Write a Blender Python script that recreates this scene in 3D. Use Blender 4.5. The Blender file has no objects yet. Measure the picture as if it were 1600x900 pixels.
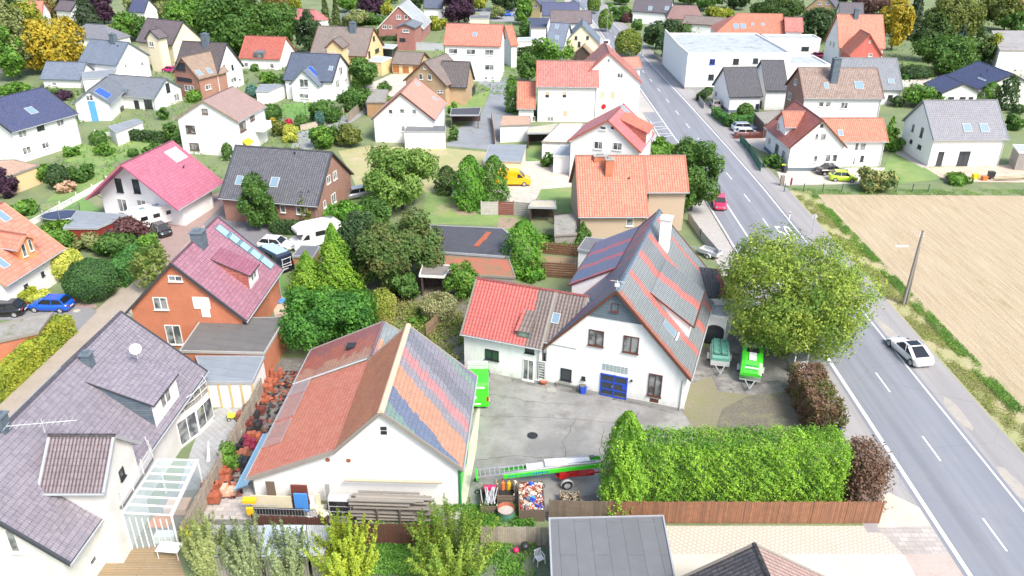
import bpy, bmesh, math, random
import numpy as np
from mathutils import Vector, Matrix
sc = bpy.context.scene
# ---------------------------------------------------------------- camera
cam = bpy.data.cameras.new('camera'); co = bpy.data.objects.new('camera', cam); sc.collection.objects.link(co)
cam.sensor_width = 36; cam.lens = 28.172; cam.clip_start = .5; cam.clip_end = 3000
co.matrix_world = Matrix.Translation((0, 0, 38.312)) @ Matrix.Rotation(math.radians(90-26.9415), 4, 'X') @ Matrix.Rotation(math.radians(.388), 4, 'Z')
sc.camera = co
# ---------------------------------------------------------------- sky and sun (bright, softly veiled daylight from behind right)
SUN = Vector((.50, -.62, .95)).normalized()
w = bpy.data.worlds.new("World"); sc.world = w; w.use_nodes = True
nt = w.node_tree; bg = nt.nodes['Background']
sk = nt.nodes.new('ShaderNodeTexSky'); sk.sky_type = 'NISHITA'; sk.sun_disc = False
sk.sun_elevation = math.asin(SUN.z); sk.sun_rotation = math.atan2(SUN.x, SUN.y)
sk.air_density = 1.0; sk.dust_density = 3.0; sk.ozone_density = .6
nt.links.new(sk.outputs[0], bg.inputs[0]); bg.inputs[1].default_value = .15
sl = bpy.data.lights.new('sun', 'SUN'); sl.energy = 2.25; sl.angle = math.radians(18); sl.color = (1, .955, .88)
so = bpy.data.objects.new('sun', sl); sc.collection.objects.link(so); so.rotation_euler = SUN.to_track_quat('Z', 'Y').to_euler()
sc.view_settings.view_transform = 'Standard'; sc.view_settings.look = 'None'; sc.view_settings.gamma = 1
sc.view_settings.exposure = .92
# ================================================================ helpers
RND = random.Random(7); COL = sc.collection; PI = math.pi
def tag(o, label=None, cat=None, group=None, kind=None):
    if label: o['label'] = label
    if cat: o['category'] = cat
    if group: o['group'] = group
    if kind: o['kind'] = kind
    return o
def empty(name, loc, rz=0, parent=None):
    o = bpy.data.objects.new(name, None); COL.objects.link(o); o.location = (loc[0], loc[1], loc[2] if len(loc) > 2 else 0); o.rotation_euler = (0, 0, rz)
    o.empty_display_size = .2
    if parent: o.parent = parent
    return o
class MB:
    """collects faces, builds ONE mesh object"""
    def __init__(s): s.v = []; s.f = []; s.m = []; s.uv = []; s.sm = []
    def face(s, pts, mi=0, uv=None, sm=False):
        b = len(s.v); s.v += [tuple(p) for p in pts]; s.f.append(tuple(range(b, b+len(pts)))); s.m.append(mi); s.uv.append(uv); s.sm.append(sm)
    def mesh(s, vs, fs, mi=0, sm=False):
        b = len(s.v); s.v += [tuple(p) for p in vs]
        for f in fs: s.f.append(tuple(b+i for i in f)); s.m.append(mi); s.uv.append(None); s.sm.append(sm)
    def box(s, x0, x1, y0, y1, z0, z1, mi=0, M=None):
        vs = [(x, y, z) for z in (z0, z1) for y in (y0, y1) for x in (x0, x1)]
        if M is not None: vs = [M @ Vector(p) for p in vs]
        s.mesh(vs, [(0, 2, 3, 1), (4, 5, 7, 6), (0, 1, 5, 4), (2, 6, 7, 3), (0, 4, 6, 2), (1, 3, 7, 5)], mi)
    def bar(s, a, b, w, h=None, mi=0):
        a = Vector(a); b = Vector(b); h = h or w; d = (b-a); L = d.length
        if L < 1e-6: return
        q = d.to_track_quat('X', 'Z').to_matrix().to_4x4(); s.box(0, L, -w/2, w/2, -h/2, h/2, mi, Matrix.Translation(a) @ q)
    def tube(s, a, b, r0, r1=None, n=8, mi=0, caps=True, sm=True):
        a = Vector(a); b = Vector(b); r1 = r0 if r1 is None else r1; q = (b-a).to_track_quat('Z', 'Y')
        vs = []
        for c, r in ((a, r0), (b, r1)):
            for i in range(n):
                t = 2*PI*i/n; vs.append(c + q @ Vector((math.cos(t)*r, math.sin(t)*r, 0)))
        s.mesh(vs, [(i, (i+1) % n, n+(i+1) % n, n+i) for i in range(n)], mi, sm)
        if caps: s.mesh(vs[:n], [tuple(reversed(range(n)))], mi); s.mesh(vs[n:], [tuple(range(n))], mi)
    def prism(s, poly, z0, z1, mi=0, top=None):
        n = len(poly); top = mi if top is None else top
        ar = sum(poly[i][0]*poly[(i+1) % n][1]-poly[(i+1) % n][0]*poly[i][1] for i in range(n))
        if ar < 0: poly = list(reversed(poly))
        for i in range(n):
            a, b = poly[i], poly[(i+1) % n]; s.face([(a[0], a[1], z0), (b[0], b[1], z0), (b[0], b[1], z1), (a[0], a[1], z1)], mi)
        s.face([(p[0], p[1], z1) for p in poly], top, uv=[(p[0], p[1]) for p in poly]); s.face([(p[0], p[1], z0) for p in reversed(poly)], mi)
    def loft(s, rings, mi=0, sm=True, caps=True):
        n = len(rings[0]); vs = [p for r in rings for p in r]; fs = []
        for k in range(len(rings)-1):
            for i in range(n): j = (i+1) % n; fs.append((k*n+i, k*n+j, (k+1)*n+j, (k+1)*n+i))
        s.mesh(vs, fs, mi, sm)
        if caps: s.mesh(rings[0], [tuple(reversed(range(n)))], mi); s.mesh(rings[-1], [tuple(range(n))], mi)
    def sphere(s, c, r, n=10, mi=0, sz=1.):
        rings = []
        for k in range(n//2+1):
            ph = PI*k/(n//2); rr = max(math.sin(ph)*r, .001); z = -math.cos(ph)*r*sz
            rings.append([(c[0]+rr*math.cos(2*PI*i/n), c[1]+rr*math.sin(2*PI*i/n), c[2]+z) for i in range(n)])
        s.loft(rings, mi, True, False)
    def build(s, name, mats, parent=None, bevel=0, loc=None):
        me = bpy.data.meshes.new(name); me.from_pydata(s.v, [], s.f)
        mats = mats if isinstance(mats, (list, tuple)) else [mats]
        for m in mats: me.materials.append(M_(m))
        me.polygons.foreach_set('material_index', s.m); me.polygons.foreach_set('use_smooth', s.sm)
        if any(u is not None for u in s.uv):
            uvl = me.uv_layers.new(name='UVMap'); k = 0
            dat = np.zeros((len(me.loops), 2), np.float32)
            for f, u in zip(s.f, s.uv):
                if u is not None: dat[k:k+len(f)] = u
                k += len(f)
            uvl.data.foreach_set('uv', dat.ravel())
        bm = bmesh.new(); bm.from_mesh(me); bmesh.ops.recalc_face_normals(bm, faces=bm.faces) if bevel >= 0 and not any(u is not None for u in s.uv) else None; bm.to_mesh(me); bm.free()
        o = bpy.data.objects.new(name, me); COL.objects.link(o)
        if parent: o.parent = parent
        if loc: o.location = loc
        if bevel > 0:
            bm = bmesh.new(); bm.from_mesh(me); bmesh.ops.remove_doubles(bm, verts=bm.verts, dist=.001)
            ed = [e for e in bm.edges if len(e.link_faces) == 2 and e.calc_face_angle(0) > .6]
            bmesh.ops.bevel(bm, geom=ed, offset=bevel, segments=1, affect='EDGES', clamp_overlap=True); bm.to_mesh(me); bm.free()
        return o
# ================================================================ materials
MATS = {}; MDEF = {}
def M_(m):
    if not isinstance(m, str): return m
    if m not in MATS: MATS[m] = MDEF[m]()
    return MATS[m]
def newmat(name):
    m = bpy.data.materials.new(name); m.use_nodes = True; nt = m.node_tree; p = nt.nodes['Principled BSDF']; return m, nt, p
def N(nt, t, **kw):
    n = nt.nodes.new(t)
    for k, v in kw.items():
        if k.startswith('i_'): n.inputs[k[2:].replace('_', ' ')].default_value = v
        else: setattr(n, k, v)
    return n
def rgb(c): return (c[0], c[1], c[2], 1)
def mixc(nt, f, a, b, bt='MIX'):
    n = nt.nodes.new('ShaderNodeMix'); n.data_type = 'RGBA'; n.blend_type = bt
    for sk_, v in ((0, f), (6, a), (7, b)):
        if isinstance(v, (int, float)): n.inputs[sk_].default_value = v
        elif isinstance(v, tuple): n.inputs[sk_].default_value = rgb(v)
        else: nt.links.new(v, n.inputs[sk_])
    return n.outputs[2]
def coords(nt, kind='Object'): return nt.nodes.new('ShaderNodeTexCoord').outputs[kind]
def noise(nt, vec, scale, detail=4, rough=.6, lo=.35, hi=.65):
    n = N(nt, 'ShaderNodeTexNoise', i_Scale=scale, i_Detail=detail, i_Roughness=rough); nt.links.new(vec, n.inputs['Vector'])
    r = N(nt, 'ShaderNodeMapRange'); r.inputs[1].default_value = lo; r.inputs[2].default_value = hi; nt.links.new(n.outputs[0], r.inputs[0]); return r.outputs[0]
def bump(nt, p, h, dist=.02, st=.6):
    b = N(nt, 'ShaderNodeBump', i_Strength=st, i_Distance=dist); nt.links.new(h, b.inputs['Height']); nt.links.new(b.outputs[0], p.inputs['Normal'])
ISL = {'terracotta', 'soiltile', 'redwood', 'greywood', 'oldwood', 'rubber', 'palewood', 'concrete', 'magentaplastic'}
def plain(name, c, rough=.6, metal=0, var=.12, scale=1.5, spec=.5, coat=0):
    def f():
        m, nt, p = newmat(name); v = coords(nt)
        k = noise(nt, v, scale, 5); k2 = noise(nt, v, scale*9, 3)
        d = tuple(x*(1-var) for x in c); l = tuple(min(1, x*(1+var*.6)) for x in c)
        col = mixc(nt, k, d, l); col = mixc(nt, k2, col, tuple(x*(1-var*.5) for x in c)) if var > .05 else col
        if name in ISL or name.startswith('fn_plank') or name.startswith('fn_wov'): # every board, tile or slab has its own tone
            g = nt.nodes.new('ShaderNodeNewGeometry'); rr = N(nt, 'ShaderNodeMapRange'); rr.inputs[3].default_value = 0; rr.inputs[4].default_value = .6; nt.links.new(g.outputs['Random Per Island'], rr.inputs[0])
            col = mixc(nt, rr.outputs[0], col, tuple(x*.4+.02 for x in c) if name != 'rubber' else (.07, .06, .06))
        nt.links.new(col, p.inputs['Base Color']); p.inputs['Roughness'].default_value = rough; p.inputs['Metallic'].default_value = metal
        p.inputs['Specular IOR Level'].default_value = spec; p.inputs['Coat Weight'].default_value = coat
        return m
    MDEF[name] = f
def two(name, a, b, scale, rough=.85, lo=.4, hi=.6, third=None, s3=.3, bmp=.0, fine=.25, l3=.55, h3=.65):
    """two-tone natural surface with an optional third stain colour and fine grain"""
    def f():
        m, nt, p = newmat(name); v = coords(nt)
        col = mixc(nt, noise(nt, v, scale, 6, .65, lo, hi), a, b)
        if third: col = mixc(nt, noise(nt, v, s3, 5, .7, l3, h3), col, third)
        g = noise(nt, v, 14, 4, .8, .25, .75); col = mixc(nt, g, mixc(nt, fine, col, (0, 0, 0)), mixc(nt, fine*.5, col, (1, 1, 1)))
        nt.links.new(col, p.inputs['Base Color']); p.inputs['Roughness'].default_value = rough; p.inputs['Specular IOR Level'].default_value = .25
        if bmp: bump(nt, p, g, bmp)
        return m
    MDEF[name] = f
def roofm(name, c1, c2, c3=None, tw=.3, th=.34, patch=.25, stops=None, base2=None, rough=.5, spec=.5, off=.0, wave=True, jit=.35, skew=0, sl=0):
    """rows of pantiles from the roof's own u/v metres; stops = colour bands along the ridge direction (u position, colour)"""
    c3 = c3 or tuple(x*.45 for x in c1)
    def f():
        m, nt, p = newmat(name); uv = coords(nt, 'UV')
        br = N(nt, 'ShaderNodeTexBrick', offset=off, i_Scale=1., i_Mortar_Size=.022, i_Mortar_Smooth=.6, i_Bias=0., i_Brick_Width=tw, i_Row_Height=th)
        nt.links.new(uv, br.inputs['Vector'])
        if stops:
            sep = N(nt, 'ShaderNodeSeparateXYZ'); nt.links.new(uv, sep.inputs[0])
            fl = N(nt, 'ShaderNodeMath', operation='SNAP'); nt.links.new(sep.outputs[1], fl.inputs[0]); fl.inputs[1].default_value = th
            wn = N(nt, 'ShaderNodeTexWhiteNoise', noise_dimensions='1D'); nt.links.new(fl.outputs[0], wn.inputs['W'])
            ja = N(nt, 'ShaderNodeMath', operation='MULTIPLY_ADD'); nt.links.new(wn.outputs[0], ja.inputs[0]); ja.inputs[1].default_value = jit; sk2 = N(nt, 'ShaderNodeMath', operation='MULTIPLY_ADD'); nt.links.new(sep.outputs[1], sk2.inputs[0]); sk2.inputs[1].default_value = -skew; nt.links.new(sep.outputs[0], sk2.inputs[2]); sk3 = N(nt, 'ShaderNodeMath', operation='ADD'); nt.links.new(sk2.outputs[0], sk3.inputs[0]); sk3.inputs[1].default_value = skew*sl; nt.links.new(sk3.outputs[0], ja.inputs[2])
            sn = N(nt, 'ShaderNodeMath', operation='SNAP'); nt.links.new(ja.outputs[0], sn.inputs[0]); sn.inputs[1].default_value = tw
            umin, umax = stops[0][0], stops[-1][0]+3
            mr = N(nt, 'ShaderNodeMapRange'); mr.inputs[1].default_value = umin; mr.inputs[2].default_value = umax; nt.links.new(sn.outputs[0], mr.inputs[0])
            cr = N(nt, 'ShaderNodeValToRGB'); cr.color_ramp.interpolation = 'CONSTANT'; e = cr.color_ramp.elements
            e[0].position = 0; e[0].color = rgb(stops[0][1]); e.remove(e[1])
            for u, c in stops[1:]: q = e.new((u-umin)/(umax-umin)); q.color = rgb(c)
            nt.links.new(mr.outputs[0], cr.inputs[0]); a = cr.outputs[0]; b = mixc(nt, .22, a, (.1, .08, .07)); mo = mixc(nt, .6, a, (.02, .02, .02))
            nt.links.new(a, br.inputs['Color1']); nt.links.new(b, br.inputs['Color2']); nt.links.new(mo, br.inputs['Mortar'])
        else:
            br.inputs['Color1'].default_value = rgb(c1); br.inputs['Color2'].default_value = rgb(c2); br.inputs['Mortar'].default_value = rgb(c3)
        col = br.outputs[0]; v = coords(nt)
        col = mixc(nt, noise(nt, v, .5, 5, .7, .35, .75), col, mixc(nt, patch, col, base2 or (.05, .045, .04)))
        col = mixc(nt, noise(nt, v, 6, 3, .7, .45, .8), col, mixc(nt, .18, col, (.55, .55, .5)))
        nt.links.new(col, p.inputs['Base Color']); p.inputs['Roughness'].default_value = rough; p.inputs['Specular IOR Level'].default_value = spec
        mp = N(nt, 'ShaderNodeMapping'); mp.inputs['Scale'].default_value = (PI/tw*2/ (2*PI) * 2*PI/20 if False else 1, 0, 0); nt.links.new(uv, mp.inputs[0])
        sep2 = N(nt, 'ShaderNodeSeparateXYZ'); nt.links.new(uv, sep2.inputs[0])
        sx = N(nt, 'ShaderNodeMath', operation='MULTIPLY'); nt.links.new(sep2.outputs[0], sx.inputs[0]); sx.inputs[1].default_value = 2*PI/tw
        sn2 = N(nt, 'ShaderNodeMath', operation='SINE'); nt.links.new(sx.outputs[0], sn2.inputs[0])
        # sawtooth down the slope: each course laps the next
        dv = N(nt, 'ShaderNodeMath', operation='DIVIDE'); nt.links.new(sep2.outputs[1], dv.inputs[0]); dv.inputs[1].default_value = th
        fr = N(nt, 'ShaderNodeMath', operation='FRACT'); nt.links.new(dv.outputs[0], fr.inputs[0])
        ad = N(nt, 'ShaderNodeMath', operation='MULTIPLY_ADD'); nt.links.new(sn2.outputs[0], ad.inputs[0]); ad.inputs[1].default_value = .5 if wave else 0; nt.links.new(fr.outputs[0], ad.inputs[2])
        bump(nt, p, ad.outputs[0], .035, .8)
        return m
    MDEF[name] = f
def brickm(name, c1, c2, mo, bw=.24, rh=.08, ms=.012):
    def f():
        m, nt, p = newmat(name); v = coords(nt)
        sep = N(nt, 'ShaderNodeSeparateXYZ'); nt.links.new(v, sep.inputs[0]); cb = N(nt, 'ShaderNodeCombineXYZ')
        ad = N(nt, 'ShaderNodeMath', operation='ADD'); nt.links.new(sep.outputs[0], ad.inputs[0]); nt.links.new(sep.outputs[1], ad.inputs[1])
        nt.links.new(ad.outputs[0], cb.inputs[0]); nt.links.new(sep.outputs[2], cb.inputs[1])
        br = N(nt, 'ShaderNodeTexBrick', i_Scale=1., i_Mortar_Size=ms, i_Brick_Width=bw, i_Row_Height=rh); nt.links.new(cb.outputs[0], br.inputs['Vector'])
        br.inputs['Color1'].default_value = rgb(c1); br.inputs['Color2'].default_value = rgb(c2); br.inputs['Mortar'].default_value = rgb(mo)
        col = mixc(nt, noise(nt, v, .6, 5), br.outputs[0], mixc(nt, .2, br.outputs[0], (.1, .05, .03)))
        nt.links.new(col, p.inputs['Base Color']); p.inputs['Roughness'].default_value = .85; bump(nt, p, br.outputs['Fac'], -.01, .4)
        return m
    MDEF[name] = f
def render_wall(name, c, stain=(.45, .43, .38), amt=.5):
    def f():
        m, nt, p = newmat(name); v = coords(nt)
        mp = N(nt, 'ShaderNodeMapping'); mp.inputs['Scale'].default_value = (1.2, 1.2, .25); nt.links.new(v, mp.inputs[0])
        col = mixc(nt, noise(nt, mp.outputs[0], .9, 6, .7, .5, .85), c, mixc(nt, amt*.35, c, stain))
        sep = N(nt, 'ShaderNodeSeparateXYZ'); nt.links.new(v, sep.inputs[0])
        gz = N(nt, 'ShaderNodeMapRange'); gz.inputs[1].default_value = .9; gz.inputs[2].default_value = .05; nt.links.new(sep.outputs[2], gz.inputs[0])
        mu = N(nt, 'ShaderNodeMath', operation='MULTIPLY'); nt.links.new(gz.outputs[0], mu.inputs[0]); nt.links.new(noise(nt, v, 2.2, 5, .7, .35, .75), mu.inputs[1])
        col = mixc(nt, mu.outputs[0], col, mixc(nt, amt, c, stain))
        nt.links.new(col, p.inputs['Base Color']); p.inputs['Roughness'].default_value = .9; p.inputs['Specular IOR Level'].default_value = .2
        bump(nt, p, noise(nt, v, 40, 2), .004, .5)
        return m
    MDEF[name] = f
def planks(name, a, b, w=.14, axis=0, groove=.3, rough=.8, length=3.):
    def f():
        m, nt, p = newmat(name); v = coords(nt); sep = N(nt, 'ShaderNodeSeparateXYZ'); nt.links.new(v, sep.inputs[0])
        ad = N(nt, 'ShaderNodeMath', operation='ADD'); nt.links.new(sep.outputs[0], ad.inputs[0])
        if axis == 0: nt.links.new(sep.outputs[1], ad.inputs[1])
        cb = N(nt, 'ShaderNodeCombineXYZ')
        if axis == 2: nt.links.new(ad.outputs[0], cb.inputs[0]); nt.links.new(sep.outputs[1], cb.inputs[1])
        elif axis == 0: nt.links.new(sep.outputs[2], cb.inputs[0]); nt.links.new(ad.outputs[0], cb.inputs[1])
        else: nt.links.new(ad.outputs[0], cb.inputs[0]); nt.links.new(sep.outputs[2], cb.inputs[1])
        br = N(nt, 'ShaderNodeTexBrick', i_Scale=1., i_Mortar_Size=.012, i_Brick_Width=length, i_Row_Height=w); nt.links.new(cb.outputs[0], br.inputs['Vector'])
        br.inputs['Color1'].default_value = rgb(a); br.inputs['Color2'].default_value = rgb(b); br.inputs['Mortar'].default_value = rgb(tuple(x*groove for x in a))
        col = mixc(nt, noise(nt, v, 2.5, 5, .7, .4, .8), br.outputs[0], mixc(nt, .3, br.outputs[0], (.3, .29, .26)))
        nt.links.new(col, p.inputs['Base Color']); p.inputs['Roughness'].default_value = rough; bump(nt, p, br.outputs['Fac'], -.01, .5)
        return m
    MDEF[name] = f
def paver(name, a, b, mo, bw=.4, rh=.2, rot=0., patch=(.2, .18, .12), pa=.3, ms=.02, s=.5):
    def f():
        m, nt, p = newmat(name); v = coords(nt); mp = N(nt, 'ShaderNodeMapping'); mp.inputs['Rotation'].default_value = (0, 0, rot); nt.links.new(v, mp.inputs[0])
        br = N(nt, 'ShaderNodeTexBrick', i_Scale=1., i_Mortar_Size=ms, i_Brick_Width=bw, i_Row_Height=rh); nt.links.new(mp.outputs[0], br.inputs['Vector'])
        br.inputs['Color1'].default_value = rgb(a); br.inputs['Color2'].default_value = rgb(b); br.inputs['Mortar'].default_value = rgb(mo)
        col = mixc(nt, noise(nt, v, s, 6, .7, .45, .7), br.outputs[0], mixc(nt, pa, br.outputs[0], patch))
        nt.links.new(col, p.inputs['Base Color']); p.inputs['Roughness'].default_value = .85; bump(nt, p, br.outputs['Fac'], -.008, .4)
        return m
    MDEF[name] = f
def glassm(name, c, rough=.06, curtain=None):
    def f():
        m, nt, p = newmat(name); v = coords(nt); base = c
        if curtain:
            col = mixc(nt, noise(nt, v, 1.1, 2, .5, .42, .58), c, curtain); nt.links.new(col, p.inputs['Base Color'])
        else: p.inputs['Base Color'].default_value = rgb(c)
        p.inputs['Roughness'].default_value = rough; p.inputs['Specular IOR Level'].default_value = .7; return m
    MDEF[name] = f
def leafm(name, a, b, c=None, trans=.3, patchs=.5):
    c = c or tuple(x*.7 for x in a)
    def f():
        m, nt, p = newmat(name); nt.nodes.remove(p); out = nt.nodes['Material Output']
        g = nt.nodes.new('ShaderNodeNewGeometry'); v = coords(nt)
        col = mixc(nt, g.outputs['Random Per Island'], a, b); col = mixc(nt, noise(nt, v, patchs, 3, .6, .45, .62), col, mixc(nt, g.outputs['Random Per Island'], c, a))
        d = N(nt, 'ShaderNodeBsdfPrincipled'); d.inputs['Roughness'].default_value = .55; d.inputs['Specular IOR Level'].default_value = .3; nt.links.new(col, d.inputs['Base Color'])
        t = N(nt, 'ShaderNodeBsdfTranslucent'); nt.links.new(mixc(nt, .35, col, (.35, .45, .02), 'MIX'), t.inputs[0])
        mx = N(nt, 'ShaderNodeMixShader'); mx.inputs[0].default_value = trans; nt.links.new(d.outputs[0], mx.inputs[1]); nt.links.new(t.outputs[0], mx.inputs[2]); nt.links.new(mx.outputs[0], out.inputs[0])
        return m
    MDEF[name] = f
# ---- roofs
roofm('r_navy', (.045, .06, .15), (.06, .075, .17)); roofm('r_navyflat', (.04, .055, .12), (.05, .065, .13))
roofm('r_slateblue', (.15, .19, .26), (.19, .23, .31)); roofm('r_slatedark', (.07, .09, .15), (.09, .12, .18)); roofm('r_grey', (.17, .19, .22), (.21, .23, .27))
roofm('r_mauve', (.13, .10, .115), (.17, .135, .14)); roofm('r_mauvedark', (.09, .08, .1), (.12, .105, .13)); roofm('r_browndark', (.075, .06, .065), (.105, .085, .085))
roofm('r_tan', (.29, .2, .145), (.36, .26, .19)); roofm('r_red', (.4, .08, .055), (.48, .14, .1)); roofm('r_pinkbrown', (.34, .225, .2), (.39, .27, .24), patch=.1)
roofm('r_taupe', (.2, .165, .145), (.26, .21, .185)); roofm('r_palegrey', (.42, .45, .46), (.5, .52, .53), rough=.3); roofm('r_salmon', (.5, .17, .115), (.58, .23, .16))
roofm('r_orange', (.52, .14, .075), (.6, .2, .12), (.24, .07, .04), patch=.25); roofm('r_salmonpale', (.62, .27, .2), (.66, .32, .25), patch=.08); roofm('r_pinktile', (.42, .13, .11), (.5, .2, .17), (.16, .06, .05))
roofm('r_pinkred', (.52, .14, .15), (.58, .2, .2), patch=.12); roofm('r_anthracite', (.035, .037, .055), (.05, .053, .073)); roofm('r_brownred', (.22, .12, .115), (.27, .15, .14))
roofm('r_browntile', (.22, .15, .12), (.33, .24, .2), (.09, .06, .05), patch=.3); roofm('r_redtile', (.42, .1, .07), (.54, .17, .11), (.18, .05, .04)); roofm('r_greytile', (.19, .195, .23), (.23, .235, .27), patch=.1)
roofm('r_magenta', (.42, .11, .175), (.48, .155, .225), tw=.3, th=.42, patch=.06); roofm('r_darkgrey', (.085, .09, .11), (.12, .125, .145)); roofm('r_mauvetile', (.33, .14, .19), (.42, .2, .26), (.12, .05, .07), th=.36, patch=.12, rough=.35)
roofm('r_salmonorange', (.58, .2, .13), (.64, .27, .19), tw=.3, th=.5, patch=.06, wave=False); roofm('r_greymauve', (.23, .205, .245), (.3, .27, .31), (.07, .06, .08), rough=.35, patch=.15)
roofm('r_mauvebrown', (.15, .115, .13), (.2, .155, .17), (.05, .04, .045), tw=.22, th=.4); roofm('r_tipdark', (.06, .05, .055), (.1, .085, .09), (.02, .018, .02), tw=.25, th=.36, rough=.35); roofm('r_plum', (.3, .09, .14), (.36, .12, .18), (.1, .03, .05)); roofm('r_cheek', (.4, .12, .09), (.5, .18, .13), (.12, .04, .03))
roofm('r_annexred', (.6, .11, .09), (.68, .16, .13), (.2, .05, .04), stops=[(-8, (.62, .12, .1)), (.15, (.2, .15, .135))], jit=.1, rough=.4)
GY, RD, BL = (.22, .255, .27), (.56, .16, .14), (.075, .135, .26)
roofm('r_mainright', GY, GY, stops=[(-9.4, (.42, .14, .1)), (-8.7, GY), (-5.6, RD), (-4.7, GY), (-1.7, RD), (-.6, (.17, .2, .22)), (2.5, RD), (3.5, GY), (6.6, RD), (7.4, GY)], rough=.35, spec=.6, patch=.1)
roofm('r_mainleft', BL, BL, stops=[(-9.4, BL), (-7.6, (.36, .09, .16)), (-7.0, BL), (-4.6, (.36, .09, .16)), (-4.0, BL), (-1.6, (.42, .09, .14)), (-.7, BL), (2.0, (.42, .09, .14)), (2.9, BL), (5.2, (.42, .09, .14)), (6.1, BL)], rough=.35, patch=.1)
roofm('r_barnright', GY, GY, stops=[(-6, (.2, .22, .28)), (-5.2, (.17, .29, .26)), (-4.1, (.13, .18, .29)), (-2.3, (.55, .28, .18)), (.5, (.28, .27, .31)), (1.7, (.52, .23, .24)), (2.7, (.27, .27, .32)), (3.7, (.18, .2, .25)), (5.6, (.24, .25, .31)), (7.0, (.2, .31, .28)), (8.0, (.19, .22, .31))], rough=.4, spec=.55, patch=.1, jit=.35, skew=.5, sl=6.85)
roofm('r_barnsteep', (.68, .23, .1), (.78, .33, .16), (.28, .09, .045), tw=.22, th=.24, patch=.3); roofm('r_barnleft', (.58, .16, .1), (.68, .25, .17), (.24, .07, .045), tw=.24, th=.3, patch=.25, base2=(.5, .28, .15))
roofm('r_barnfar', (.42, .16, .09), (.46, .2, .12), (.15, .05, .03), stops=[(5, (.56, .28, .18)), (7.6, (.5, .14, .09)), (9.6, (.38, .12, .12))], jit=1.2)
roofm('r_barnfar2', GY, GY, stops=[(5, (.45, .25, .3)), (7, (.58, .32, .2)), (8.6, (.26, .31, .32))], jit=.8)
roofm('r_blackred', (.02, .025, .035), (.04, .045, .06), (.2, .2, .22), tw=.3, th=.36, stops=[(-3, (.03, .035, .045)), (1.6, (.34, .05, .07))], rough=.3)
# ---- walls and others
for n, c in dict(white=(.83, .83, .82), cream=(.78, .71, .52), beige=(.72, .55, .3), beige2=(.5, .39, .29), orangewall=(.78, .33, .13), redwall=(.6, .16, .13), whitewood=(.8, .8, .78)).items(): render_wall('w_'+n, c, amt=.5 if n == 'white' else .6)
render_wall('w_main', (.84, .84, .83), (.35, .33, .28), .9)
brickm('w_brick', (.36, .13, .085), (.28, .09, .06), (.42, .36, .3)); brickm('w_brickred', (.42, .15, .09), (.34, .11, .07), (.45, .36, .3)); brickm('w_brickpink', (.42, .13, .11), (.36, .11, .1), (.4, .3, .27))
brickm('w_tanbrick', (.55, .35, .2), (.48, .29, .16), (.5, .42, .3)); brickm('w_orangebrick', (.62, .17, .07), (.55, .13, .055), (.5, .3, .2)); brickm('w_brownbrick', (.36, .18, .13), (.3, .14, .1), (.4, .32, .26)); brickm('w_whitebrick', (.8, .79, .76), (.77, .76, .72), (.66, .65, .62))
planks('w_darkwood', (.07, .04, .035), (.1, .06, .05), .16); planks('w_greyboard', (.3, .28, .26), (.36, .33, .3), .2); planks('w_tanwood', (.42, .24, .11), (.48, .28, .14), .14); planks('w_slatecladding', (.09, .13, .17), (.12, .165, .21), .2, axis=1, length=.3)
plain('w_darkred', (.25, .04, .03)); plain('w_glasswall', (.12, .13, .13), .2)
for n, c in dict(felt=(.13, .125, .12), feltgrey=(.14, .145, .15), feltblue=(.22, .25, .28), whiteroof=(.36, .4, .43), blackfelt=(.055, .058, .075), greyboard=(.2, .18, .165), palefelt=(.45, .42, .33), creamroof=(.72, .66, .5), pinkbrown=(.42, .28, .2), greytileflat=(.3, .29, .28), navyflat=(.045, .06, .11)).items():
    two('f_'+n, c, tuple(x*1.18 for x in c), .8, rough=.8, third=tuple(x*.72 for x in c), s3=.35, fine=.1, bmp=.004)
for n_, c_ in (('feltgrey', (.14, .145, .155)), ('felt', (.13, .125, .12)), ('feltblue', (.22, .25, .28))): paver('f_'+n_, c_, tuple(x*1.12 for x in c_), tuple(x*.62 for x in c_), 5.5, 1.0, 1.57 if n_ == 'feltgrey' else .2, patch=tuple(x*1.5 for x in c_), pa=.3, ms=.018, s=.8)
two('f_moss', (.42, .1, .045), (.24, .14, .05), .5, third=(.13, .15, .05), s3=.4, lo=.4, hi=.6); two('f_mossgrey', (.24, .23, .2), (.3, .29, .26), 1.2, third=(.15, .17, .06), s3=.9)
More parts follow.
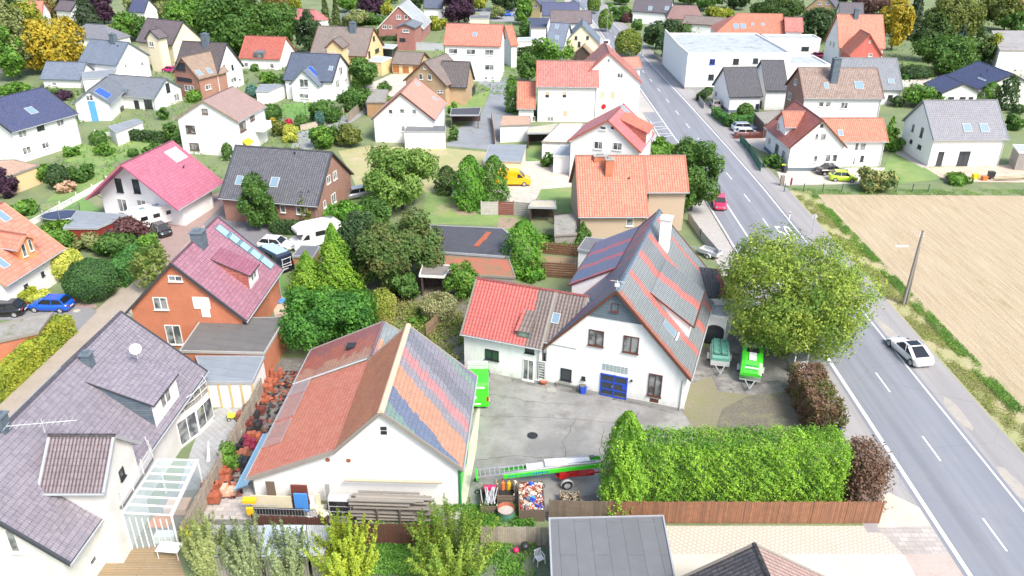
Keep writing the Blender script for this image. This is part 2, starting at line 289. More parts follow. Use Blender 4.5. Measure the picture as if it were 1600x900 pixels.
for n, c, r in (('whitepaint', (.82, .82, .8), .45), ('lightgrey', (.5, .51, .52), .5), ('dark', (.03, .032, .036), .45), ('anthracite', (.055, .06, .07), .45), ('brownframe', (.13, .05, .035), .5), ('peach', (.78, .48, .34), .6), ('slate', (.14, .18, .21), .45),
                ('bluepaint', (.02, .08, .55), .35), ('bluestripe', (.12, .38, .75), .45), ('garagebrown', (.42, .16, .05), .55), ('greenpaint', (.06, .62, .03), .35), ('greendark', (.02, .25, .07), .45), ('yellowpaint', (.85, .55, .02), .45),
                ('redpaint', (.5, .02, .02), .4), ('orangeplastic', (.75, .2, .05), .5), ('concrete', (.45, .44, .41), .85), ('zinc', (.38, .4, .42), .4), ('rubber', (.018, .018, .02), .75), ('soiltile', (.35, .12, .07), .8), ('cream', (.75, .68, .5), .7),
                ('terracotta', (.46, .13, .065), .75), ('oldwood', (.2, .15, .11), .85), ('greywood', (.33, .3, .26), .85), ('palewood', (.6, .5, .35), .8), ('redwood', (.2, .045, .03), .8), ('bark', (.1, .08, .06), .95), ('whiteplastic', (.8, .8, .8), .4),
                ('bluecover', (.08, .3, .75), .5), ('trampoline', (.05, .07, .14), .8), ('pinkplastic', (.75, .03, .15), .5), ('greentarp', (.12, .32, .26), .5), ('darkgreen', (.02, .07, .04), .6), ('lightblue', (.4, .6, .8), .5), ('magentaplastic', (.3, .03, .07), .5), ('lime', (.75, .85, .05), .5), ('lean_blue', (.2, .36, .5), .45), ('crack', (.06, .058, .05), .9), ('postwood', (.62, .45, .2), .7), ('ridgeblue', (.13, .2, .28), .4)):
    plain(n, c, r)
for n, c in (('verge_red', (.42, .13, .09)), ('verge_tan', (.3, .22, .17)), ('verge_pink', (.5, .14, .22)), ('verge_orange', (.66, .28, .18)), ('tanwoodp', (.55, .33, .2))): plain(n, c, .6)
plain('aluminium', (.6, .61, .62), .35, .6); plain('lamp_metal', (.45, .47, .48), .4, .5)
glassm('glass', (.04, .05, .06)); glassm('glasscurtain', (.07, .08, .09), .1, (.3, .31, .31)); glassm('skyglass', (.2, .3, .37), .1); glassm('bigglass', (.4, .6, .75), .15); glassm('solar', (.03, .1, .45), .15); glassm('thermal', (.3, .5, .6), .2); glassm('carglass', (.015, .018, .022), .05); glassm('greenhouse', (.55, .66, .68), .12, (.75, .74, .7))
render_wall('glassbrick', (.35, .42, .43))
# ---- ground
two('grass', (.09, .155, .025), (.16, .22, .04), .12, third=(.22, .23, .085), s3=.08, bmp=.03, fine=.35); two('lawn', (.12, .25, .025), (.2, .31, .04), .3, third=(.28, .28, .1), s3=.25, bmp=.03, fine=.3); two('brightlawn', (.08, .25, .015), (.12, .27, .03), .4, bmp=.02, fine=.25); two('darklawn', (.05, .11, .02), (.09, .14, .03), .8, third=(.13, .1, .06), s3=.7, bmp=.05, fine=.4)
two('straw', (.42, .37, .17), (.34, .35, .13), .25, third=(.48, .39, .24), s3=.35, bmp=.02, fine=.25); two('dirt', (.3, .2, .12), (.36, .26, .17), .6, third=(.16, .18, .06), s3=.8, fine=.3, bmp=.03); two('sand', (.52, .4, .3), (.58, .48, .38), .5, third=(.38, .3, .22), s3=.8, fine=.2)
two('dirtpale', (.36, .34, .31), (.42, .38, .32), .9, third=(.33, .32, .31), s3=1.5, fine=.15)
two('asphaltlight', (.27, .28, .3), (.31, .32, .34), .4, fine=.12, bmp=.003); two('asphalt2', (.22, .245, .27), (.26, .28, .31), .3, fine=.12, bmp=.003, third=(.2, .21, .22), s3=.5)
two('pond', (.02, .017, .01), (.03, .025, .012), 1., rough=.08, fine=.05); two('leafsoil', (.07, .075, .025), (.14, .095, .05), 1.2, third=(.15, .17, .04), s3=.6, fine=.4, bmp=.04, lo=.35, hi=.65); two('gravel', (.42, .38, .33), (.5, .46, .4), 1.5, fine=.3, bmp=.02)
two('darksoil', (.07, .065, .055), (.14, .13, .11), .7, third=(.2, .19, .17), s3=.5, fine=.4, bmp=.04); two('creamconcrete', (.56, .52, .44), (.62, .58, .5), .3, fine=.06, third=(.62, .57, .48), s3=.4); two('paleyard', (.5, .46, .4), (.56, .52, .46), .4, third=(.42, .4, .36), s3=.6, fine=.12)
two('darkyard', (.1, .095, .09), (.26, .25, .23), .5, third=(.05, .055, .035), s3=1.1, fine=.3, lo=.42, hi=.6)
paver('beigepave', (.42, .36, .3), (.47, .41, .35), (.34, .29, .24), .2, .1, .7); paver('redpave', (.36, .25, .23), (.42, .31, .29), (.28, .2, .18), .2, .1, .5); paver('darkpave', (.22, .22, .25), (.27, .27, .3), (.15, .15, .16), .2, .1, .3); paver('greypave', (.27, .28, .3), (.32, .33, .35), (.2, .2, .21), .2, .1)
paver('greypave2', (.38, .35, .33), (.5, .46, .43), (.3, .28, .26), .6, .4, 0); paver('creampave', (.66, .6, .52), (.6, .55, .48), (.5, .45, .38), .2, .1, .4); paver('pinkpave', (.56, .47, .42), (.5, .42, .38), (.4, .33, .3), .2, .1, 0)
paver('patio', (.34, .35, .36), (.39, .4, .41), (.26, .27, .28), .4, .4, .75); paver('cobble', (.33, .3, .26), (.26, .24, .2), (.17, .16, .08), .16, .12, .5, ms=.03, patch=(.16, .2, .05), pa=.4)
paver('hatchpave', (.56, .5, .43), (.6, .54, .46), (.4, .35, .28), .3, .3, .78, ms=.035, patch=(.4, .35, .28)); paver('sidewalk', (.4, .38, .36), (.45, .43, .41), (.33, .32, .3), .3, .3, 0, pa=.25, patch=(.3, .29, .27)); planks('deck', (.34, .24, .13), (.28, .21, .12), .14, axis=2)
def fieldm():
    m, nt, p = newmat('field'); v = coords(nt)
    mp = N(nt, 'ShaderNodeMapping'); mp.inputs['Rotation'].default_value = (0, 0, .0); mp.inputs['Scale'].default_value = (1, .04, 1); nt.links.new(v, mp.inputs[0])
    col = mixc(nt, noise(nt, mp.outputs[0], 3.2, 4, .7, .35, .65), (.4, .31, .195), (.55, .455, .31))
    mp2 = N(nt, 'ShaderNodeMapping'); mp2.inputs['Scale'].default_value = (1, .12, 1); nt.links.new(v, mp2.inputs[0])
    col = mixc(nt, noise(nt, mp2.outputs[0], .35, 5, .75, .6, .74), col, (.23, .23, .075))
    col = mixc(nt, noise(nt, v, 5, 5, .8, .3, .8), mixc(nt, .3, col, (.12, .08, .04)), mixc(nt, .2, col, (.8, .7, .5)))
    nt.links.new(col, p.inputs['Base Color']); p.inputs['Roughness'].default_value = .95; bump(nt, p, noise(nt, mp.outputs[0], 6, 5, .8, .2, .8), .08, .8); return m
MDEF['field'] = fieldm
def roadm(name, c, tr=.85):
    def f():
        m, nt, p = newmat(name); v = coords(nt); mp = N(nt, 'ShaderNodeMapping'); mp.inputs['Scale'].default_value = (1, .03, 1); nt.links.new(v, mp.inputs[0])
        col = mixc(nt, noise(nt, mp.outputs[0], .9, 4, .6, .35, .65), tuple(x*tr for x in c), tuple(x*1.1 for x in c))
        col = mixc(nt, noise(nt, v, .3, 6, .7, .5, .8), col, mixc(nt, .25, col, (.35, .33, .3)))
        col = mixc(nt, noise(nt, v, 25, 3, .8, .3, .7), mixc(nt, .12, col, (0, 0, 0)), col)
        vo = N(nt, 'ShaderNodeTexVoronoi', feature='DISTANCE_TO_EDGE', i_Scale=.16); nz = N(nt, 'ShaderNodeTexNoise', i_Scale=.8, i_Detail=5.); nt.links.new(v, nz.inputs[0]); nt.links.new(mixc(nt, .25, v, nz.outputs[1]), vo.inputs['Vector'])
        mr = N(nt, 'ShaderNodeMapRange'); mr.inputs[1].default_value = .0; mr.inputs[2].default_value = .0035; mr.inputs[3].default_value = .3; mr.inputs[4].default_value = 0; nt.links.new(vo.outputs[0], mr.inputs[0])
        col = mixc(nt, mr.outputs[0], col, (.07, .07, .07))
        nt.links.new(col, p.inputs['Base Color']); p.inputs['Roughness'].default_value = .8; p.inputs['Specular IOR Level'].default_value = .3; return m
    MDEF[name] = f
roadm('road', (.24, .255, .29)); roadm('oldasphalt', (.34, .33, .33)); two('yardconcrete', (.21, .21, .205), (.31, .305, .29), .25, third=(.17, .16, .14), s3=.6, fine=.14, bmp=.003, l3=.5, h3=.72)
two('marking', (.78, .78, .76), (.7, .7, .69), 2., fine=.1)
# ---- leaves
for n, a, b, c in (('pale', (.17, .22, .06), (.25, .27, .1), None), ('green', (.07, .19, .018), (.16, .3, .03), None), ('green2', (.045, .13, .016), (.1, .2, .03), None), ('yellowgreen', (.22, .26, .02), (.34, .33, .03), (.12, .2, .02)),
                   ('yellow', (.36, .27, .015), (.48, .36, .025), (.17, .2, .03)), ('brown', (.2, .13, .03), (.14, .15, .03), (.08, .13, .02)), ('dark', (.03, .075, .02), (.06, .12, .03), None), ('dark2', (.03, .08, .015), (.08, .14, .02), None),
                   ('purple', (.04, .022, .035), (.075, .035, .055), None), ('purple2', (.11, .05, .05), (.16, .08, .07), (.09, .08, .03)), ('spruce', (.03, .065, .025), (.07, .11, .04), None), ('spruce2', (.07, .12, .025), (.12, .16, .035), None),
                   ('bluespruce', (.12, .2, .19), (.2, .3, .28), None), ('street', (.1, .19, .02), (.15, .24, .03), None), ('street2', (.14, .2, .02), (.1, .17, .02), (.26, .25, .03)), ('olive', (.11, .15, .025), (.18, .2, .035), (.06, .11, .02)),
                   ('bigtree', (.15, .26, .03), (.34, .4, .05), (.09, .19, .025)), ('thuja', (.07, .22, .015), (.16, .35, .03), None), ('thuja2', (.06, .17, .02), (.12, .26, .03), None), ('walnut', (.11, .22, .03), (.24, .36, .07), (.06, .15, .02)),
                   ('brownmix', (.05, .125, .02), (.11, .18, .04), (.18, .16, .045)), ('limethuja', (.13, .28, .015), (.24, .39, .03), (.07, .2, .02)), ('laurel', (.035, .15, .015), (.11, .29, .03), None), ('reed', (.33, .33, .06), (.2, .3, .03), (.42, .36, .14)),
                   ('reed2', (.42, .34, .2), (.2, .28, .06), (.12, .24, .03)), ('limeball', (.42, .45, .05), (.6, .57, .12), (.25, .34, .03)), ('darkball', (.035, .11, .025), (.07, .17, .035), None), ('rose', (.7, .35, .25), (.35, .3, .1), None),
                   ('redshrub', (.6, .03, .08), (.45, .03, .06), None), ('bluegreen', (.06, .16, .12), (.1, .22, .16), None), ('flowerbush', (.06, .12, .03), (.4, .38, .12), (.05, .11, .02)), ('sparse', (.13, .19, .03), (.2, .26, .05), None),
                   ('willow', (.22, .27, .08), (.34, .38, .14), (.13, .2, .05)), ('willow2', (.18, .24, .09), (.28, .33, .15), (.1, .17, .05)), ('limebush', (.24, .34, .02), (.42, .47, .04), (.12, .24, .02)), ('limebush2', (.14, .25, .02), (.3, .37, .05), (.08, .18, .02)),
                   ('hedge', (.05, .17, .03), (.1, .26, .05), None), ('limehedge', (.24, .3, .02), (.36, .38, .03), (.14, .22, .02)), ('hedgedark', (.03, .08, .018), (.07, .14, .03), None), ('thujahedge', (.1, .25, .015), (.3, .5, .035), (.06, .17, .01)),
                   ('deadhedge', (.12, .065, .035), (.19, .12, .07), (.32, .25, .18)), ('deadhedge2', (.13, .075, .04), (.2, .12, .065), (.09, .17, .02)), ('verge', (.13, .2, .03), (.26, .28, .06), (.3, .24, .1)), ('weeds', (.07, .2, .02), (.14, .28, .03), None), ('orangeivy', (.55, .2, .03), (.6, .35, .05), None)):
    lv = lambda q: q and (min(.75, q[0]*1.28+.01), min(.75, q[1]*1.3), min(.6, q[2]*1.45+.012)); leafm('l_'+n, lv(a), lv(b), lv(c))
def corrm(name, c):
    def f():
        m, nt, p = newmat(name); v = coords(nt, 'UV'); sep = N(nt, 'ShaderNodeSeparateXYZ'); nt.links.new(v, sep.inputs[0])
        mu = N(nt, 'ShaderNodeMath', operation='MULTIPLY'); nt.links.new(sep.outputs[0], mu.inputs[0]); mu.inputs[1].default_value = 2*PI/.1; sn = N(nt, 'ShaderNodeMath', operation='SINE'); nt.links.new(mu.outputs[0], sn.inputs[0])
        col = mixc(nt, noise(nt, coords(nt), 1.2, 5), c, tuple(x*.75 for x in c)); nt.links.new(col, p.inputs['Base Color']); p.inputs['Roughness'].default_value = .5; bump(nt, p, sn.outputs[0], .02, .9); return m
    MDEF[name] = f
corrm('f_whiteblue', (.62, .72, .8)); corrm('f_corr', (.5, .52, .52))
def clearglass():
    m, nt, p = newmat('conservatory_glass'); p.inputs['Base Color'].default_value = (.55, .66, .7, 1); p.inputs['Roughness'].default_value = .08; tr = nt.nodes.new('ShaderNodeBsdfTransparent'); tr.inputs[0].default_value = (.9, .96, .97, 1)
    mx = nt.nodes.new('ShaderNodeMixShader'); mx.inputs[0].default_value = .3; nt.links.new(tr.outputs[0], mx.inputs[1]); nt.links.new(p.outputs[0], mx.inputs[2]); nt.links.new(mx.outputs[0], nt.nodes['Material Output'].inputs[0]); return m
MDEF['greenhouse'] = clearglass
# ================================================================ measured layout (metres, world axes: x right, y away from the viewpoint)
HOUSES = [
 {'name':'house','label':'white house with navy roof and one skylight at the left edge of the picture','cat':'house','loc':(-77.13,122.93,1.1714),'wings':[{'x':0,'y':0,'a':0,'u0':-5.92,'u1':5.92,'prof':[(-6.21,4.89),(0.25,8.52),(6.21,4.89)],'rm':'navy','wm':'white','gm': None,'o':0.4,'z0':0,'hip':(0,0),'win':[('n',-4,4.16,1.39,1.09,'w'),('n',-0.88,4.34,1.24,0.83,'d'),('n',2.61,4.16,1.31,0.95,'w'),('n',-4.02,1.6,1.4,1.1,'w'),('n',-0.82,1.51,1.26,0.94,'w')],'sky':[('n',0.08,-3.48,1.3,1.6,'sky')],'chim':[],'sd':[],'plinth':0,'og':0.35,'fascia': None}]},
 {'name':'house','label':'white house with slate blue roof and tall windowless gable right of the yellow maple','cat':'house','loc':(-84.7,173.42,-0.3451),'wings':[{'x':0,'y':0,'a':0,'u0':-5.08,'u1':5.08,'prof':[(-4.93,3.98),(-0.27,7.94),(4.93,4.36)],'rm':'slateblue','wm':'white','gm': None,'o':0.4,'z0':0,'hip':(0,0),'win':[('1',-2.15,3.38,0.68,0.62,'w'),('1',2.49,2.91,0.89,0.77,'w')],'sky':[('n',3.02,-1.22,0.5,0.4,'vent')],'chim':[('n',1.36,-0.56,1.2,1,1.6,'slate')],'sd':[],'plinth':0,'og':0.35,'fascia': None},{'x':-4.83,'y':-7.94,'a':0.2655,'u0':-4.31,'u1':4.31,'prof':[(-3.46,1.76),(0.01,4.61),(3.46,1.76)],'rm':'slateblue','wm':'white','gm': None,'o':0.4,'z0':0,'hip':(0,0),'win':[('n',-1.67,0.73,0.96,0.65,'w')],'sky':[],'chim':[],'sd':[],'plinth':0,'og':0.35,'fascia': None}]},
 {'name':'house','label':'white house with a blue wall stripe and a blue solar panel on its grey roof','cat':'house','loc':(-74.56,144.57,1.7305),'wings':[{'x':0,'y':-0,'a':0,'u0':-5.57,'u1':5.57,'prof':[(-3.13,3.08),(0.05,5.5),(3.13,3.33)],'rm':'grey','wm':'white','gm': None,'o':0.4,'z0':0,'hip':(0,0),'win':[('0',0.05,1.73,1.16,3.6,'bluepanel'),('0',0.17,4.1,1.15,1,'w'),('n',1.37,0.18,2.17,1.39,'d'),('n',5.94,-0.25,2.3,1.12,'d')],'sky':[('n',-3.07,-1.5,3.4,2.4,'solar'),('n',4.03,-3.28,2.2,0.7,'window')],'chim':[],'sd':[],'plinth':0,'og':0.35,'fascia': None},{'x':6.81,'y':-5.02,'a':-1.9868,'u0':-6.29,'u1':6.29,'prof':[(-4.37,2.45),(0.01,5.13),(4.37,2.51)],'rm':'grey','wm':'white','gm': None,'o':0.4,'z0':0,'hip':(0,0),'win':[('n',1.92,0.79,0.98,1.7,'d'),('n',4.46,1.09,1.67,1.69,'d'),('1',0.3,3.3,1.08,1.68,'d'),('1',2.34,1.03,1.48,1.37,'w')],'sky':[],'chim':[],'sd':[],'plinth':0,'og':0.35,'fascia': None}]},
 {'name':'house','label':'cream house with mauve brown roof and small front gable beside the large green trees','cat':'house','loc':(-79.52,190.68,-0.4471),'wings':[{'x':0,'y':0,'a':0,'u0':-5.7,'u1':5.7,'prof':[(-4.64,5.04),(-0.2,9.62),(4.64,5.04)],'rm':'mauve','wm':'cream','gm': None,'o':0.4,'z0':0,'hip':(0,0),'win':[('n',2.89,2.33,1.82,1.16,'w')],'sky':[('n',-1.34,-1.68,0.4,0.4,'vent')],'chim':[],'sd':[],'plinth':0,'og':0.35,'fascia': None},{'x':4.78,'y':-7.65,'a':1.6615,'u0':-1.61,'u1':1.61,'prof':[(-1.94,7.21),(0.01,8.92),(1.94,6.97)],'rm':'mauve','wm':'cream','gm': None,'o':0.4,'z0':0,'hip':(0,0),'win':[('0',0.47,5.87,1.26,1.11,'w')],'sky':[],'chim':[],'sd':[],'plinth':0,'og':0.35,'fascia': None}]},
 {'name':'house','label':'white house with dark brown roof and a tan front wing with a dark balcony gable','cat':'house','loc':(-61.56,164.5,-0.1984),'wings':[{'x':0,'y':0,'a':0,'u0':-4.86,'u1':4.86,'prof':[(-5.21,4.24),(-0.13,9.33),(5.21,3.76)],'rm':'browndark','wm':'white','gm': None,'o':0.4,'z0':0,'hip':(0,0),'win':[('1',-1.98,4.93,0.7,0.83,'d'),('1',1.11,4.32,0.73,0.96,'d'),('1',0.87,1.8,2.14,0.97,'w')],'sky':[],'chim':[('n',0.44,-0.4,1.2,1.2,1.8,'slate')],'sd':[],'plinth':0,'og':0.35,'fascia': None},{'x':1.04,'y':-5.05,'a':1.2991,'u0':-3.87,'u1':3.87,'prof':[(-3.64,4.24),(0.16,7.93),(3.64,4.64)],'rm':'tan','wm':'brickred','gm': None,'o':0.4,'z0':0,'hip':(0,0),'win':[('0',0.71,3.62,4,0.63,'d'),('0',1.13,6.02,2.45,1.49,'d'),('n',-1.61,2.19,1.42,0.95,'w'),('0',-0.26,2,2.46,1.14,'w')],'sky':[('n',-2.81,-2.79,1,1.3,'sky'),('n',-0.32,-2.88,1,1.3,'sky')],'chim':[],'sd':[],'plinth':0,'og':0.35,'fascia': None}]},
 {'name':'house','label':'white house with bright red roof and red ivy on its gable','cat':'house','loc':(-56.34,188.16,-0.1395),'wings':[{'x':0,'y':0,'a':0,'u0':-4.88,'u1':4.88,'prof':[(-4.97,2.45),(-0.05,6.51),(4.97,2.49)],'rm':'red','wm':'white','gm': None,'o':0.4,'z0':0,'hip':(0,0),'win':[('n',2.65,0.83,0.91,1.14,'w'),('n',-3.42,0.9,0.92,1,'w')],'sky':[('n',-0.06,-4.22,2.2,1.2,'window')],'chim':[],'sd':[],'plinth':0,'og':0.35,'fascia': None}]},
 {'name':'house','label':'tall white house with plain pinkish brown roof and brown framed windows','cat':'house','loc':(-45.81,124.7,1.3954),'wings':[{'x':0,'y':0,'a':0,'u0':-4.79,'u1':4.79,'prof':[(-5.22,5.61),(0.18,8.59),(5.22,5.55)],'rm':'pinkbrown','wm':'white','gm': None,'o':0.3,'z0':0,'hip':(0,0),'win':[('0',0.17,6.86,0.95,0.79,'b'),('0',3.05,3.93,1.51,1.22,'b'),('0',2.92,1.2,1.53,1.14,'b'),('n',-3.17,4.41,1.92,1.38,'b'),('n',0.17,4.92,1.41,0.85,'b'),('n',-3.09,1.96,1.94,0.93,'yellow'),('n',1.87,3.24,2.91,0.96,'balc')],'sky':[],'chim':[],'sd':[],'plinth':0,'og':0.3,'fascia': None}]},
 {'name':'house','label':'white house with slate blue roof and glazed front wing with solar collectors','cat':'house','loc':(-38.71,160.63,-0.1519),'wings':[{'x':0,'y':0,'a':0,'u0':-5.08,'u1':5.08,'prof':[(-5.61,3.83),(-0.05,7.97),(5.61,4.05)],'rm':'slatedark','wm':'white','gm': None,'o':0.4,'z0':0,'hip':(0,0),'win':[('1',-0.06,4.71,1.74,1.53,'w'),('1',2.31,2.33,1.59,0.72,'w'),('1',-2.41,2.73,1.7,1.52,'w')],'sky':[('n',3.95,-3,0.8,1.1,'sky')],'chim':[],'sd':[],'plinth':0,'og':0.35,'fascia': None},{'x':0.04,'y':-3.08,'a':1.5045,'u0':-4,'u1':4,'prof':[(-3.09,3.27),(0.04,6.2),(3.09,3.24)],'rm':'slateblue','wm':'white','gm': None,'o':0.4,'z0':0,'hip':(0,0),'win':[('0',0.06,3.6,1.86,1.59,'w'),('0',0.36,1.14,1.91,0.87,'w'),('n',0.79,1.29,1.14,0.95,'w')],'sky':[('n',0.21,-1.93,2.2,1.6,'glass'),('n',-1.11,-0.92,1.6,2.6,'solar')],'chim':[],'sd':[],'plinth':0,'og':0.35,'fascia': None}]},
 {'name':'house','label':'beige house with wide taupe roof, dark chimney and small beige front gable','cat':'house','loc':(-37.44,185.58,-0.183),'wings':[{'x':0,'y':0,'a':0,'u0':-6.61,'u1':6.61,'prof':[(-6.17,3.99),(0.03,9.11),(6.17,4.25)],'rm':'taupe','wm':'beige','gm': None,'o':0.4,'z0':0,'hip':(0,0),'win':[('1',0.21,6.74,1.23,0.94,'d'),('1',1.74,3.82,2.52,0.82,'d'),('1',-3.38,3.78,1.2,1.59,'d')],'sky':[('n',1.94,-5.5,0.9,1.1,'sky')],'chim':[('n',2.03,-0.96,1.3,1,1.9,'slate')],'sd':[],'plinth':0,'og':0.35,'fascia': None},{'x':1.74,'y':-10.11,'a':1.6159,'u0':-2.33,'u1':2.33,'prof':[(-1.99,6.68),(0.04,8.41),(1.99,6.66)],'rm':'taupe','wm':'beige','gm': None,'o':0.4,'z0':0,'hip':(0,0),'win':[('0',0.38,5.73,1.13,0.53,'o')],'sky':[],'chim':[],'sd':[],'plinth':0,'og':0.35,'fascia': None}]},
 {'name':'house','label':'large red brick house with pale glassy roof and white balcony','cat':'house','loc':(-29.8,228.09,1.5131),'wings':[{'x':0,'y':0,'a':0,'u0':-6.88,'u1':6.88,'prof':[(-6.33,3.08),(0.14,8.88),(6.33,3)],'rm':'palegrey','wm':'brickpink','gm': None,'o':0.4,'z0':0,'hip':(0,0),'win':[('0',4.25,3.38,1.21,0.99,'w'),('0',2.69,3.4,0.86,0.99,'w'),('0',0.31,5.89,1.2,1.14,'w'),('0',-1.66,5.92,0.86,0.97,'w')],'sky':[],'chim':[],'sd':[],'plinth':0,'og':0.35,'fascia': None},{'x':-17.42,'y':-4.32,'a':-0.1022,'u0':-3.71,'u1':3.71,'prof':[(-2.67,5.61),(-0,6.58),(2.67,5.58)],'rm':'grey','wm':'brickpink','gm': None,'o':0.4,'z0':0,'hip':(0,0),'win':[('0',-0.11,4.81,1.7,0.77,'w'),('0',0.85,2.61,1.5,0.78,'d')],'sky':[],'chim':[],'sd':[],'plinth':0,'og':0.35,'fascia': None}]},
 {'name':'house','label':'long white two storey house with salmon tiled roof and one skylight','cat':'house','loc':(-8.27,177.52,-0.0992),'wings':[{'x':0,'y':0,'a':0,'u0':-6.13,'u1':6.13,'prof':[(-4.76,7.45),(0.02,11.14),(4.76,7.45)],'rm':'salmon','wm':'white','gm': None,'o':0.4,'z0':0,'hip':(0,0),'win':[('n',-4.1,6.12,1.92,1.06,'w'),('n',-0.28,6.09,1.91,1.05,'w'),('n',3.61,6.05,1.9,1.18,'w'),('n',3.59,3,1.92,1.2,'w'),('n',2.89,0.7,0.55,0.54,'w'),('n',4.28,0.74,0.55,0.54,'w')],'sky':[('n',0.3,-2.37,0.9,1.2,'sky')],'chim':[],'sd':[],'plinth':0,'og':0.35,'fascia': None},{'x':5.64,'y':14.55,'a':0.4281,'u0':-0.97,'u1':0.97,'prof':[(-4.42,4.96),(0,8.7),(4.42,4.96)],'rm':'orange','wm':'white','gm': None,'o':0.4,'z0':0,'hip':(0,0),'win':[],'sky':[],'chim':[],'sd':[],'plinth':0,'og':0.35,'fascia': None}]},
 {'name':'brick_house','label':'tan brick house with brown tiled L shaped roof and two steep gables','cat':'house','loc':(-15.01,156.82,1.1703),'wings':[{'x':0,'y':0,'a':0,'u0':-4.65,'u1':4.65,'prof':[(-4.64,3.96),(0,8.07),(4.64,4.14)],'rm':'taupe','wm':'tanbrick','gm': None,'o':0.4,'z0':0,'hip':(0,0),'win':[('0',-0.07,6.93,0.55,0.59,'w'),('0',0.88,5.18,0.83,1.08,'w'),('0',-1,5.26,0.82,1.08,'w'),('0',-2.74,2.71,0.55,0.48,'w'),('0',-3.42,2.78,0.55,0.48,'w')],'sky':[],'chim':[],'sd':[],'plinth':0,'og':0.35,'fascia': None},{'x':1.4,'y':-3.83,'a':-1.3061,'u0':-2.8,'u1':2.8,'prof':[(-4.3,3.46),(-0.37,7.5),(4.3,3.19)],'rm':'browndark','wm':'tanbrick','gm': None,'o':0.4,'z0':0,'hip':(0,0),'win':[('1',4.23,0.85,3.47,2.12,'d')],'sky':[],'chim':[],'sd':[],'plinth':0,'og':0.35,'fascia': None}]},
 {'name':'house','label':'white house with pale salmon roof and three small gable windows beside the grey lane','cat':'house','loc':(-17.21,132.97,1.4784),'wings':[{'x':0,'y':0,'a':0,'u0':-5.96,'u1':5.96,'prof':[(-5.2,4.06),(0.14,8.25),(5.2,3.88)],'rm':'salmonpale','wm':'white','gm': None,'o':0.4,'z0':0,'hip':(0,0),'win':[('0',1.96,5.11,0.73,0.83,'w'),('0',0.05,5.22,0.84,0.83,'w'),('0',-1.85,5.23,0.73,0.83,'w'),('0',0.08,2.4,0.63,0.95,'w')],'sky':[('n',3.07,-3.69,1,1,'sky'),('n',3.39,-0.66,0.9,0.9,'sky')],'chim':[],'sd':[],'plinth':0,'og':0.35,'fascia': None}]},
 {'name':'apartment_building','label':'big white house by the road with pink tiled roofs and peach shutters','cat':'house','loc':(17.33,147.92,1.547),'wings':[{'x':0,'y':0,'a':0,'u0':-5.05,'u1':5.05,'prof':[(-5.65,6.55),(0.6,11.79),(5.65,7.04)],'rm':'pinktile','wm':'white','gm': None,'o':0.4,'z0':0,'hip':(0,0),'win':[('0',0.56,10.29,0.45,0.66,'w'),('0',2.65,7.61,1.02,0.89,'w'),('0',-1.62,7.77,1.01,0.89,'w'),('0',3.62,4.32,0.91,1.26,'o'),('0',1.33,4.23,0.91,1.37,'o'),('0',-0.49,4.25,0.91,1.37,'o'),('0',4.19,0.96,0.92,1.05,'o')],'sky':[],'chim':[],'sd':[],'plinth':0,'og':0.35,'fascia': None},{'x':-3.18,'y':7.69,'a':-1.5692,'u0':-5.5,'u1':5.5,'prof':[(-4.4,6.32),(-0,9.97),(4.4,6.32)],'rm':'pinktile','wm':'white','gm': None,'o':0.4,'z0':0,'hip':(0,0),'win':[('n',-3.52,4.81,0.79,1.12,'ob'),('n',-0.49,4.85,0.79,1.12,'ob'),('n',-0.25,1.48,0.91,1.15,'o'),('n',-2.84,0.49,1.14,0.81,'w')],'sky':[],'chim':[],'sd':[],'plinth':0,'og':0.35,'fascia': None},{'x':14.42,'y':-5.43,'a':-1.2802,'u0':-1.83,'u1':1.83,'prof':[(-2.13,5.63),(0,7.38),(2.13,5.63)],'rm':'salmon','wm':'white','gm': None,'o':0.4,'z0':0,'hip':(0,0),'win':[],'sky':[],'chim':[],'sd':[],'plinth':0,'og':0.35,'fascia': None},{'x':-3.68,'y':14.93,'a':-1.5544,'u0':-1.67,'u1':1.67,'prof':[(-4.52,2.53),(-0,6.34),(4.52,2.53)],'rm':'orange','wm':'white','gm': None,'o':0.4,'z0':0,'hip':(0,0),'win':[('n',1.37,0.61,0.45,0.92,'w')],'sky':[],'chim':[],'sd':[],'plinth':0,'og':0.35,'fascia': None}]},
 {'name':'house','label':'white house with pink and orange tiled roof and two triangular gable windows','cat':'house','loc':(14.38,113.86,1.2247),'wings':[{'x':0,'y':0,'a':0,'u0':-4.94,'u1':4.94,'prof':[(-5.29,4.93),(-0.36,8.96),(5.29,5.41)],'rm':'pinkred','wm':'white','gm': None,'o':0.4,'z0':0,'hip':(0,0),'win':[('0',0.83,5.15,1.2,1.11,'w'),('0',-1.92,5.29,1.27,1.1,'w'),('0',0.33,7.68,0.91,0.54,'w'),('0',-1.03,7.82,0.54,0.54,'w')],'sky':[('n',3.27,-0.9,1.2,1.6,'sky')],'chim':[],'sd':[('n',-1.26,3.05,-1.19,8.29,-5.47,6.66,'orange')],'plinth':0,'og':0.35,'fascia': None}]},
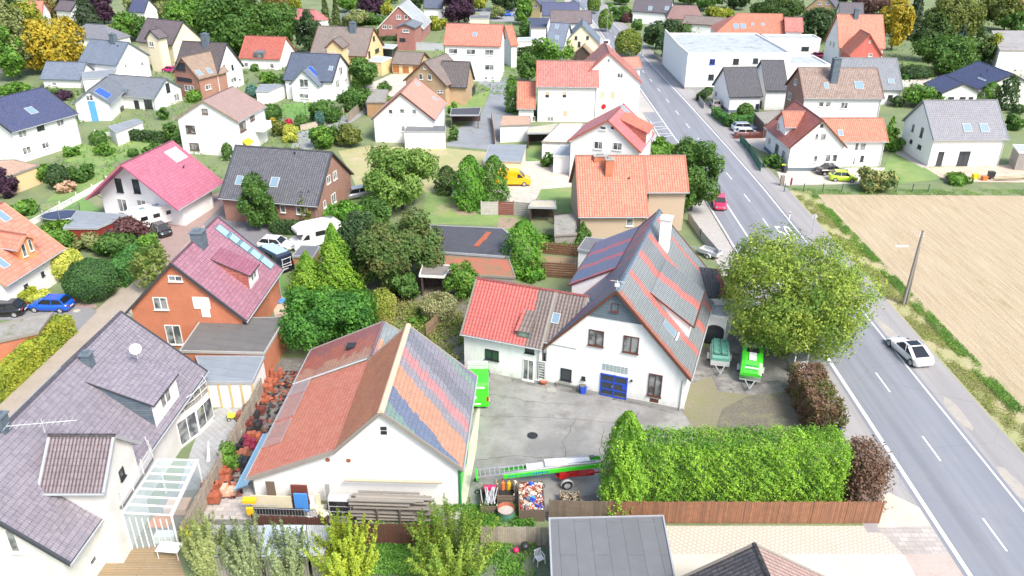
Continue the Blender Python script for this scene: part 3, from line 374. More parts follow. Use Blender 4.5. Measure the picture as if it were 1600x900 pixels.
 {'name':'house','label':'house with bright orange tiled roof and beige walls in the centre beside the road','cat':'house','loc':(14.34,94.59,0.0291),'wings':[{'x':0,'y':0,'a':0,'u0':-6.77,'u1':1.62,'prof':[(-6.24,2.99),(-0.06,8.55),(6.24,2.99)],'rm':'orange','wm':'beige2','gm': None,'o':0.4,'z0':0,'hip':(0,0),'win':[('n',-0.53,2.13,0.84,0.99,'w')],'sky':[('n',-0.39,-2.45,0.6,0.8,'vent')],'chim':[('n',-2.82,-1.86,0.9,0.9,1.7,'orangebrick'),('n',-3.73,-0.55,1.6,0.6,0.5,'orangebrick')],'sd':[],'plinth':0,'og':0.35,'fascia': None},{'x':0,'y':0,'a':0,'u0':1.62,'u1':6.77,'prof':[(-3.84,5.15),(-0.06,8.55),(6.24,2.99)],'rm':'orange','wm':'beige2','gm': None,'o':0.4,'z0':0,'hip':(0,0),'win':[],'sky':[],'chim':[],'sd':[],'plinth':0,'og':0.35,'fascia': None}]},
 {'name':'house','label':'white house with dark anthracite roof and grey plinth beside a beige car','cat':'house','loc':(42.44,152.73,0.1184),'wings':[{'x':0,'y':0,'a':0,'u0':-3.26,'u1':3.26,'prof':[(-4.86,3.05),(0.11,7.48),(4.86,3.12)],'rm':'anthracite','wm':'white','gm': None,'o':0.4,'z0':0,'hip':(0,0),'win':[('0',2.83,1.78,1.34,1.03,'w'),('n',2.53,0.89,0.62,1.33,'d')],'sky':[],'chim':[],'sd':[],'plinth':1,'og':0.35,'fascia': None},{'x':6.89,'y':1.69,'a':-0.0995,'u0':-2.21,'u1':2.21,'prof':[(-5.33,3.76),(-0.03,8.34),(5.33,3.76)],'rm':'anthracite','wm':'white','gm': None,'o':0.4,'z0':0,'hip':(0,0),'win':[],'sky':[],'chim':[],'sd':[],'plinth':0,'og':0.35,'fascia': None}]},
 {'name':'house','label':'far white building with wide orange hipped roof and four roof windows','cat':'house','loc':(60.1,214.95,-0.0624),'wings':[{'x':0,'y':0,'a':0,'u0':-8.62,'u1':8.62,'prof':[(-5.23,4.25),(0.01,8.45),(5.23,4.25)],'rm':'orange','wm':'white','gm': None,'o':0.4,'z0':0,'hip':(6,0),'win':[],'sky':[('n',-3.45,-3.42,1.3,1.6,'sky'),('n',-1.69,-3.39,1.3,1.6,'sky'),('n',0.76,-2.86,0.7,0.9,'sky'),('n',3.33,-2.82,0.7,0.9,'sky')],'chim':[],'sd':[],'plinth':0,'og':0.35,'fascia': None},{'x':10.69,'y':-2.75,'a':-0.0542,'u0':-2.27,'u1':2.27,'prof':[(-3.6,5.06),(-0.01,8.03),(3.6,5.06)],'rm':'pinktile','wm':'white','gm': None,'o':0.4,'z0':0,'hip':(0,0),'win':[],'sky':[],'chim':[],'sd':[],'plinth':0,'og':0.35,'fascia': None}]},
 {'name':'house','label':'tall white house with steep orange roof and red front gable','cat':'house','loc':(79.76,193.47,-0.0501),'wings':[{'x':0,'y':0,'a':0,'u0':-5.26,'u1':5.26,'prof':[(-5.58,4.75),(0,11.37),(5.58,4.4)],'rm':'orange','wm':'white','gm': None,'o':0.4,'z0':0,'hip':(0,0),'win':[('0',-0.9,4.6,1.33,1.18,'w'),('0',1.5,4.47,1.36,1.19,'w')],'sky':[],'chim':[('n',-1,-0.41,1,1,1.6,'slate')],'sd':[],'plinth':0,'og':0.35,'fascia': None},{'x':-1.17,'y':-8.75,'a':1.5583,'u0':-3.46,'u1':3.46,'prof':[(-3.77,4.29),(-0.02,8.86),(3.77,4.36)],'rm':'orange','wm':'redwall','gm': None,'o':0.4,'z0':0,'hip':(0,0),'win':[('0',-0.26,7.29,0.41,0.54,'w'),('0',-0.98,4.42,0.83,0.69,'w')],'sky':[],'chim':[],'sd':[],'plinth':0,'og':0.35,'fascia': None}]},
 {'name':'house','label':'house with brown tiled roof, tall grey chimney and brick gable right of the road','cat':'house','loc':(56,140.8,0.012),'wings':[{'x':0,'y':0,'a':0,'u0':-6.94,'u1':6.94,'prof':[(-5.03,5.77),(0.03,9.89),(5.03,5.88)],'rm':'browntile','wm':'white','gm':'brownbrick','o':0.4,'z0':0,'hip':(0,0),'win':[('n',-3.57,4.65,0.88,0.88,'w'),('n',-2.37,4.65,0.88,0.88,'w'),('n',0.41,4.45,1.21,1.1,'w'),('0',0.72,7.24,1.24,1,'w'),('0',2.57,4.33,1.6,1.22,'w')],'sky':[('n',-2.62,-2.99,0.8,1.3,'sky'),('n',3.01,-2.87,1.5,1.6,'sky')],'chim':[('n',-1.21,-2.04,1.2,1.2,3.6,'slate')],'sd':[],'plinth':0,'og':0.35,'fascia': None}]},
 {'name':'house','label':'low white house with plain grey roof behind the brown roofed one','cat':'house','loc':(69.36,160.55,-0.014),'wings':[{'x':0,'y':0,'a':0,'u0':-5.73,'u1':5.73,'prof':[(-5.79,2.9),(-0.01,7.85),(5.79,2.9)],'rm':'grey','wm':'white','gm': None,'o':0.4,'z0':0,'hip':(0,0),'win':[('n',3.62,1.41,0.86,0.87,'d')],'sky':[('n',3.59,-4.24,1.2,1.1,'sky')],'chim':[],'sd':[],'plinth':0,'og':0.35,'fascia': None}]},
 {'name':'house','label':'white L shaped house with orange tiles behind the lime green car','cat':'house','loc':(44.58,120.03,1.6021),'wings':[{'x':0,'y':-0,'a':0,'u0':-5.85,'u1':5.85,'prof':[(-4.34,3.68),(0.03,7.79),(4.34,3.57)],'rm':'redtile','wm':'white','gm': None,'o':0.4,'z0':0,'hip':(0,0),'win':[('0',-0.06,6.91,0.4,0.4,'d'),('0',0.38,5.2,0.47,0.96,'w'),('0',-0.56,5.2,0.85,1.05,'w'),('0',-0.02,1.9,0.57,1.08,'w'),('0',-1.87,2,0.77,1.18,'w'),('0',-2.88,1.99,0.77,1.18,'w'),('p',3.55,1.9,1.12,1.09,'w'),('p',-0.09,1.51,1.33,1.86,'door'),('p',-3.19,1.88,1.27,1.12,'w')],'sky':[],'chim':[],'sd':[],'plinth':1,'og':0.35,'fascia': None},{'x':-0.53,'y':-5.86,'a':-1.5741,'u0':-5.5,'u1':5.5,'prof':[(-3.27,4),(-0,6.72),(3.27,4)],'rm':'orange','wm':'white','gm': None,'o':0.4,'z0':0,'hip':(0,0),'win':[('n',1,3.1,0.58,1.19,'w'),('n',1.92,3.05,0.87,1.19,'w'),('n',2.19,1.26,0.49,0.9,'d'),('n',1.03,0.71,0.69,1.81,'wdoor')],'sky':[('n',-1.55,-2.13,0.8,1.1,'sky')],'chim':[],'sd':[],'plinth':0,'og':0.35,'fascia': None},{'x':0.41,'y':2.14,'a':-1.5993,'u0':-1.77,'u1':1.77,'prof':[(-2.41,5.67),(0,7.53),(2.41,5.67)],'rm':'orange','wm':'white','gm': None,'o':0.4,'z0':0,'hip':(0,0),'win':[('0',1.28,4.82,0.87,1.05,'w')],'sky':[],'chim':[],'sd':[],'plinth':0,'og':0.35,'fascia': None}]},
 {'name':'house','label':'new white house with light grey tiled roof and two skylights beside the field','cat':'house','loc':(68.27,122,0.0435),'wings':[{'x':0,'y':0,'a':0,'u0':-5.83,'u1':5.83,'prof':[(-5.04,4.28),(0.29,8.91),(5.04,4.5)],'rm':'greytile','wm':'white','gm': None,'o':0.4,'z0':0,'hip':(0,0),'win':[('n',-3.82,1.24,0.89,2.11,'g'),('n',-0.18,1.22,1.69,2.22,'g'),('0',-0.96,4.2,0.7,1.5,'g'),('0',1.76,4.14,0.55,1.08,'g'),('0',1.4,2.09,0.73,0.54,'g'),('0',-1.29,2.01,1.05,0.62,'g')],'sky':[('n',-0.2,-3.53,1.3,1.5,'sky'),('n',2.45,-3.54,1.3,1.5,'sky')],'chim':[],'sd':[],'plinth':0,'og':0.35,'fascia': None}]},
 {'name':'bungalow','label':'white bungalow with low navy roof and two front gables at the right edge','cat':'house','loc':(95.6,161.78,-1.5325),'wings':[{'x':0,'y':0,'a':0,'u0':-6.2,'u1':6.2,'prof':[(-6.23,3.02),(-0.02,5.92),(6.23,3.02)],'rm':'navy','wm':'white','gm': None,'o':0.4,'z0':0,'hip':(0,0),'win':[],'sky':[('n',0.92,-3.06,0.3,0.3,'vent'),('n',0.15,-1.53,0.3,0.3,'vent'),('n',2.69,-3.84,2.4,0.4,'sky')],'chim':[],'sd':[],'plinth':0,'og':0.35,'fascia': None},{'x':5.76,'y':-11.34,'a':-0.051,'u0':-4,'u1':4,'prof':[(-3.66,3.13),(0.11,4.92),(3.66,3.24)],'rm':'navy','wm':'white','gm': None,'o':0.4,'z0':0,'hip':(0,0),'win':[('1',-1.45,2,1.08,0.61,'d'),('1',0.71,2.02,1.08,0.61,'d'),('1',2.27,2.04,0.84,0.61,'d')],'sky':[],'chim':[],'sd':[],'plinth':0,'og':0.35,'fascia': None}]},
 {'name':'house','label':'white house with wide magenta pink roof and large glass roof light','cat':'house','loc':(-45.18,96.14,1.34),'wings':[{'x':0,'y':0,'a':0,'u0':-5.11,'u1':5.11,'prof':[(-6.41,2.91),(0.17,8.06),(6.41,3.05)],'rm':'magenta','wm':'white','gm': None,'o':0.8,'z0':0,'hip':(0,0),'win':[('0',2.67,4.56,0.92,1.78,'d'),('0',0.22,4.65,0.91,1.77,'d'),('0',2.78,1.9,1.31,1.74,'w'),('0',-0.01,2.16,1.29,1.47,'w')],'sky':[('n',3.17,-1.43,2.3,2,'glass'),('n',2.01,-2.97,0.3,0.3,'vent')],'chim':[],'sd':[],'plinth':0,'og':1.9,'fascia': None}]},
 {'name':'brick_house','label':'red brick house with dark grey tiled roof and white lattice windows','cat':'house','loc':(-28.82,97.77,-0.198),'wings':[{'x':0,'y':0,'a':0,'u0':-6.58,'u1':6.58,'prof':[(-5.9,3.12),(-0.16,8.16),(5.9,3.28)],'rm':'darkgrey','wm':'brick','gm': None,'o':0.4,'z0':0,'hip':(0,0),'win':[('1',-1.43,4.96,1.1,1.01,'w'),('1',0.57,4.83,1.15,1.1,'w'),('1',-0.5,2.12,1.33,1.27,'w'),('1',-3.26,2.37,0.72,0.93,'w'),('n',1.74,2.25,0.68,1.02,'w'),('n',4.09,2.2,1.19,1.01,'w')],'sky':[('n',-4.5,-3.91,0.9,1.3,'sky'),('n',0.19,-3.82,1.1,1.4,'sky'),('n',1.75,-0.63,0.3,0.3,'vent')],'chim':[],'sd':[],'plinth':0,'og':0.35,'fascia': None}]},
 {'name':'house','label':'orange brick house with mauve metal tile roof and pale blue solar collectors','cat':'house','loc':(-28.79,67.7,1.5271),'wings':[{'x':0,'y':0,'a':0,'u0':-5.43,'u1':5.43,'prof':[(-5.45,3.27),(0.38,8.8),(5.45,3.75)],'rm':'mauvetile','wm':'orangebrick','gm': None,'o':0.5,'z0':0,'hip':(0,0),'win':[('0',0.38,7.19,1.24,0.56,'w'),('0',2.18,4.66,1.28,1.23,'w'),('0',-1.54,4.84,1.51,1.16,'blind'),('0',-1.78,3.88,0.76,0.91,'blind'),('0',1.57,1.47,1.43,2.02,'w')],'sky':[('n',3.89,-0.63,1.2,1.55,'thermal'),('n',4.08,-1.51,1.2,1.55,'thermal'),('n',4.18,-2.39,1.2,1.55,'thermal'),('n',4.28,-3.29,1.2,1.55,'thermal'),('n',4.38,-4.22,1.2,1.55,'thermal')],'chim':[('n',-0.2,-0.04,1.15,1.05,1.15,'slate')],'sd':[('n',-1.21,1.47,-1.2,7.3,-4.71,5.7,'plum')],'plinth':0,'og':0.35,'fascia':'anthracite'}]},
 {'name':'house','label':'house with salmon orange roof and orange gabled dormer at the left edge','cat':'house','loc':(-53.77,73.95,1.4275),'wings':[{'x':0,'y':0,'a':0,'u0':-4.53,'u1':4.53,'prof':[(-5.78,3.28),(0,8.15),(5.78,3.28)],'rm':'salmonorange','wm':'white','gm': None,'o':0.6,'z0':0,'hip':(0,0),'win':[('n',-1.51,1.71,0.55,0.4,'d'),('n',1.06,1.84,0.4,0.49,'d')],'sky':[('n',2.75,-1.04,1,1.5,'sky'),('n',-2.49,-4.16,0.9,1.4,'sky')],'chim':[],'sd':[],'plinth':0,'og':0.35,'fascia': None},{'x':0.62,'y':-2.89,'a':-1.7462,'u0':-2.5,'u1':2.5,'prof':[(-1.31,5.49),(0.01,6.61),(1.31,5.73)],'rm':'salmonorange','wm':'orangewall','gm': None,'o':0.4,'z0':0,'hip':(0,0),'win':[('1',-0.41,5.04,0.47,1.36,'w'),('1',0.43,5.24,0.41,1.24,'w')],'sky':[],'chim':[],'sd':[],'plinth':0,'og':0.35,'fascia': None}]},
 {'name':'house','label':'large white house with grey mauve tiled roof filling the lower left corner','cat':'house','loc':(-30.34,43.58,1.5229),'wings':[{'x':0,'y':0,'a':0,'u0':-10.06,'u1':10.06,'prof':[(-5.89,3.69),(-0.05,8.86),(5.89,3.69)],'rm':'greymauve','wm':'whitebrick','gm': None,'o':0.6,'z0':0,'hip':(0,0),'win':[('0',-2.75,4.95,0.6,1.76,'w'),('n',-7.44,1.26,0.72,0.51,'w')],'sky':[],'chim':[('n',3.69,-0.74,0.62,0.62,0.7,'slate'),('n',-4.61,-0.02,0.7,0.7,0.9,'slate')],'sd':[('n',2.04,6.13,-1.25,7.8,-5.68,6,'greymauve')],'plinth':0,'og':0.35,'fascia':'anthracite'},{'x':-4.35,'y':-4.63,'a':-1.5121,'u0':-2.02,'u1':2.02,'prof':[(-2.52,6.05),(0.02,8.33),(2.52,5.81)],'rm':'mauvebrown','wm':'whitebrick','gm': None,'o':0.4,'z0':0,'hip':(0,0),'win':[('1',0.17,5.23,0.59,0.71,'d')],'sky':[],'chim':[],'sd':[],'plinth':0,'og':0.35,'fascia': None}]},
 {'name':'house','label':'far house with salmon roof at the top left behind the yellow maple','cat':'house','loc':(-132.79,234.01,0.2097),'wings':[{'x':0,'y':0,'a':0,'u0':-2.05,'u1':2.05,'prof':[(-4.27,4.27),(-0.01,7.79),(4.27,4.27)],'rm':'salmon','wm':'white','gm': None,'o':0.4,'z0':0,'hip':(0,0),'win':[],'sky':[],'chim':[],'sd':[],'plinth':0,'og':0.35,'fascia': None}]},
 {'name':'house','label':'far white house with dark mauve roof left of the spruce','cat':'house','loc':(-127.7,241.76,-0.4486),'wings':[{'x':0,'y':0,'a':0,'u0':-3.51,'u1':3.51,'prof':[(-2.78,4.52),(-0.04,6.94),(2.78,4.52)],'rm':'mauve','wm':'white','gm': None,'o':0.4,'z0':0,'hip':(0,0),'win':[],'sky':[],'chim':[],'sd':[],'plinth':0,'og':0.35,'fascia': None}]},
 {'name':'house','label':'far white house with navy roof right of the dark purple beech','cat':'house','loc':(-106.86,241.99,-0.2164),'wings':[{'x':0,'y':0,'a':0,'u0':-2.63,'u1':2.63,'prof':[(-3.36,4.3),(-0.15,7.61),(3.36,4.3)],'rm':'navy','wm':'white','gm': None,'o':0.4,'z0':0,'hip':(0,0),'win':[],'sky':[],'chim':[],'sd':[],'plinth':0,'og':0.35,'fascia': None}]},
 {'name':'house','label':'white house with grey hipped roof behind the yellow maple','cat':'house','loc':(-106.28,211.8,-0.2914),'wings':[{'x':0,'y':0,'a':0,'u0':-7.4,'u1':7.4,'prof':[(-3.28,2.12),(-0.35,5.27),(3.28,2.12)],'rm':'greytile','wm':'white','gm': None,'o':0.4,'z0':0,'hip':(5,5),'win':[('n',-3.47,-0.15,1.22,1.29,'w')],'sky':[],'chim':[],'sd':[],'plinth':0,'og':0.35,'fascia': None}]},
 {'name':'house','label':'far red roofed house among the trees right of the large green crowns','cat':'house','loc':(-57.68,234.01,-0.4508),'wings':[{'x':0,'y':0,'a':0,'u0':-5.78,'u1':5.78,'prof':[(-2.7,3.55),(-0.09,6.11),(2.7,3.55)],'rm':'pinkred','wm':'white','gm': None,'o':0.4,'z0':0,'hip':(3,3),'win':[],'sky':[],'chim':[],'sd':[],'plinth':0,'og':0.35,'fascia': None}]},
 {'name':'house','label':'far house with pale grey hipped roof right of the twin spruces','cat':'house','loc':(-47.23,253.17,0.2371),'wings':[{'x':0,'y':0,'a':0,'u0':-5.77,'u1':5.77,'prof':[(-5.77,0.79),(-0.01,3.56),(5.77,0.79)],'rm':'greytile','wm':'white','gm': None,'o':0.4,'z0':0,'hip':(5,5),'win':[],'sky':[],'chim':[],'sd':[],'plinth':0,'og':0.35,'fascia': None}]},
 {'name':'house','label':'far white house with blue grey roof beside the round purple tree','cat':'house','loc':(-23.92,252.8,-0.032),'wings':[{'x':0,'y':0,'a':0,'u0':-3.02,'u1':3.02,'prof':[(-3.28,4.45),(-0,7.13),(3.28,4.45)],'rm':'slatedark','wm':'white','gm': None,'o':0.4,'z0':0,'hip':(0,0),'win':[],'sky':[],'chim':[],'sd':[],'plinth':0,'og':0.35,'fascia': None}]},
 {'name':'house','label':'far grey roofed house with beige front gable left of the road','cat':'house','loc':(10.93,196.35,-0.2863),'wings':[{'x':0,'y':0,'a':0,'u0':-2.34,'u1':2.34,'prof':[(-5.36,4.09),(-0.01,8.61),(5.36,4.09)],'rm':'slateblue','wm':'white','gm': None,'o':0.4,'z0':0,'hip':(0,0),'win':[],'sky':[('n',-0.57,-0.99,0.9,1.2,'sky'),('n',0.09,-3.42,0.9,1.2,'sky')],'chim':[],'sd':[],'plinth':0,'og':0.35,'fascia': None},{'x':4.29,'y':4.81,'a':1.7583,'u0':-4.79,'u1':4.79,'prof':[(-4.44,4.2),(-0,8.37),(4.44,3.88)],'rm':'slateblue','wm':'cream','gm': None,'o':0.4,'z0':0,'hip':(0,0),'win':[('0',1.26,5.35,0.6,0.73,'d'),('0',-1.44,5.42,0.6,0.73,'d'),('0',0.45,3.9,0.6,1.18,'d'),('0',3.11,2.36,0.76,1.34,'d')],'sky':[],'chim':[],'sd':[],'plinth':0,'og':0.35,'fascia': None}]},
 {'name':'house','label':'far house with long mauve roof behind the grey roofed house left of the road','cat':'house','loc':(14.97,220.1,-0.0357),'wings':[{'x':0,'y':0,'a':0,'u0':-5.46,'u1':5.46,'prof':[(-3.38,5.43),(-0,8.2),(3.38,5.43)],'rm':'mauve','wm':'white','gm': None,'o':0.4,'z0':0,'hip':(0,0),'win':[],'sky':[],'chim':[],'sd':[],'plinth':0,'og':0.35,'fascia': None}]},
 {'name':'house','label':'far house with navy roof and small white gable at the top of the picture','cat':'house','loc':(13.24,241.13,0.0491),'wings':[{'x':0,'y':0,'a':0,'u0':-5.43,'u1':5.43,'prof':[(-3.84,4.34),(-0.01,7.49),(3.84,4.34)],'rm':'navy','wm':'white','gm': None,'o':0.4,'z0':0,'hip':(0,0),'win':[],'sky':[],'chim':[],'sd':[],'plinth':0,'og':0.35,'fascia': None},{'x':4.8,'y':4.7,'a':1.4233,'u0':-3.37,'u1':3.37,'prof':[(-2.97,5.3),(0.04,7.76),(2.97,5.33)],'rm':'slateblue','wm':'white','gm': None,'o':0.4,'z0':0,'hip':(0,0),'win':[],'sky':[],'chim':[],'sd':[],'plinth':0,'og':0.35,'fascia': None}]},
 {'name':'house','label':'far beige gabled house at the top centre','cat':'house','loc':(8.59,258.5,0.9539),'wings':[{'x':0,'y':0,'a':0,'u0':-4.5,'u1':4.5,'prof':[(-2.82,4.59),(0,6.92),(2.82,4.59)],'rm':'slatedark','wm':'beige','gm': None,'o':0.4,'z0':0,'hip':(0,0),'win':[('0',-0.5,4.45,1.17,0.92,'w')],'sky':[],'chim':[],'sd':[],'plinth':0,'og':0.35,'fascia': None}]},
 {'name':'garage','label':'dark gabled wooden garage with tan roof in front of the beige gable','cat':'garage','loc':(17.72,198.08,1.2835),'wings':[{'x':0,'y':0,'a':0,'u0':-5.81,'u1':5.81,'prof':[(-2.01,2.39),(-0.03,4.12),(2.01,2.25)],'rm':'tan','wm':'darkwood','gm': None,'o':0.4,'z0':0,'hip':(0,0),'win':[],'sky':[],'chim':[],'sd':[],'plinth':0,'og':0.35,'fascia': None}]},
 {'name':'house','label':'far white house with wide dark roof and two skylights right of the road','cat':'house','loc':(42.42,255.33,-0.3253),'wings':[{'x':0,'y':0,'a':0,'u0':-5.74,'u1':5.74,'prof':[(-4.59,3.53),(0,7.25),(4.59,3.53)],'rm':'mauvedark','wm':'white','gm': None,'o':0.4,'z0':0,'hip':(0,0),'win':[],'sky':[('n',-0.48,-3.44,1.2,1.6,'sky'),('n',4.44,-3.18,1.2,1.6,'sky')],'chim':[],'sd':[],'plinth':0,'og':0.35,'fascia': None}]},
 {'name':'house','label':'far house with brown hipped roof behind the dark hedge trees','cat':'house','loc':(49.57,244.16,-0.1002),'wings':[{'x':0,'y':0,'a':0,'u0':-5.36,'u1':5.36,'prof':[(-4.03,3.15),(-0.01,6.46),(4.03,3.15)],'rm':'brownred','wm':'white','gm': None,'o':0.4,'z0':0,'hip':(2,2),'win':[],'sky':[],'chim':[],'sd':[],'plinth':0,'og':0.35,'fascia': None}]},
 {'name':'barn','label':'long low far building with taupe roof behind the hedge right of the road','cat':'barn','loc':(53.1,231.57,-0.3545),'wings':[{'x':0,'y':0,'a':0,'u0':-5.86,'u1':5.86,'prof':[(-3.86,3.61),(-0,5.21),(3.86,3.61)],'rm':'taupe','wm':'white','gm': None,'o':0.4,'z0':0,'hip':(0,0),'win':[],'sky':[],'chim':[],'sd':[],'plinth':0,'og':0.35,'fascia': None}]},
 {'name':'house','label':'far tan brick house with dark roof and two white gable windows at the top right','cat':'house','loc':(96.22,262.22,1.1019),'wings':[{'x':0,'y':0,'a':0,'u0':-5.17,'u1':5.17,'prof':[(-5.08,3.75),(-0.28,8.53),(5.08,3.22)],'rm':'mauvedark','wm':'tanbrick','gm': None,'o':0.4,'z0':0,'hip':(0,0),'win':[('0',0.57,5.5,1.11,0.92,'w'),('0',-1.83,5.65,1.1,0.92,'w')],'sky':[],'chim':[],'sd':[],'plinth':0,'og':0.35,'fascia': None}]},
 {'name':'house','label':'far house with plain dark roof right behind the steep orange roof','cat':'house','loc':(98.5,246.59,-0.1899),'wings':[{'x':0,'y':0,'a':0,'u0':-3.45,'u1':3.45,'prof':[(-3.46,4.42),(-0.01,7.26),(3.46,4.42)],'rm':'mauvedark','wm':'white','gm': None,'o':0.4,'z0':0,'hip':(0,0),'win':[],'sky':[],'chim':[],'sd':[],'plinth':0,'og':0.35,'fascia': None}]},
 {'name':'house','label':'far house with red roof at the top right corner','cat':'house','loc':(156.8,257.28,-0.2203),'wings':[{'x':0,'y':0,'a':0,'u0':-3.33,'u1':3.33,'prof':[(-4.64,4.2),(-0.01,8.07),(4.64,4.2)],'rm':'redtile','wm':'white','gm': None,'o':0.4,'z0':0,'hip':(0,0),'win':[('n',-2.04,2.43,0.7,0.92,'w')],'sky':[],'chim':[],'sd':[],'plinth':0,'og':0.35,'fascia': None}]},
 {'name':'garage_block','label':'row of beige garages with three orange brown doors','cat':'garage','loc':(-23.03,183.01,-0.1793),'wings':[{'x':0,'y':0,'a':0,'u0':-3.38,'u1':3.38,'prof':[(-4.04,2.24),(0,4.19),(4.04,2.24)],'rm':'taupe','wm':'beige','gm': None,'o':0.4,'z0':0,'hip':(0,0),'win':[('n',-2.31,1.01,1.63,1.68,'bdoor'),('n',-0.1,0.97,1.62,1.67,'bdoor'),('n',2.1,1.07,1.32,1.67,'bdoor')],'sky':[],'chim':[],'sd':[],'plinth':0,'og':0.35,'fascia': None}]},
]
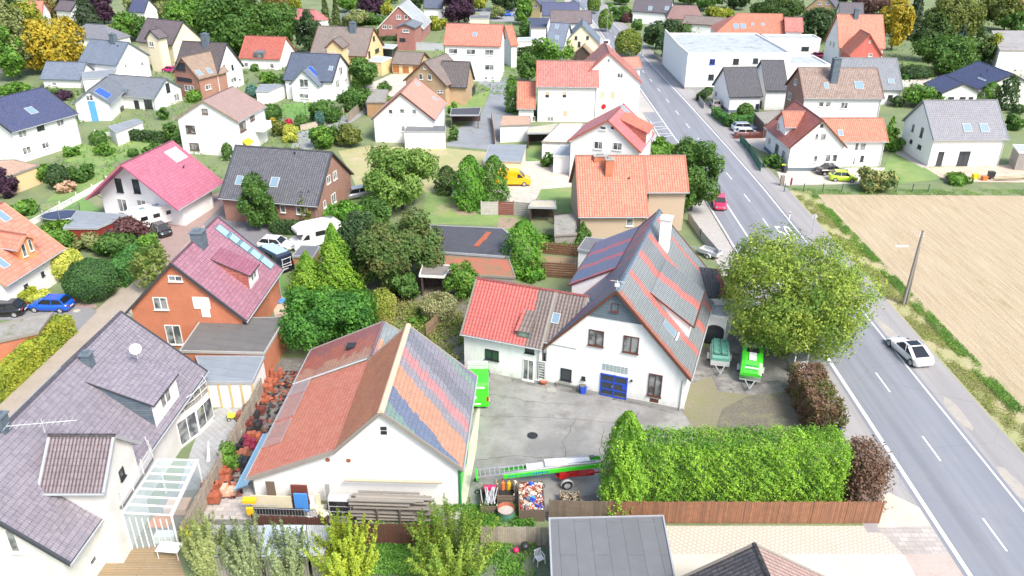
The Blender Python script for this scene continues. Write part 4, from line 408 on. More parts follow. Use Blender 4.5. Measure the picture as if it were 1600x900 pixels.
FLATS = [
 ('shed','garden shed with grey roof and orange walls behind the yellow green hedge','shed',[(-47.03,62.3),(-44.18,64.47),(-42.57,65.23),(-41.99,61.46),(-45.35,59.43)],2.3,'mossgrey','orangebrick'),
 ('shed','small wooden shed with mossy roof beside the lane','shed',[(-27.26,153.46),(-23.85,153.56),(-23.04,143.67),(-26.48,143.57)],2.6,'mossgrey','tanwood'),
 ('shed','white board shed with mauve roof between grey lane and small lawn','shed',[(-1.82,134.21),(2.94,134.12),(2.95,128.74),(-2.2,127.84)],2.8,'pinkbrown','white'),
 ('terrace_roof','blue grey terrace roof below the solar panel house','terrace roof',[(-66.05,128.04),(-63.37,132.82),(-61.54,131.26),(-63.18,124.4)],2.2,'feltblue','white'),
 ('carport','grey green carport roof behind the L shaped house','carport',[(41.88,138.22),(47.57,140.12),(43.99,132.46),(41.71,131.21)],2.6,'mossgrey','darkwood'),
 ('flat_garage','long grey hall at the right edge beside the new white house','hall',[(76.37,119.4),(83.71,118.9),(81.81,115),(75.16,115.48)],2.8,'whiteroof','greyboard'),
 ('flat_garage','dark felt roofed brick garage joined to the orange brick house','garage',[(-28.08,63.32),(-20.49,63.66),(-20.71,57.46),(-28,57.67)],2.8,'felt','orangebrick'),
 ('lean_to','blue grey flat lean to roof over white boards with timber posts','shed',[(-26.59,57.36),(-20.75,57.43),(-20.62,53.48),(-24.43,53.44)],2.5,'feltblue','whitewood'),
 ('flat_garage','large grey felt roofed garage at the bottom edge next to the plank fence','garage',[(2.39,38.34),(9.68,38.64),(9.49,32.11),(2.33,32.04)],2.6,'feltgrey','white'),
 ('flat_garage','white flat roofed garage with black arched door beside the striped house','garage',[(18.21,67.86),(21.21,67.12),(19.65,63.62),(18.03,64.2)],3,'whiteroof','white'),
 ('flat_roof_hall','low black felt roof with a red plank lying on it behind the mixed trees','garage',[(-9.76,86.67),(-1.16,85.86),(0.18,83.08),(-0.23,77.91),(-8.07,79.11)],2.4,'blackfelt','greyboard'),
 ('flat_roof_hall','low flat roof overgrown with orange moss below the black felt roof','shed',[(-7.63,78.72),(-0.29,77.69),(0.38,73.36),(-6.6,74.15)],2.2,'moss','greyboard'),
 ('shed','small grey sheet roofed shelter with white edge next to the pond','shed',[(-9.4,75.84),(-6.17,75.74),(-6.89,72.99),(-9.49,73.25)],2.4,'greyboard','darkwood'),
 ('porch','grey flat porch roof behind the striped house','shed',[(8.15,82.01),(10.37,81.51),(9.24,77.74),(6.99,78.7)],3,'feltgrey','white'),
 ('shelter','open fronted shelter with pale roof at the end of the panel fence','shed',[(2.36,95.51),(5.44,95.46),(5.44,93.01),(1.92,93.16)],2.2,'palefelt','darkwood'),
 ('shed','shed with mossy grey roof against the beige orange roofed house','shed',[(5.03,89.99),(7.56,90.87),(7.43,84.54),(4.77,84.13)],2.3,'mossgrey','greyboard'),
 ('flat_garage','white garage with grey flat roof in front of the three window gable','garage',[(-17.17,127.47),(-10.86,127.63),(-10.61,124.29),(-17.38,124.13)],2.8,'feltgrey','white'),
 ('carport','black timber carport on the grey lane','carport',[(-10.93,140.23),(-5.67,141.27),(-5.8,136.04),(-10.85,135.91)],2.4,'blackfelt','darkwood'),
 ('blue_garage','cream garage with blue grey roof next to the yellow van','garage',[(-3.5,116.73),(2.01,116.69),(1.23,108.71),(-4.18,108.88)],3,'feltblue','cream'),
 ('canopy','tan corrugated canopy over a dark wood store behind the small lawn','shed',[(2.48,128.09),(7.44,130.52),(5.95,125.02),(2.17,124.74)],2.5,'palefelt','darkwood'),
 ('extension','cream flat roofed extension left of the pink roofed gable','annex',[(7.66,128.9),(11.54,129),(8.86,118.17),(4.32,118.39)],3,'creamroof','white'),
 ('flat_garage','white garage with pale roof right of the blue grey roofed garage','garage',[(7.13,118.13),(8.88,118.17),(8.54,112.78),(5.83,112.72)],2.6,'whiteroof','white'),
 ('flat_garage','white garage with blue grey roof and red door beside the solar collector house','garage',[(-49.43,157.11),(-44.53,157.48),(-46.11,151.35),(-48.62,151.28)],2.6,'feltblue','white'),
 ('flat_garage','beige garage with white flat roof beside the taupe roofed house','garage',[(-30.91,184.5),(-27.03,182.44),(-28.71,177.43),(-32.12,178.71)],3,'whiteroof','beige'),
 ('flat_garage','blue grey roofed dark red garage below the magenta roofed house','garage',[(-52.5,90.1),(-45.84,88.98),(-47.57,84.81),(-51.49,84.74)],2.5,'feltblue','darkred'),
 ('garden_house','beige garden house with brown roof at the left edge','shed',[(-74.12,108.6),(-70.69,109.25),(-65.91,107.06),(-67.45,101.89),(-69.7,101.08)],2.6,'pinkbrown','beige'),
 ('shed','small wooden shed with grey roof beside the camper vans','shed',[(-23.38,81.01),(-21.22,80.87),(-21.29,78),(-23.69,78.29)],2.2,'feltgrey','tanwood'),
 ('hall','white flat roofed workshop hall at the upper right edge','hall',[(123.44,215.14),(138.86,215.76),(123.34,187.22),(110.7,187.54)],4.5,'greytileflat','white'),
 ('extension','low white flat extension in front of the slate blue roofed house','annex',[(-87.88,165.11),(-82.17,168.4),(-80.36,160.58),(-84.8,158.72)],3,'feltblue','white'),
 ('extension','long flat navy roofed annex among the far houses left of the road','annex',[(3.8,234.93),(10.1,235.21),(8.41,217.59),(4.56,217.43)],4,'navyflat','white'),
 ('garage','low cream garage with pale flat roof at the top centre','garage',[(-12.76,245.96),(-7.13,246.21),(-7.14,240.08),(-12.82,239.83)],3,'feltgrey','cream'),
 ('flat_garage','white walled flat garage below the navy roofed annex','garage',[(1.03,208.85),(6.55,209.99),(5.6,204.49),(0.85,204.31)],3,'whiteroof','white'),
 ('pergola','glazed patio roof behind the beige garage','pergola',[(-31.87,198.74),(-27.92,198.04),(-28.33,193.09),(-32.31,194.56)],3,'whiteroof','glasswall'),
]
GPD = [
 ('meadow',[(-27.7,122.82),(-23.41,125.67),(-10.41,124.57),(-3.69,122.69),(-3.47,115.08),(-9.56,113.18),(-10.68,104.43),(-21.14,103.72),(-23.65,111.73)],'straw',1),
 ('lawn',[(-12,104.4),(-7.15,104.5),(-3.36,96.24),(2.39,95.25),(3.05,89.07),(-0.79,87.09),(-1.65,92.62),(-11.25,92.87)],'lawn',2),
 ('lawn',[(-19.6,94.85),(-24.73,104.15),(-21.23,104.22)],'lawn',1),
 ('soil_patch',[(-1.69,95.17),(0.43,95.21),(0.91,92.66),(-2.01,90.57)],'dirt',3),
 ('soil_patch',[(-8.59,100.05),(-5.1,98.24),(-4.67,96),(-6.97,95.96)],'dirt',3),
 ('yard',[(-1,107.22),(1.83,118.27),(4.6,118.96),(9.09,112.41),(8.58,104.8),(3.87,104.2),(2.47,99.78),(-3.48,100.14),(-4.84,102.04)],'paleyard',2),
 ('lawn',[(3.92,105.74),(8.72,106.89),(8.01,96.23),(5.6,97.53),(3.2,101.71)],'lawn',3),
 ('lawn',[(2.36,128.4),(5.23,129.19),(4.58,118.33),(2.22,118.27)],'lawn',2),
 ('lane',[(-35.44,122.98),(-36.55,133.48),(-32.83,135.95),(-30.32,146.31),(-28.83,158.11),(-25.71,159.26),(-26.74,148.26),(-28.69,139.34),(-31.58,127.61),(-32.35,119.75)],'asphaltlight',2),
 ('court',[(-29.33,158.1),(-30.52,169.22),(-26.93,179.32),(-20.16,179.53),(-18.02,172),(-20.64,159.4)],'paleyard',1),
 ('lane',[(-10.82,125.95),(-10.49,134.51),(-6.2,142.48),(-4.49,165.35),(-7.94,172.3),(-6.71,176.07),(-0.31,176.27),(0.49,149.93),(-1.52,136.72),(-2.7,123.72)],'asphalt2',2),
 ('lawn',[(-13.62,151.47),(-6.98,161.94),(-4.72,164.22),(-6.24,143.35),(-10.91,137.3),(-12.5,149.58)],'lawn',2),
 ('driveway',[(-42.29,52.22),(-41.8,64.47),(-40.93,74.77),(-40.4,81.1),(-41.06,85.31),(-41.41,96.66),(-36.99,94.54),(-37.09,84.64),(-36.7,76.34),(-37.55,67.32),(-39.24,47.08)],'beigepave',2),
 ('driveway',[(-42.47,84.2),(-43.97,91.87),(-44.05,97.52),(-40.04,103.85),(-35.76,93.49),(-38.3,91.97),(-38.29,84.26),(-37.92,79.48)],'redpave',3),
 ('driveway',[(-38.44,92.39),(-38.19,99.49),(-29.04,93.61),(-28.24,87.58),(-29.21,83),(-36.01,88.02)],'darkpave',4),
 ('parking_area',[(-51.95,70.64),(-50.65,71.76),(-47.78,71.25),(-44.2,71.85),(-41.07,69.59),(-41.21,64.24),(-45.36,67.84),(-50.29,67.77)],'greypave',3),
 ('parking_strip',[(-44.45,71.29),(-41.88,71.06),(-41.38,70.25),(-43.67,70.49)],'redpave',4),
 ('yard',[(-7.89,61.3),(-6.66,65.89),(-4.05,68.42),(-3.45,59.77),(3.06,57.23),(13.83,53.73),(14.73,49.56),(7.81,48.33),(6.62,42.41),(2.81,41.75),(2.47,41.01),(-4.2,40.95),(-4.41,47.08),(-2.79,53.54),(-3.54,58.23)],'yardconcrete',3),
 ('damp_edge',[(-3.4,58.64),(0.05,57.68),(3.09,56.55),(7,55.47),(10.56,54.23),(13.39,53.02),(13.81,53.64),(3.06,57.13),(-3.44,59.56)],'darkyard',4),
 ('damp_edge',[(-3.29,41.69),(-1.67,42.59),(0.1,42.99),(2.76,42.76),(5.93,43.57),(6.62,42.41),(2.71,41.63)],'darkyard',4),
 ('cobbles',[(13.83,53.73),(15.39,57.47),(17.41,58.69),(17.44,56.34),(20.7,55.81),(18.92,52.06),(15.78,49.42),(14.73,49.56)],'cobble',4),
 ('yard',[(17.6,63.29),(21.39,66.27),(24.61,61.72),(24.74,57.59),(23.56,53.84),(19.03,52.49),(17.22,56.34),(15.06,56.89)],'darkyard',3),
 ('soil_patch',[(17.17,53.77),(19.89,55.81),(23.56,56.41),(22.82,49.65),(15.25,49.26)],'leafsoil',5),
 ('pavement',[(10.35,40.49),(24.41,40.62),(25.21,38.11),(9.91,37.87)],'hatchpave',3),
 ('driveway',[(10.14,37.98),(25.21,38.11),(25.14,34.57),(9.34,34.44)],'creamconcrete',3),
 ('pavement',[(25.2,42.6),(26.55,44.04),(28.25,42.31),(28.45,40.66),(24.48,40.38)],'creampave',4),
 ('pavement',[(24.45,40.5),(28.53,40.66),(28.45,38.03),(25.16,38)],'greypave2',4),
 ('pavement',[(25.21,38.11),(28.5,38.14),(28.23,34.6),(25.14,34.57)],'pinkpave',4),
 ('patio',[(-24.45,51.99),(-24.02,53.3),(-22.39,54.21),(-21.89,59.53),(-20.91,58.02),(-21.82,40.9),(-22.97,40.77),(-24.07,48.37)],'patio',2),
 ('yard_soil',[(-21.77,40.78),(-20.91,58.02),(-20.62,61.14),(-18.33,61.17),(-18.34,44.94),(-17.36,41.56),(-4.03,41.68),(-4.45,38.73),(-10.69,38.9),(-21.6,40.3)],'darksoil',3),
 ('yard',[(-21.35,40.78),(-20.54,44.92),(-18.26,44.67),(-17.07,40.83)],'greypave2',4),
 ('concrete_strip',[(-4.26,44.27),(-3.53,45.65),(-2.74,53.54),(-3.11,57.25),(-2.5,55.35),(-2.58,48.6),(-3.16,40.96),(-4.02,40.95)],'paleyard',6),
 ('pond',[(-13.9,74.44),(-13.16,75.78),(-11.18,74.04),(-10.32,71.24),(-10.86,69.36),(-11.83,69.08),(-12.6,70.93)],'pond',4),
 ('bare_ground',[(-16.43,76.65),(-13.97,78.56),(-5.49,76.81),(-4.05,68.42),(-6.66,65.89),(-9.98,68.33),(-12.48,68.3)],'leafsoil',2),
 ('driveway',[(36.95,155.82),(39.18,156.9),(41.56,148.2),(47.31,147.43),(45.08,139.52),(39.49,135.33),(36.59,146.24)],'greypave',2),
 ('driveway',[(40.11,137.75),(47.87,141.27),(44.12,125.81),(41.68,121.05),(39.78,124.34),(37.62,132.19)],'paleyard',2),
 ('driveway',[(39.28,114.2),(51.09,116.24),(57.13,116.37),(52.59,109.92),(49.02,108.76),(38.2,108)],'paleyard',3),
 ('lawn',[(59.89,123.44),(62.74,124.86),(62.8,116.49),(62.24,111.23),(54.73,108.87),(54.98,113.94)],'lawn',3),
 ('building_site',[(62.31,116.48),(75.22,117.98),(79.64,120.59),(81.42,116.88),(77.25,109.87),(62.64,110.13)],'sand',4),
 ('gravel_path',[(63.4,129.82),(63.13,126.24),(62.99,116.49),(61.82,116.47),(60.91,123.46)],'gravel',4),
 ('lawn',[(94.52,199.04),(99.26,199.2),(96.96,190.15),(90.9,189.95)],'lawn',2),
 ('yard',[(73.57,206.38),(80.08,206.61),(76.04,190.91),(68.77,190.67)],'gravel',2),
 ('driveway',[(83.33,176.31),(94.45,179.19),(92.56,172.9),(82.36,170.21)],'paleyard',2),
 ('yard',[(118.29,199.84),(132.98,203.52),(115.89,174.81),(106.84,168.6)],'gravel',2),
 ('lawn',[(-63.11,94.06),(-61.92,99.51),(-62.62,105.99),(-61.82,113.84),(-58.05,113.92),(-58.2,106.08),(-59.91,94.12)],'lawn',2),
 ('lawn',[(-69.69,133.07),(-61.08,133.28),(-50.74,122.64),(-62.32,121.37)],'lawn',2),
 ('lawn',[(-70.41,125.64),(-63.71,126.86),(-56.62,122.17),(-61.82,113.84),(-68.02,116.75)],'lawn',2),
 ('lawn',[(-44.09,151.62),(-39.7,153.71),(-35.6,146.17),(-40.34,141.6)],'brightlawn',3),
 ('garden_path',[(-71.76,106.34),(-68.49,111.37),(-66.33,109.71),(-68.27,103.3),(-69.43,102.28)],'gravel',3),
 ('terrace',[(-50.18,85.34),(-55.13,91.67),(-52.89,96.45),(-48.45,94.76),(-42.63,93.36),(-43.61,87.89)],'greypave',1),
 ('lawn',[(-59.61,103.47),(-59.35,93.06),(-53.09,91.71),(-52.89,96.45)],'brightlawn',2),
 ('field_path',[(-29.46,83.87),(-26.3,83.04),(-24.2,76.53),(-21.52,72.18),(-23.12,70.78),(-25.97,76.5)],'brightlawn',2),
 ('yard',[(-24.45,72.14),(-23.37,73.28),(-21.95,68.68),(-23.06,68.15)],'sand',3),
 ('lawn',[(-3.79,38.18),(2.62,39.36),(2.42,34.14),(-9.02,34.04),(-9.63,37.58)],'darklawn',2),
 ('deck',[(3.35,83.52),(8.29,82.91),(7.07,77.94),(2.22,78.49)],'deck',4),
 ('deck',[(-25.46,39.22),(-21.96,39.25),(-19.9,35.66),(-25.37,35.61)],'deck',3),
 ('far_court',[(-14.54,281.11),(5.92,288.23),(1.79,254.54),(-6.39,254.18)],'asphaltlight',1),
 ('parking_area',[(32.99,198.51),(40.99,195.69),(35.72,173.62),(34.94,166.5),(41.06,167.83),(39.62,160.04),(34.99,159.91)],'greypave',2),
]
SL = {'blackroof': [(17.87, 66.14, 3.9), (20.44, 66.17, 3.9), (19.66, 69.1, 5.4), (16.14, 69.9, 5.4)], 'arch': (18.75, 64.07), 'archrot': -0.344, 'ind': {'x': 35.42, 'y': 166.74, 'a': 0.035, 'L': 21.3, 'D': 23.65, 'h': 7.2, 'win': [('n', 5.17, 5.6, 1.12, 1.09, 'blue'), ('n', 10.04, 5.67, 1.19, 1.15, 'g'), ('n', 14.06, 5.79, 1.06, 1.03, 'g'), ('n', 5.28, 2.5, 1.13, 1.11, 'g')]}, 'ind2': (56.76, 168.99), 'ind3': (62.25, 202.7), 'bay': [(-27.48, 53.26), (-24.9, 48.13), (-23.97, 50.18), (-23.59, 51.83), (-25.15, 53.99)], 'cons': [(-24.04, 43.32), (-21.6, 43.82), (-21.36, 38.45), (-24.21, 38.11)], 'balc': [(-24.73, 43.64), (-24.05, 42.83), (-24.05, 38.08), (-24.79, 37.95)]}
TREES = [
 ('broad','pale',-106.41,174.23,7.99,15.96,'pale drooping birch at the left edge behind the yellow maple'),
 ('broad','green',-105.08,170.24,5.7,11.17,'green broadleaf tree at the left edge below the pale birch'),
 ('broad','yellowgreen',-129.05,221.73,7.63,9.45,'yellow green tree in front of the far salmon roof'),
 ('broad','yellow',-100.81,179.06,13.08,11.5,'large golden yellow maple near the upper left corner'),
 ('broad','brown',-136.87,247.01,5.77,6.71,'rusty green tree between the salmon roof and the spruce'),
 ('spruce','spruce',-121.2,236.8,8.84,10.35,'dark spruce in front of the purple beech'),
 ('broad','purple',-131.66,249.89,7.37,8.65,'dark purple beech left of the spruce'),
 ('broad','purple',-120.62,245.5,6.87,9.28,'dark purple beech right of the spruce'),
 ('bush','yellow',-108.23,219.33,5.88,3.23,'small yellow bush behind the slate blue roof'),
 ('broad','green',-102.12,219.09,8.6,7.26,'rounded green tree left of the mauve brown roofed cream house'),
 ('broad','pale',-108.68,251.95,14.08,8.89,'pale green tree on the top edge above the cream house'),
 ('broad','green',-77.3,201.52,13.11,14.41,'big bright green tree right of the cream house'),
 ('broad','green2',-68.26,197,12.36,15.36,'largest of the green trees behind the white house with the dark balcony gable'),
 ('broad','green2',-60.8,205.53,14.04,11.13,'broad green tree behind the bright red roof'),
 ('broad','brown',-74.46,262.83,8.96,7.82,'rusty brown tree above the bright red roof'),
 ('broad','yellowgreen',-72.37,273.45,5.92,6.96,'yellow green tree on the top edge beside the rusty one'),
 ('broad','dark',-49.84,201.41,6.34,10.59,'dark green tree left of the taupe roofed beige house'),
 ('spruce','spruce2',-52.75,234.39,3.65,10.78,'left one of the two slim tall spruces behind the taupe roof'),
 ('spruce','spruce2',-49.83,234.48,3.47,10.43,'right one of the two slim tall spruces behind the taupe roof'),
 ('broad','green',-53.2,271.7,7.15,6.47,'green tree on the top edge right of the slim spruces'),
 ('bush','pale',-46.13,243.12,7.97,4.82,'pale green bushy tree in front of the pale hipped roof'),
 ('broad','purple',-44.31,261.55,8.92,7.79,'dark purple tree left of the big red brick house'),
 ('broad','yellowgreen',-38.98,258.49,4.42,5.46,'small yellow green tree between the purple tree and the red brick house'),
 ('bush','green2',-39.38,246.67,3.66,2.47,'low green bush at the left foot of the red brick house'),
 ('broad','dark',-31.84,278.13,5.16,6.25,'dark tree behind the glassy roof of the red brick house'),
 ('broad','purple',-16.32,248,9.43,9.67,'round blackish purple tree above the salmon roofed house'),
 ('bush','yellowgreen',-21.59,238.83,5.23,3.79,'yellow green bush right of the big red brick house'),
 ('broad','yellowgreen',-11.43,276.28,5.77,5.77,'yellow green tree on the top edge right of the round purple tree'),
 ('broad','dark',-3.06,277.34,10.08,6.51,'dark green tree on the top edge above the parked cars'),
 ('broad','pale',-4.94,260.07,4.86,3.87,'small pollarded tree in the far parking area'),
 ('broad','green',2.85,248.17,5.4,7.9,'light green tree left of the far beige gable'),
 ('round','green2',3.63,226.94,4.45,4.38,'round green tree in front of the navy annex'),
 ('round','green',-7.6,179.4,2.74,2.57,'small ball shaped tree against the long white house'),
 ('broad','green',9.31,194.69,9.89,5.78,'bright green tree behind the pink tiled wing'),
 ('broad','green2',3.09,173.4,4.73,6,'darker green tree at the left end of the pink tiled wing'),
 ('column','green',-0.36,147.59,2.4,6.76,'tall narrow green shrub beside the grey lane'),
 ('round','street',25.86,272.6,4.22,6.08,'far round street tree by the road, smallest of its row'),
 ('round','street',26.1,238.12,4.09,6.09,'middle round street tree by the road'),
 ('round','street2',27.86,200.23,6.65,6.58,'nearest and largest round street tree, turning yellow, by the road'),
 ('broad','dark',36.41,211.24,6.65,7.09,'dark broad bush left of the flat white building'),
 ('broad','dark',37.28,198.16,6.59,6.69,'dark bush at the corner of the flat white building'),
 ('broad','dark',43.73,230.06,5.05,4.51,'dark bush behind the corner bush of the flat white building'),
 ('column','green2',47.86,230.21,3.97,3.81,'left of three tall hedge shrubs behind the flat white building'),
 ('column','green2',51.24,230.27,3.61,3.82,'middle one of three tall hedge shrubs behind the flat white building'),
 ('column','green2',54.37,230.43,3.8,3.82,'right of three tall hedge shrubs behind the flat white building'),
 ('bush','green2',33.23,257.63,5.61,4.47,'garden bush left of the far white house with the wide dark roof'),
 ('bush','green',32.48,278.28,2.81,2.42,'small bright green clipped bush beside the far road'),
 ('broad','green2',64.43,280.38,9.31,6.6,'green tree on the top edge left of the yellow green one'),
 ('broad','dark',74.32,283.92,10.08,6.66,'dark tree on the top edge above the orange hipped roof'),
 ('bush','yellowgreen',65.86,267.61,8.32,3.01,'yellow green bush behind the long low barn'),
 ('broad','dark2',82.57,262.89,14.68,6.39,'broad dark green tree behind the orange hipped roof'),
 ('broad','dark',81.46,222.47,9.75,8.89,'dark round tree left of the steep orange roof'),
 ('broad','purple2',116.24,274.53,11.25,6.82,'dull purple brown tree above the steep orange roof'),
 ('broad','yellow',97.14,211.91,7.79,12.68,'golden yellow tree right of the steep orange roof'),
 ('spruce','spruce',109.6,228.99,6.76,13.63,'dark tall conifer right of the golden yellow tree'),
 ('broad','dark2',99.23,197.37,7.46,11.6,'dark green tree in the wood at the upper right, left one'),
 ('broad','olive',119.87,228.51,14.24,11.96,'big olive yellow tree in the wood at the upper right'),
 ('spruce','bluespruce',120.83,225.27,5.64,8.26,'grey blue spruce in the wood at the upper right'),
 ('broad','olive',139.84,249.68,8.14,9.39,'olive brown tree left of the top right corner'),
 ('broad','olive',143,243.1,8.69,9.89,'olive brown tree in front of the red roof in the top right corner'),
 ('broad','dark2',110.09,194.51,6.16,8.14,'dark green tree left of the small yellow one at the white hall'),
 ('broad','yellowgreen',114.6,197.39,4.53,6.75,'small yellow tree touching the white flat hall'),
 ('broad','green2',96.94,183.84,11.99,8.31,'broad green garden tree in front of the upper right wood'),
 ('round','dark',89.09,179.69,6.78,2.45,'low clipped dark dome of shrubs beside the small lawn'),
 ('broad','green',78.58,154.25,7.78,3.99,'bright green shrub tree between the grey roof and the navy bungalow'),
 ('column','green',92.15,155.23,4.41,4.36,'bushy green thuja in front of the bungalow gable'),
 ('column','dark',93.87,152.23,3.71,6.36,'tall dark cypress at the right of the bungalow gable'),
 ('round','dark',94.05,148.37,2.19,1.79,'small round shrub below the tall dark cypress'),
 ('column','green',64.99,135.35,0.9,2.85,'slim green column shrub between two white houses'),
 ('bush','green',60.26,124.93,2.5,4.28,'light green bush between the orange wing and the new white house'),
 ('bush','flowerbush',50.83,106.77,5.1,3.04,'big bush with yellowish flowers at the end of the field fence'),
 ('bush','green2',38.96,116.27,2.75,2.1,'round bush in the front garden of the L shaped house'),
 ('round','green2',42.01,143.73,3.07,2.87,'green round shrub beside the parked beige car'),
 ('round','purple',42.06,144.29,2.02,1.76,'small purple round shrub behind the clipped hedge corner'),
 ('round','green',40.05,143.33,1.89,1.26,'small green shrub left of the purple one'),
 ('broad','green2',23.33,98.03,6.35,9.82,'tree with bright green crown between the orange roof and the road'),
 ('bush','green',23.06,122.62,6.18,1.5,'green shrub behind the ridge of the bright orange roof'),
 ('broad','bigtree',24.72,62.86,14.13,13.15,'huge yellow green walnut tree beside the road, the largest tree'),
 ('column','thuja',1.21,79.05,4.23,6.22,'tall bushy thuja right of the black felt roof'),
 ('bush','green',4.6,85.9,3.96,1.55,'green hedge shrub between the thuja and the slatted deck'),
 ('cone','green2',8.08,85.1,3.31,3.56,'green conifer bush against the beige wall'),
 ('bush','thuja',2.05,77.62,3.09,1.56,'low conifer bush in front of the slatted deck'),
 ('broad','walnut',-14.2,97.83,9.37,8.42,'large bright green walnut tree on the straw coloured meadow'),
 ('cone','green2',-16.25,99.38,1.8,3.85,'slim pointed conifer standing in front of the walnut tree'),
 ('column','dark2',-9.01,104.11,3.21,3.86,'dark hedge shrub left of the two tall thujas'),
 ('column','thuja',-5.52,98.6,3.97,7.11,'left one of the two tall thujas near the yellow van'),
 ('column','thuja2',-2.47,100.95,3.8,6.36,'right one of the two tall thujas near the yellow van'),
 ('bush','green2',-16.74,89.81,4.48,4.32,'green shrub mass right of the brick gable'),
 ('bush','thuja',-19.72,89.09,4.22,4.35,'bright green shrub at the foot of the brick gable'),
 ('broad','dark',-16.29,76.21,4.62,8.39,'dark green tree left of the brownish tree over the pond'),
 ('broad','brownmix',-11.28,77.8,8.25,7.38,'large green tree turning brown over the pond'),
 ('broad','brownmix',-13.15,74.62,5.36,7.57,'greenish brown tree on the left bank of the pond'),
 ('cone','limethuja',-17.96,73.46,5.15,8.05,'bright lime green conical thuja beside the camper van'),
 ('cone','limethuja',-20.8,73.3,4.65,5.02,'lower lime green thuja in front of the conical one'),
 ('bush','laurel',-16.63,63.96,8.46,5.58,'huge round dark green laurel bush at the workshop roof'),
 ('bush','reed',-12.42,67.71,2.82,3.78,'yellow green shrub right of the laurel bush'),
 ('bush','reed2',-7.07,68.12,3.85,3.1,'tall straw topped reed clump left of the salmon annex roof'),
 ('bush','green2',-10.91,72.45,2.91,2.92,'fresh green shrub on the right bank of the pond'),
 ('bush','green',-5.03,73.12,3.86,3.77,'green shrub between the sheet shelter and the salmon annex roof'),
 ('bush','green',-8.06,68.08,3.8,1.16,'green tuft in front of the woven fence'),
 ('broad','green2',-31,91.12,3.95,6.99,'small dark tree in front of the dark grey roof'),
 ('cone','green2',-28.97,90.47,1.58,4.45,'narrow pointed conifer at the red brick house'),
 ('plume','olive',-25.17,92.19,3.05,4.63,'olive grey shrub before the brick house windows'),
 ('round','green',-23.39,93.23,1.96,1.89,'round green shrub at the corner of the red brick house'),
 ('round','limeball',-47.95,77.36,4.05,3.2,'round yellow leaved ball tree beside the salmon orange house'),
 ('round','darkball',-42.63,72.53,5.02,4.17,'large dark green clipped dome next to the blue car'),
 ('bush','purple2',-45.09,85.65,4.62,3.21,'dark red shrub behind the caravan'),
 ('bush','green2',-44.84,83,5.03,2.59,'weeping green shrub in front of the dark red shrub'),
 ('bush','pale',-48.74,85.01,3.93,2.11,'pale variegated shrub left of the dark red one'),
 ('bush','green',-52.63,84.98,5.12,2.85,'green shrub by the trampoline'),
 ('bush','green',-40.71,81.61,2.62,3.36,'green shrub at the upper end of the clipped hedge'),
 ('round','dark',-62.46,104.76,2.87,3.53,'dark round shrub beyond the white garden wall'),
 ('bush','green2',-61.33,108.27,3.7,2.15,'green shrub right of the dark round one beyond the white garden wall'),
 ('bush','green',-66.01,107.27,2.56,2.55,'green shrub next to the beige garden house'),
 ('bush','purple',-67.72,101.28,2.87,4.23,'dark purple shrub at the left edge'),
 ('bush','rose',-60.7,103.47,2.4,1.5,'pale pink flowering bush on the white garden wall'),
 ('bush','green',-62.59,95.74,3.83,1.75,'low green shrub inside the white garden wall at left'),
 ('bush','limeball',-47.94,71.7,2.24,1.17,'yellow green shrub left of the blue car'),
 ('broad','sparse',-37.06,74.03,4.02,5.05,'sparse small tree against the orange brick gable'),
 ('round','green2',-43.22,141.02,4.18,2.8,'green shrub right of the plain pinkish roof'),
 ('bush','limeball',-36.14,127.67,2.77,2.78,'yellow green shrub at the bend of the lane'),
 ('bush','olive',-38.95,131.13,2.4,2.44,'olive shrub left of the yellow green one at the bend'),
 ('round','redshrub',-38.89,136.6,1.36,1.39,'small bright red shrub in the garden'),
 ('round','green2',-36.53,136.17,2.48,2.19,'round green shrub right of the red one'),
 ('round','bluegreen',-33.58,137.23,1.7,2.66,'small blue green conifer ball by the garden wall'),
 ('bush','green2',-33.2,140.15,5.53,3.78,'wide green shrub below the white wing with collectors'),
 ('broad','green2',-29.55,148.23,6.05,4.1,'dark green shrub at the curve of the lane'),
 ('broad','green2',-30.4,164.41,5.82,6.46,'round green tree in front of the beige garage'),
 ('bush','green',-30.52,124.01,3.94,3.63,'bright green shrub between lane and meadow'),
 ('bush','green2',-29.27,126.94,2.22,2.84,'darker green shrub between lane and meadow'),
 ('broad','olive',-26.23,125.58,4.19,3.74,'small fruit tree on the lawn beside the lane'),
 ('round','yellow',-42.19,138.5,1.15,1.07,'small yellow shrub near the lamp globe'),
 ('bush','green2',-54.9,127.22,2.75,3.44,'dark shrub at the left foot of the tall plain gable'),
 ('round','green2',-66.67,125.46,2.73,2.2,'round hedge ball beside the navy roof'),
 ('round','green',-61.25,153.48,3,2.29,'round green shrub below the brick balcony wing'),
 ('round','bluegreen',-51.24,157.1,2.3,2.55,'blue green conifer left of the white garage with red door'),
 ('bush','purple',-87.05,154.44,3.27,1.99,'small purple shrub behind the navy roof'),
 ('round','green2',-43.4,117.74,1.59,2.74,'narrow green shrub at the foot of the tall plain gable'),
 ('bush','green2',-57.75,181.54,1.75,1.63,'small bush at the red roofed house'),
 ('bush','green',-51.29,168.62,3.81,2.42,'light green shrub in front of the red roofed house'),
 ('plume','willow',-18.46,36.08,2.6,5.42,'pale willow like shrub at the bottom edge, left of three'),
 ('plume','willow2',-15.99,35.94,2.95,5.08,'grey green shrub at the bottom edge over the corrugated roof'),
 ('plume','willow2',-13.44,35.72,2.98,4.66,'dark leaved shrub at the bottom edge left of the yellow green one'),
 ('plume','limebush',-9.9,36.01,4.97,4.95,'yellow green feathery shrub at the bottom edge before the brown fence'),
 ('plume','limebush2',-3.54,36.16,6.32,4.96,'largest bush at the bottom edge, right end of the brown fence'),
 ('plume','limeball',-20.42,38.5,1.42,2.18,'small yellow leaved shrub with red stems beside the deck'),
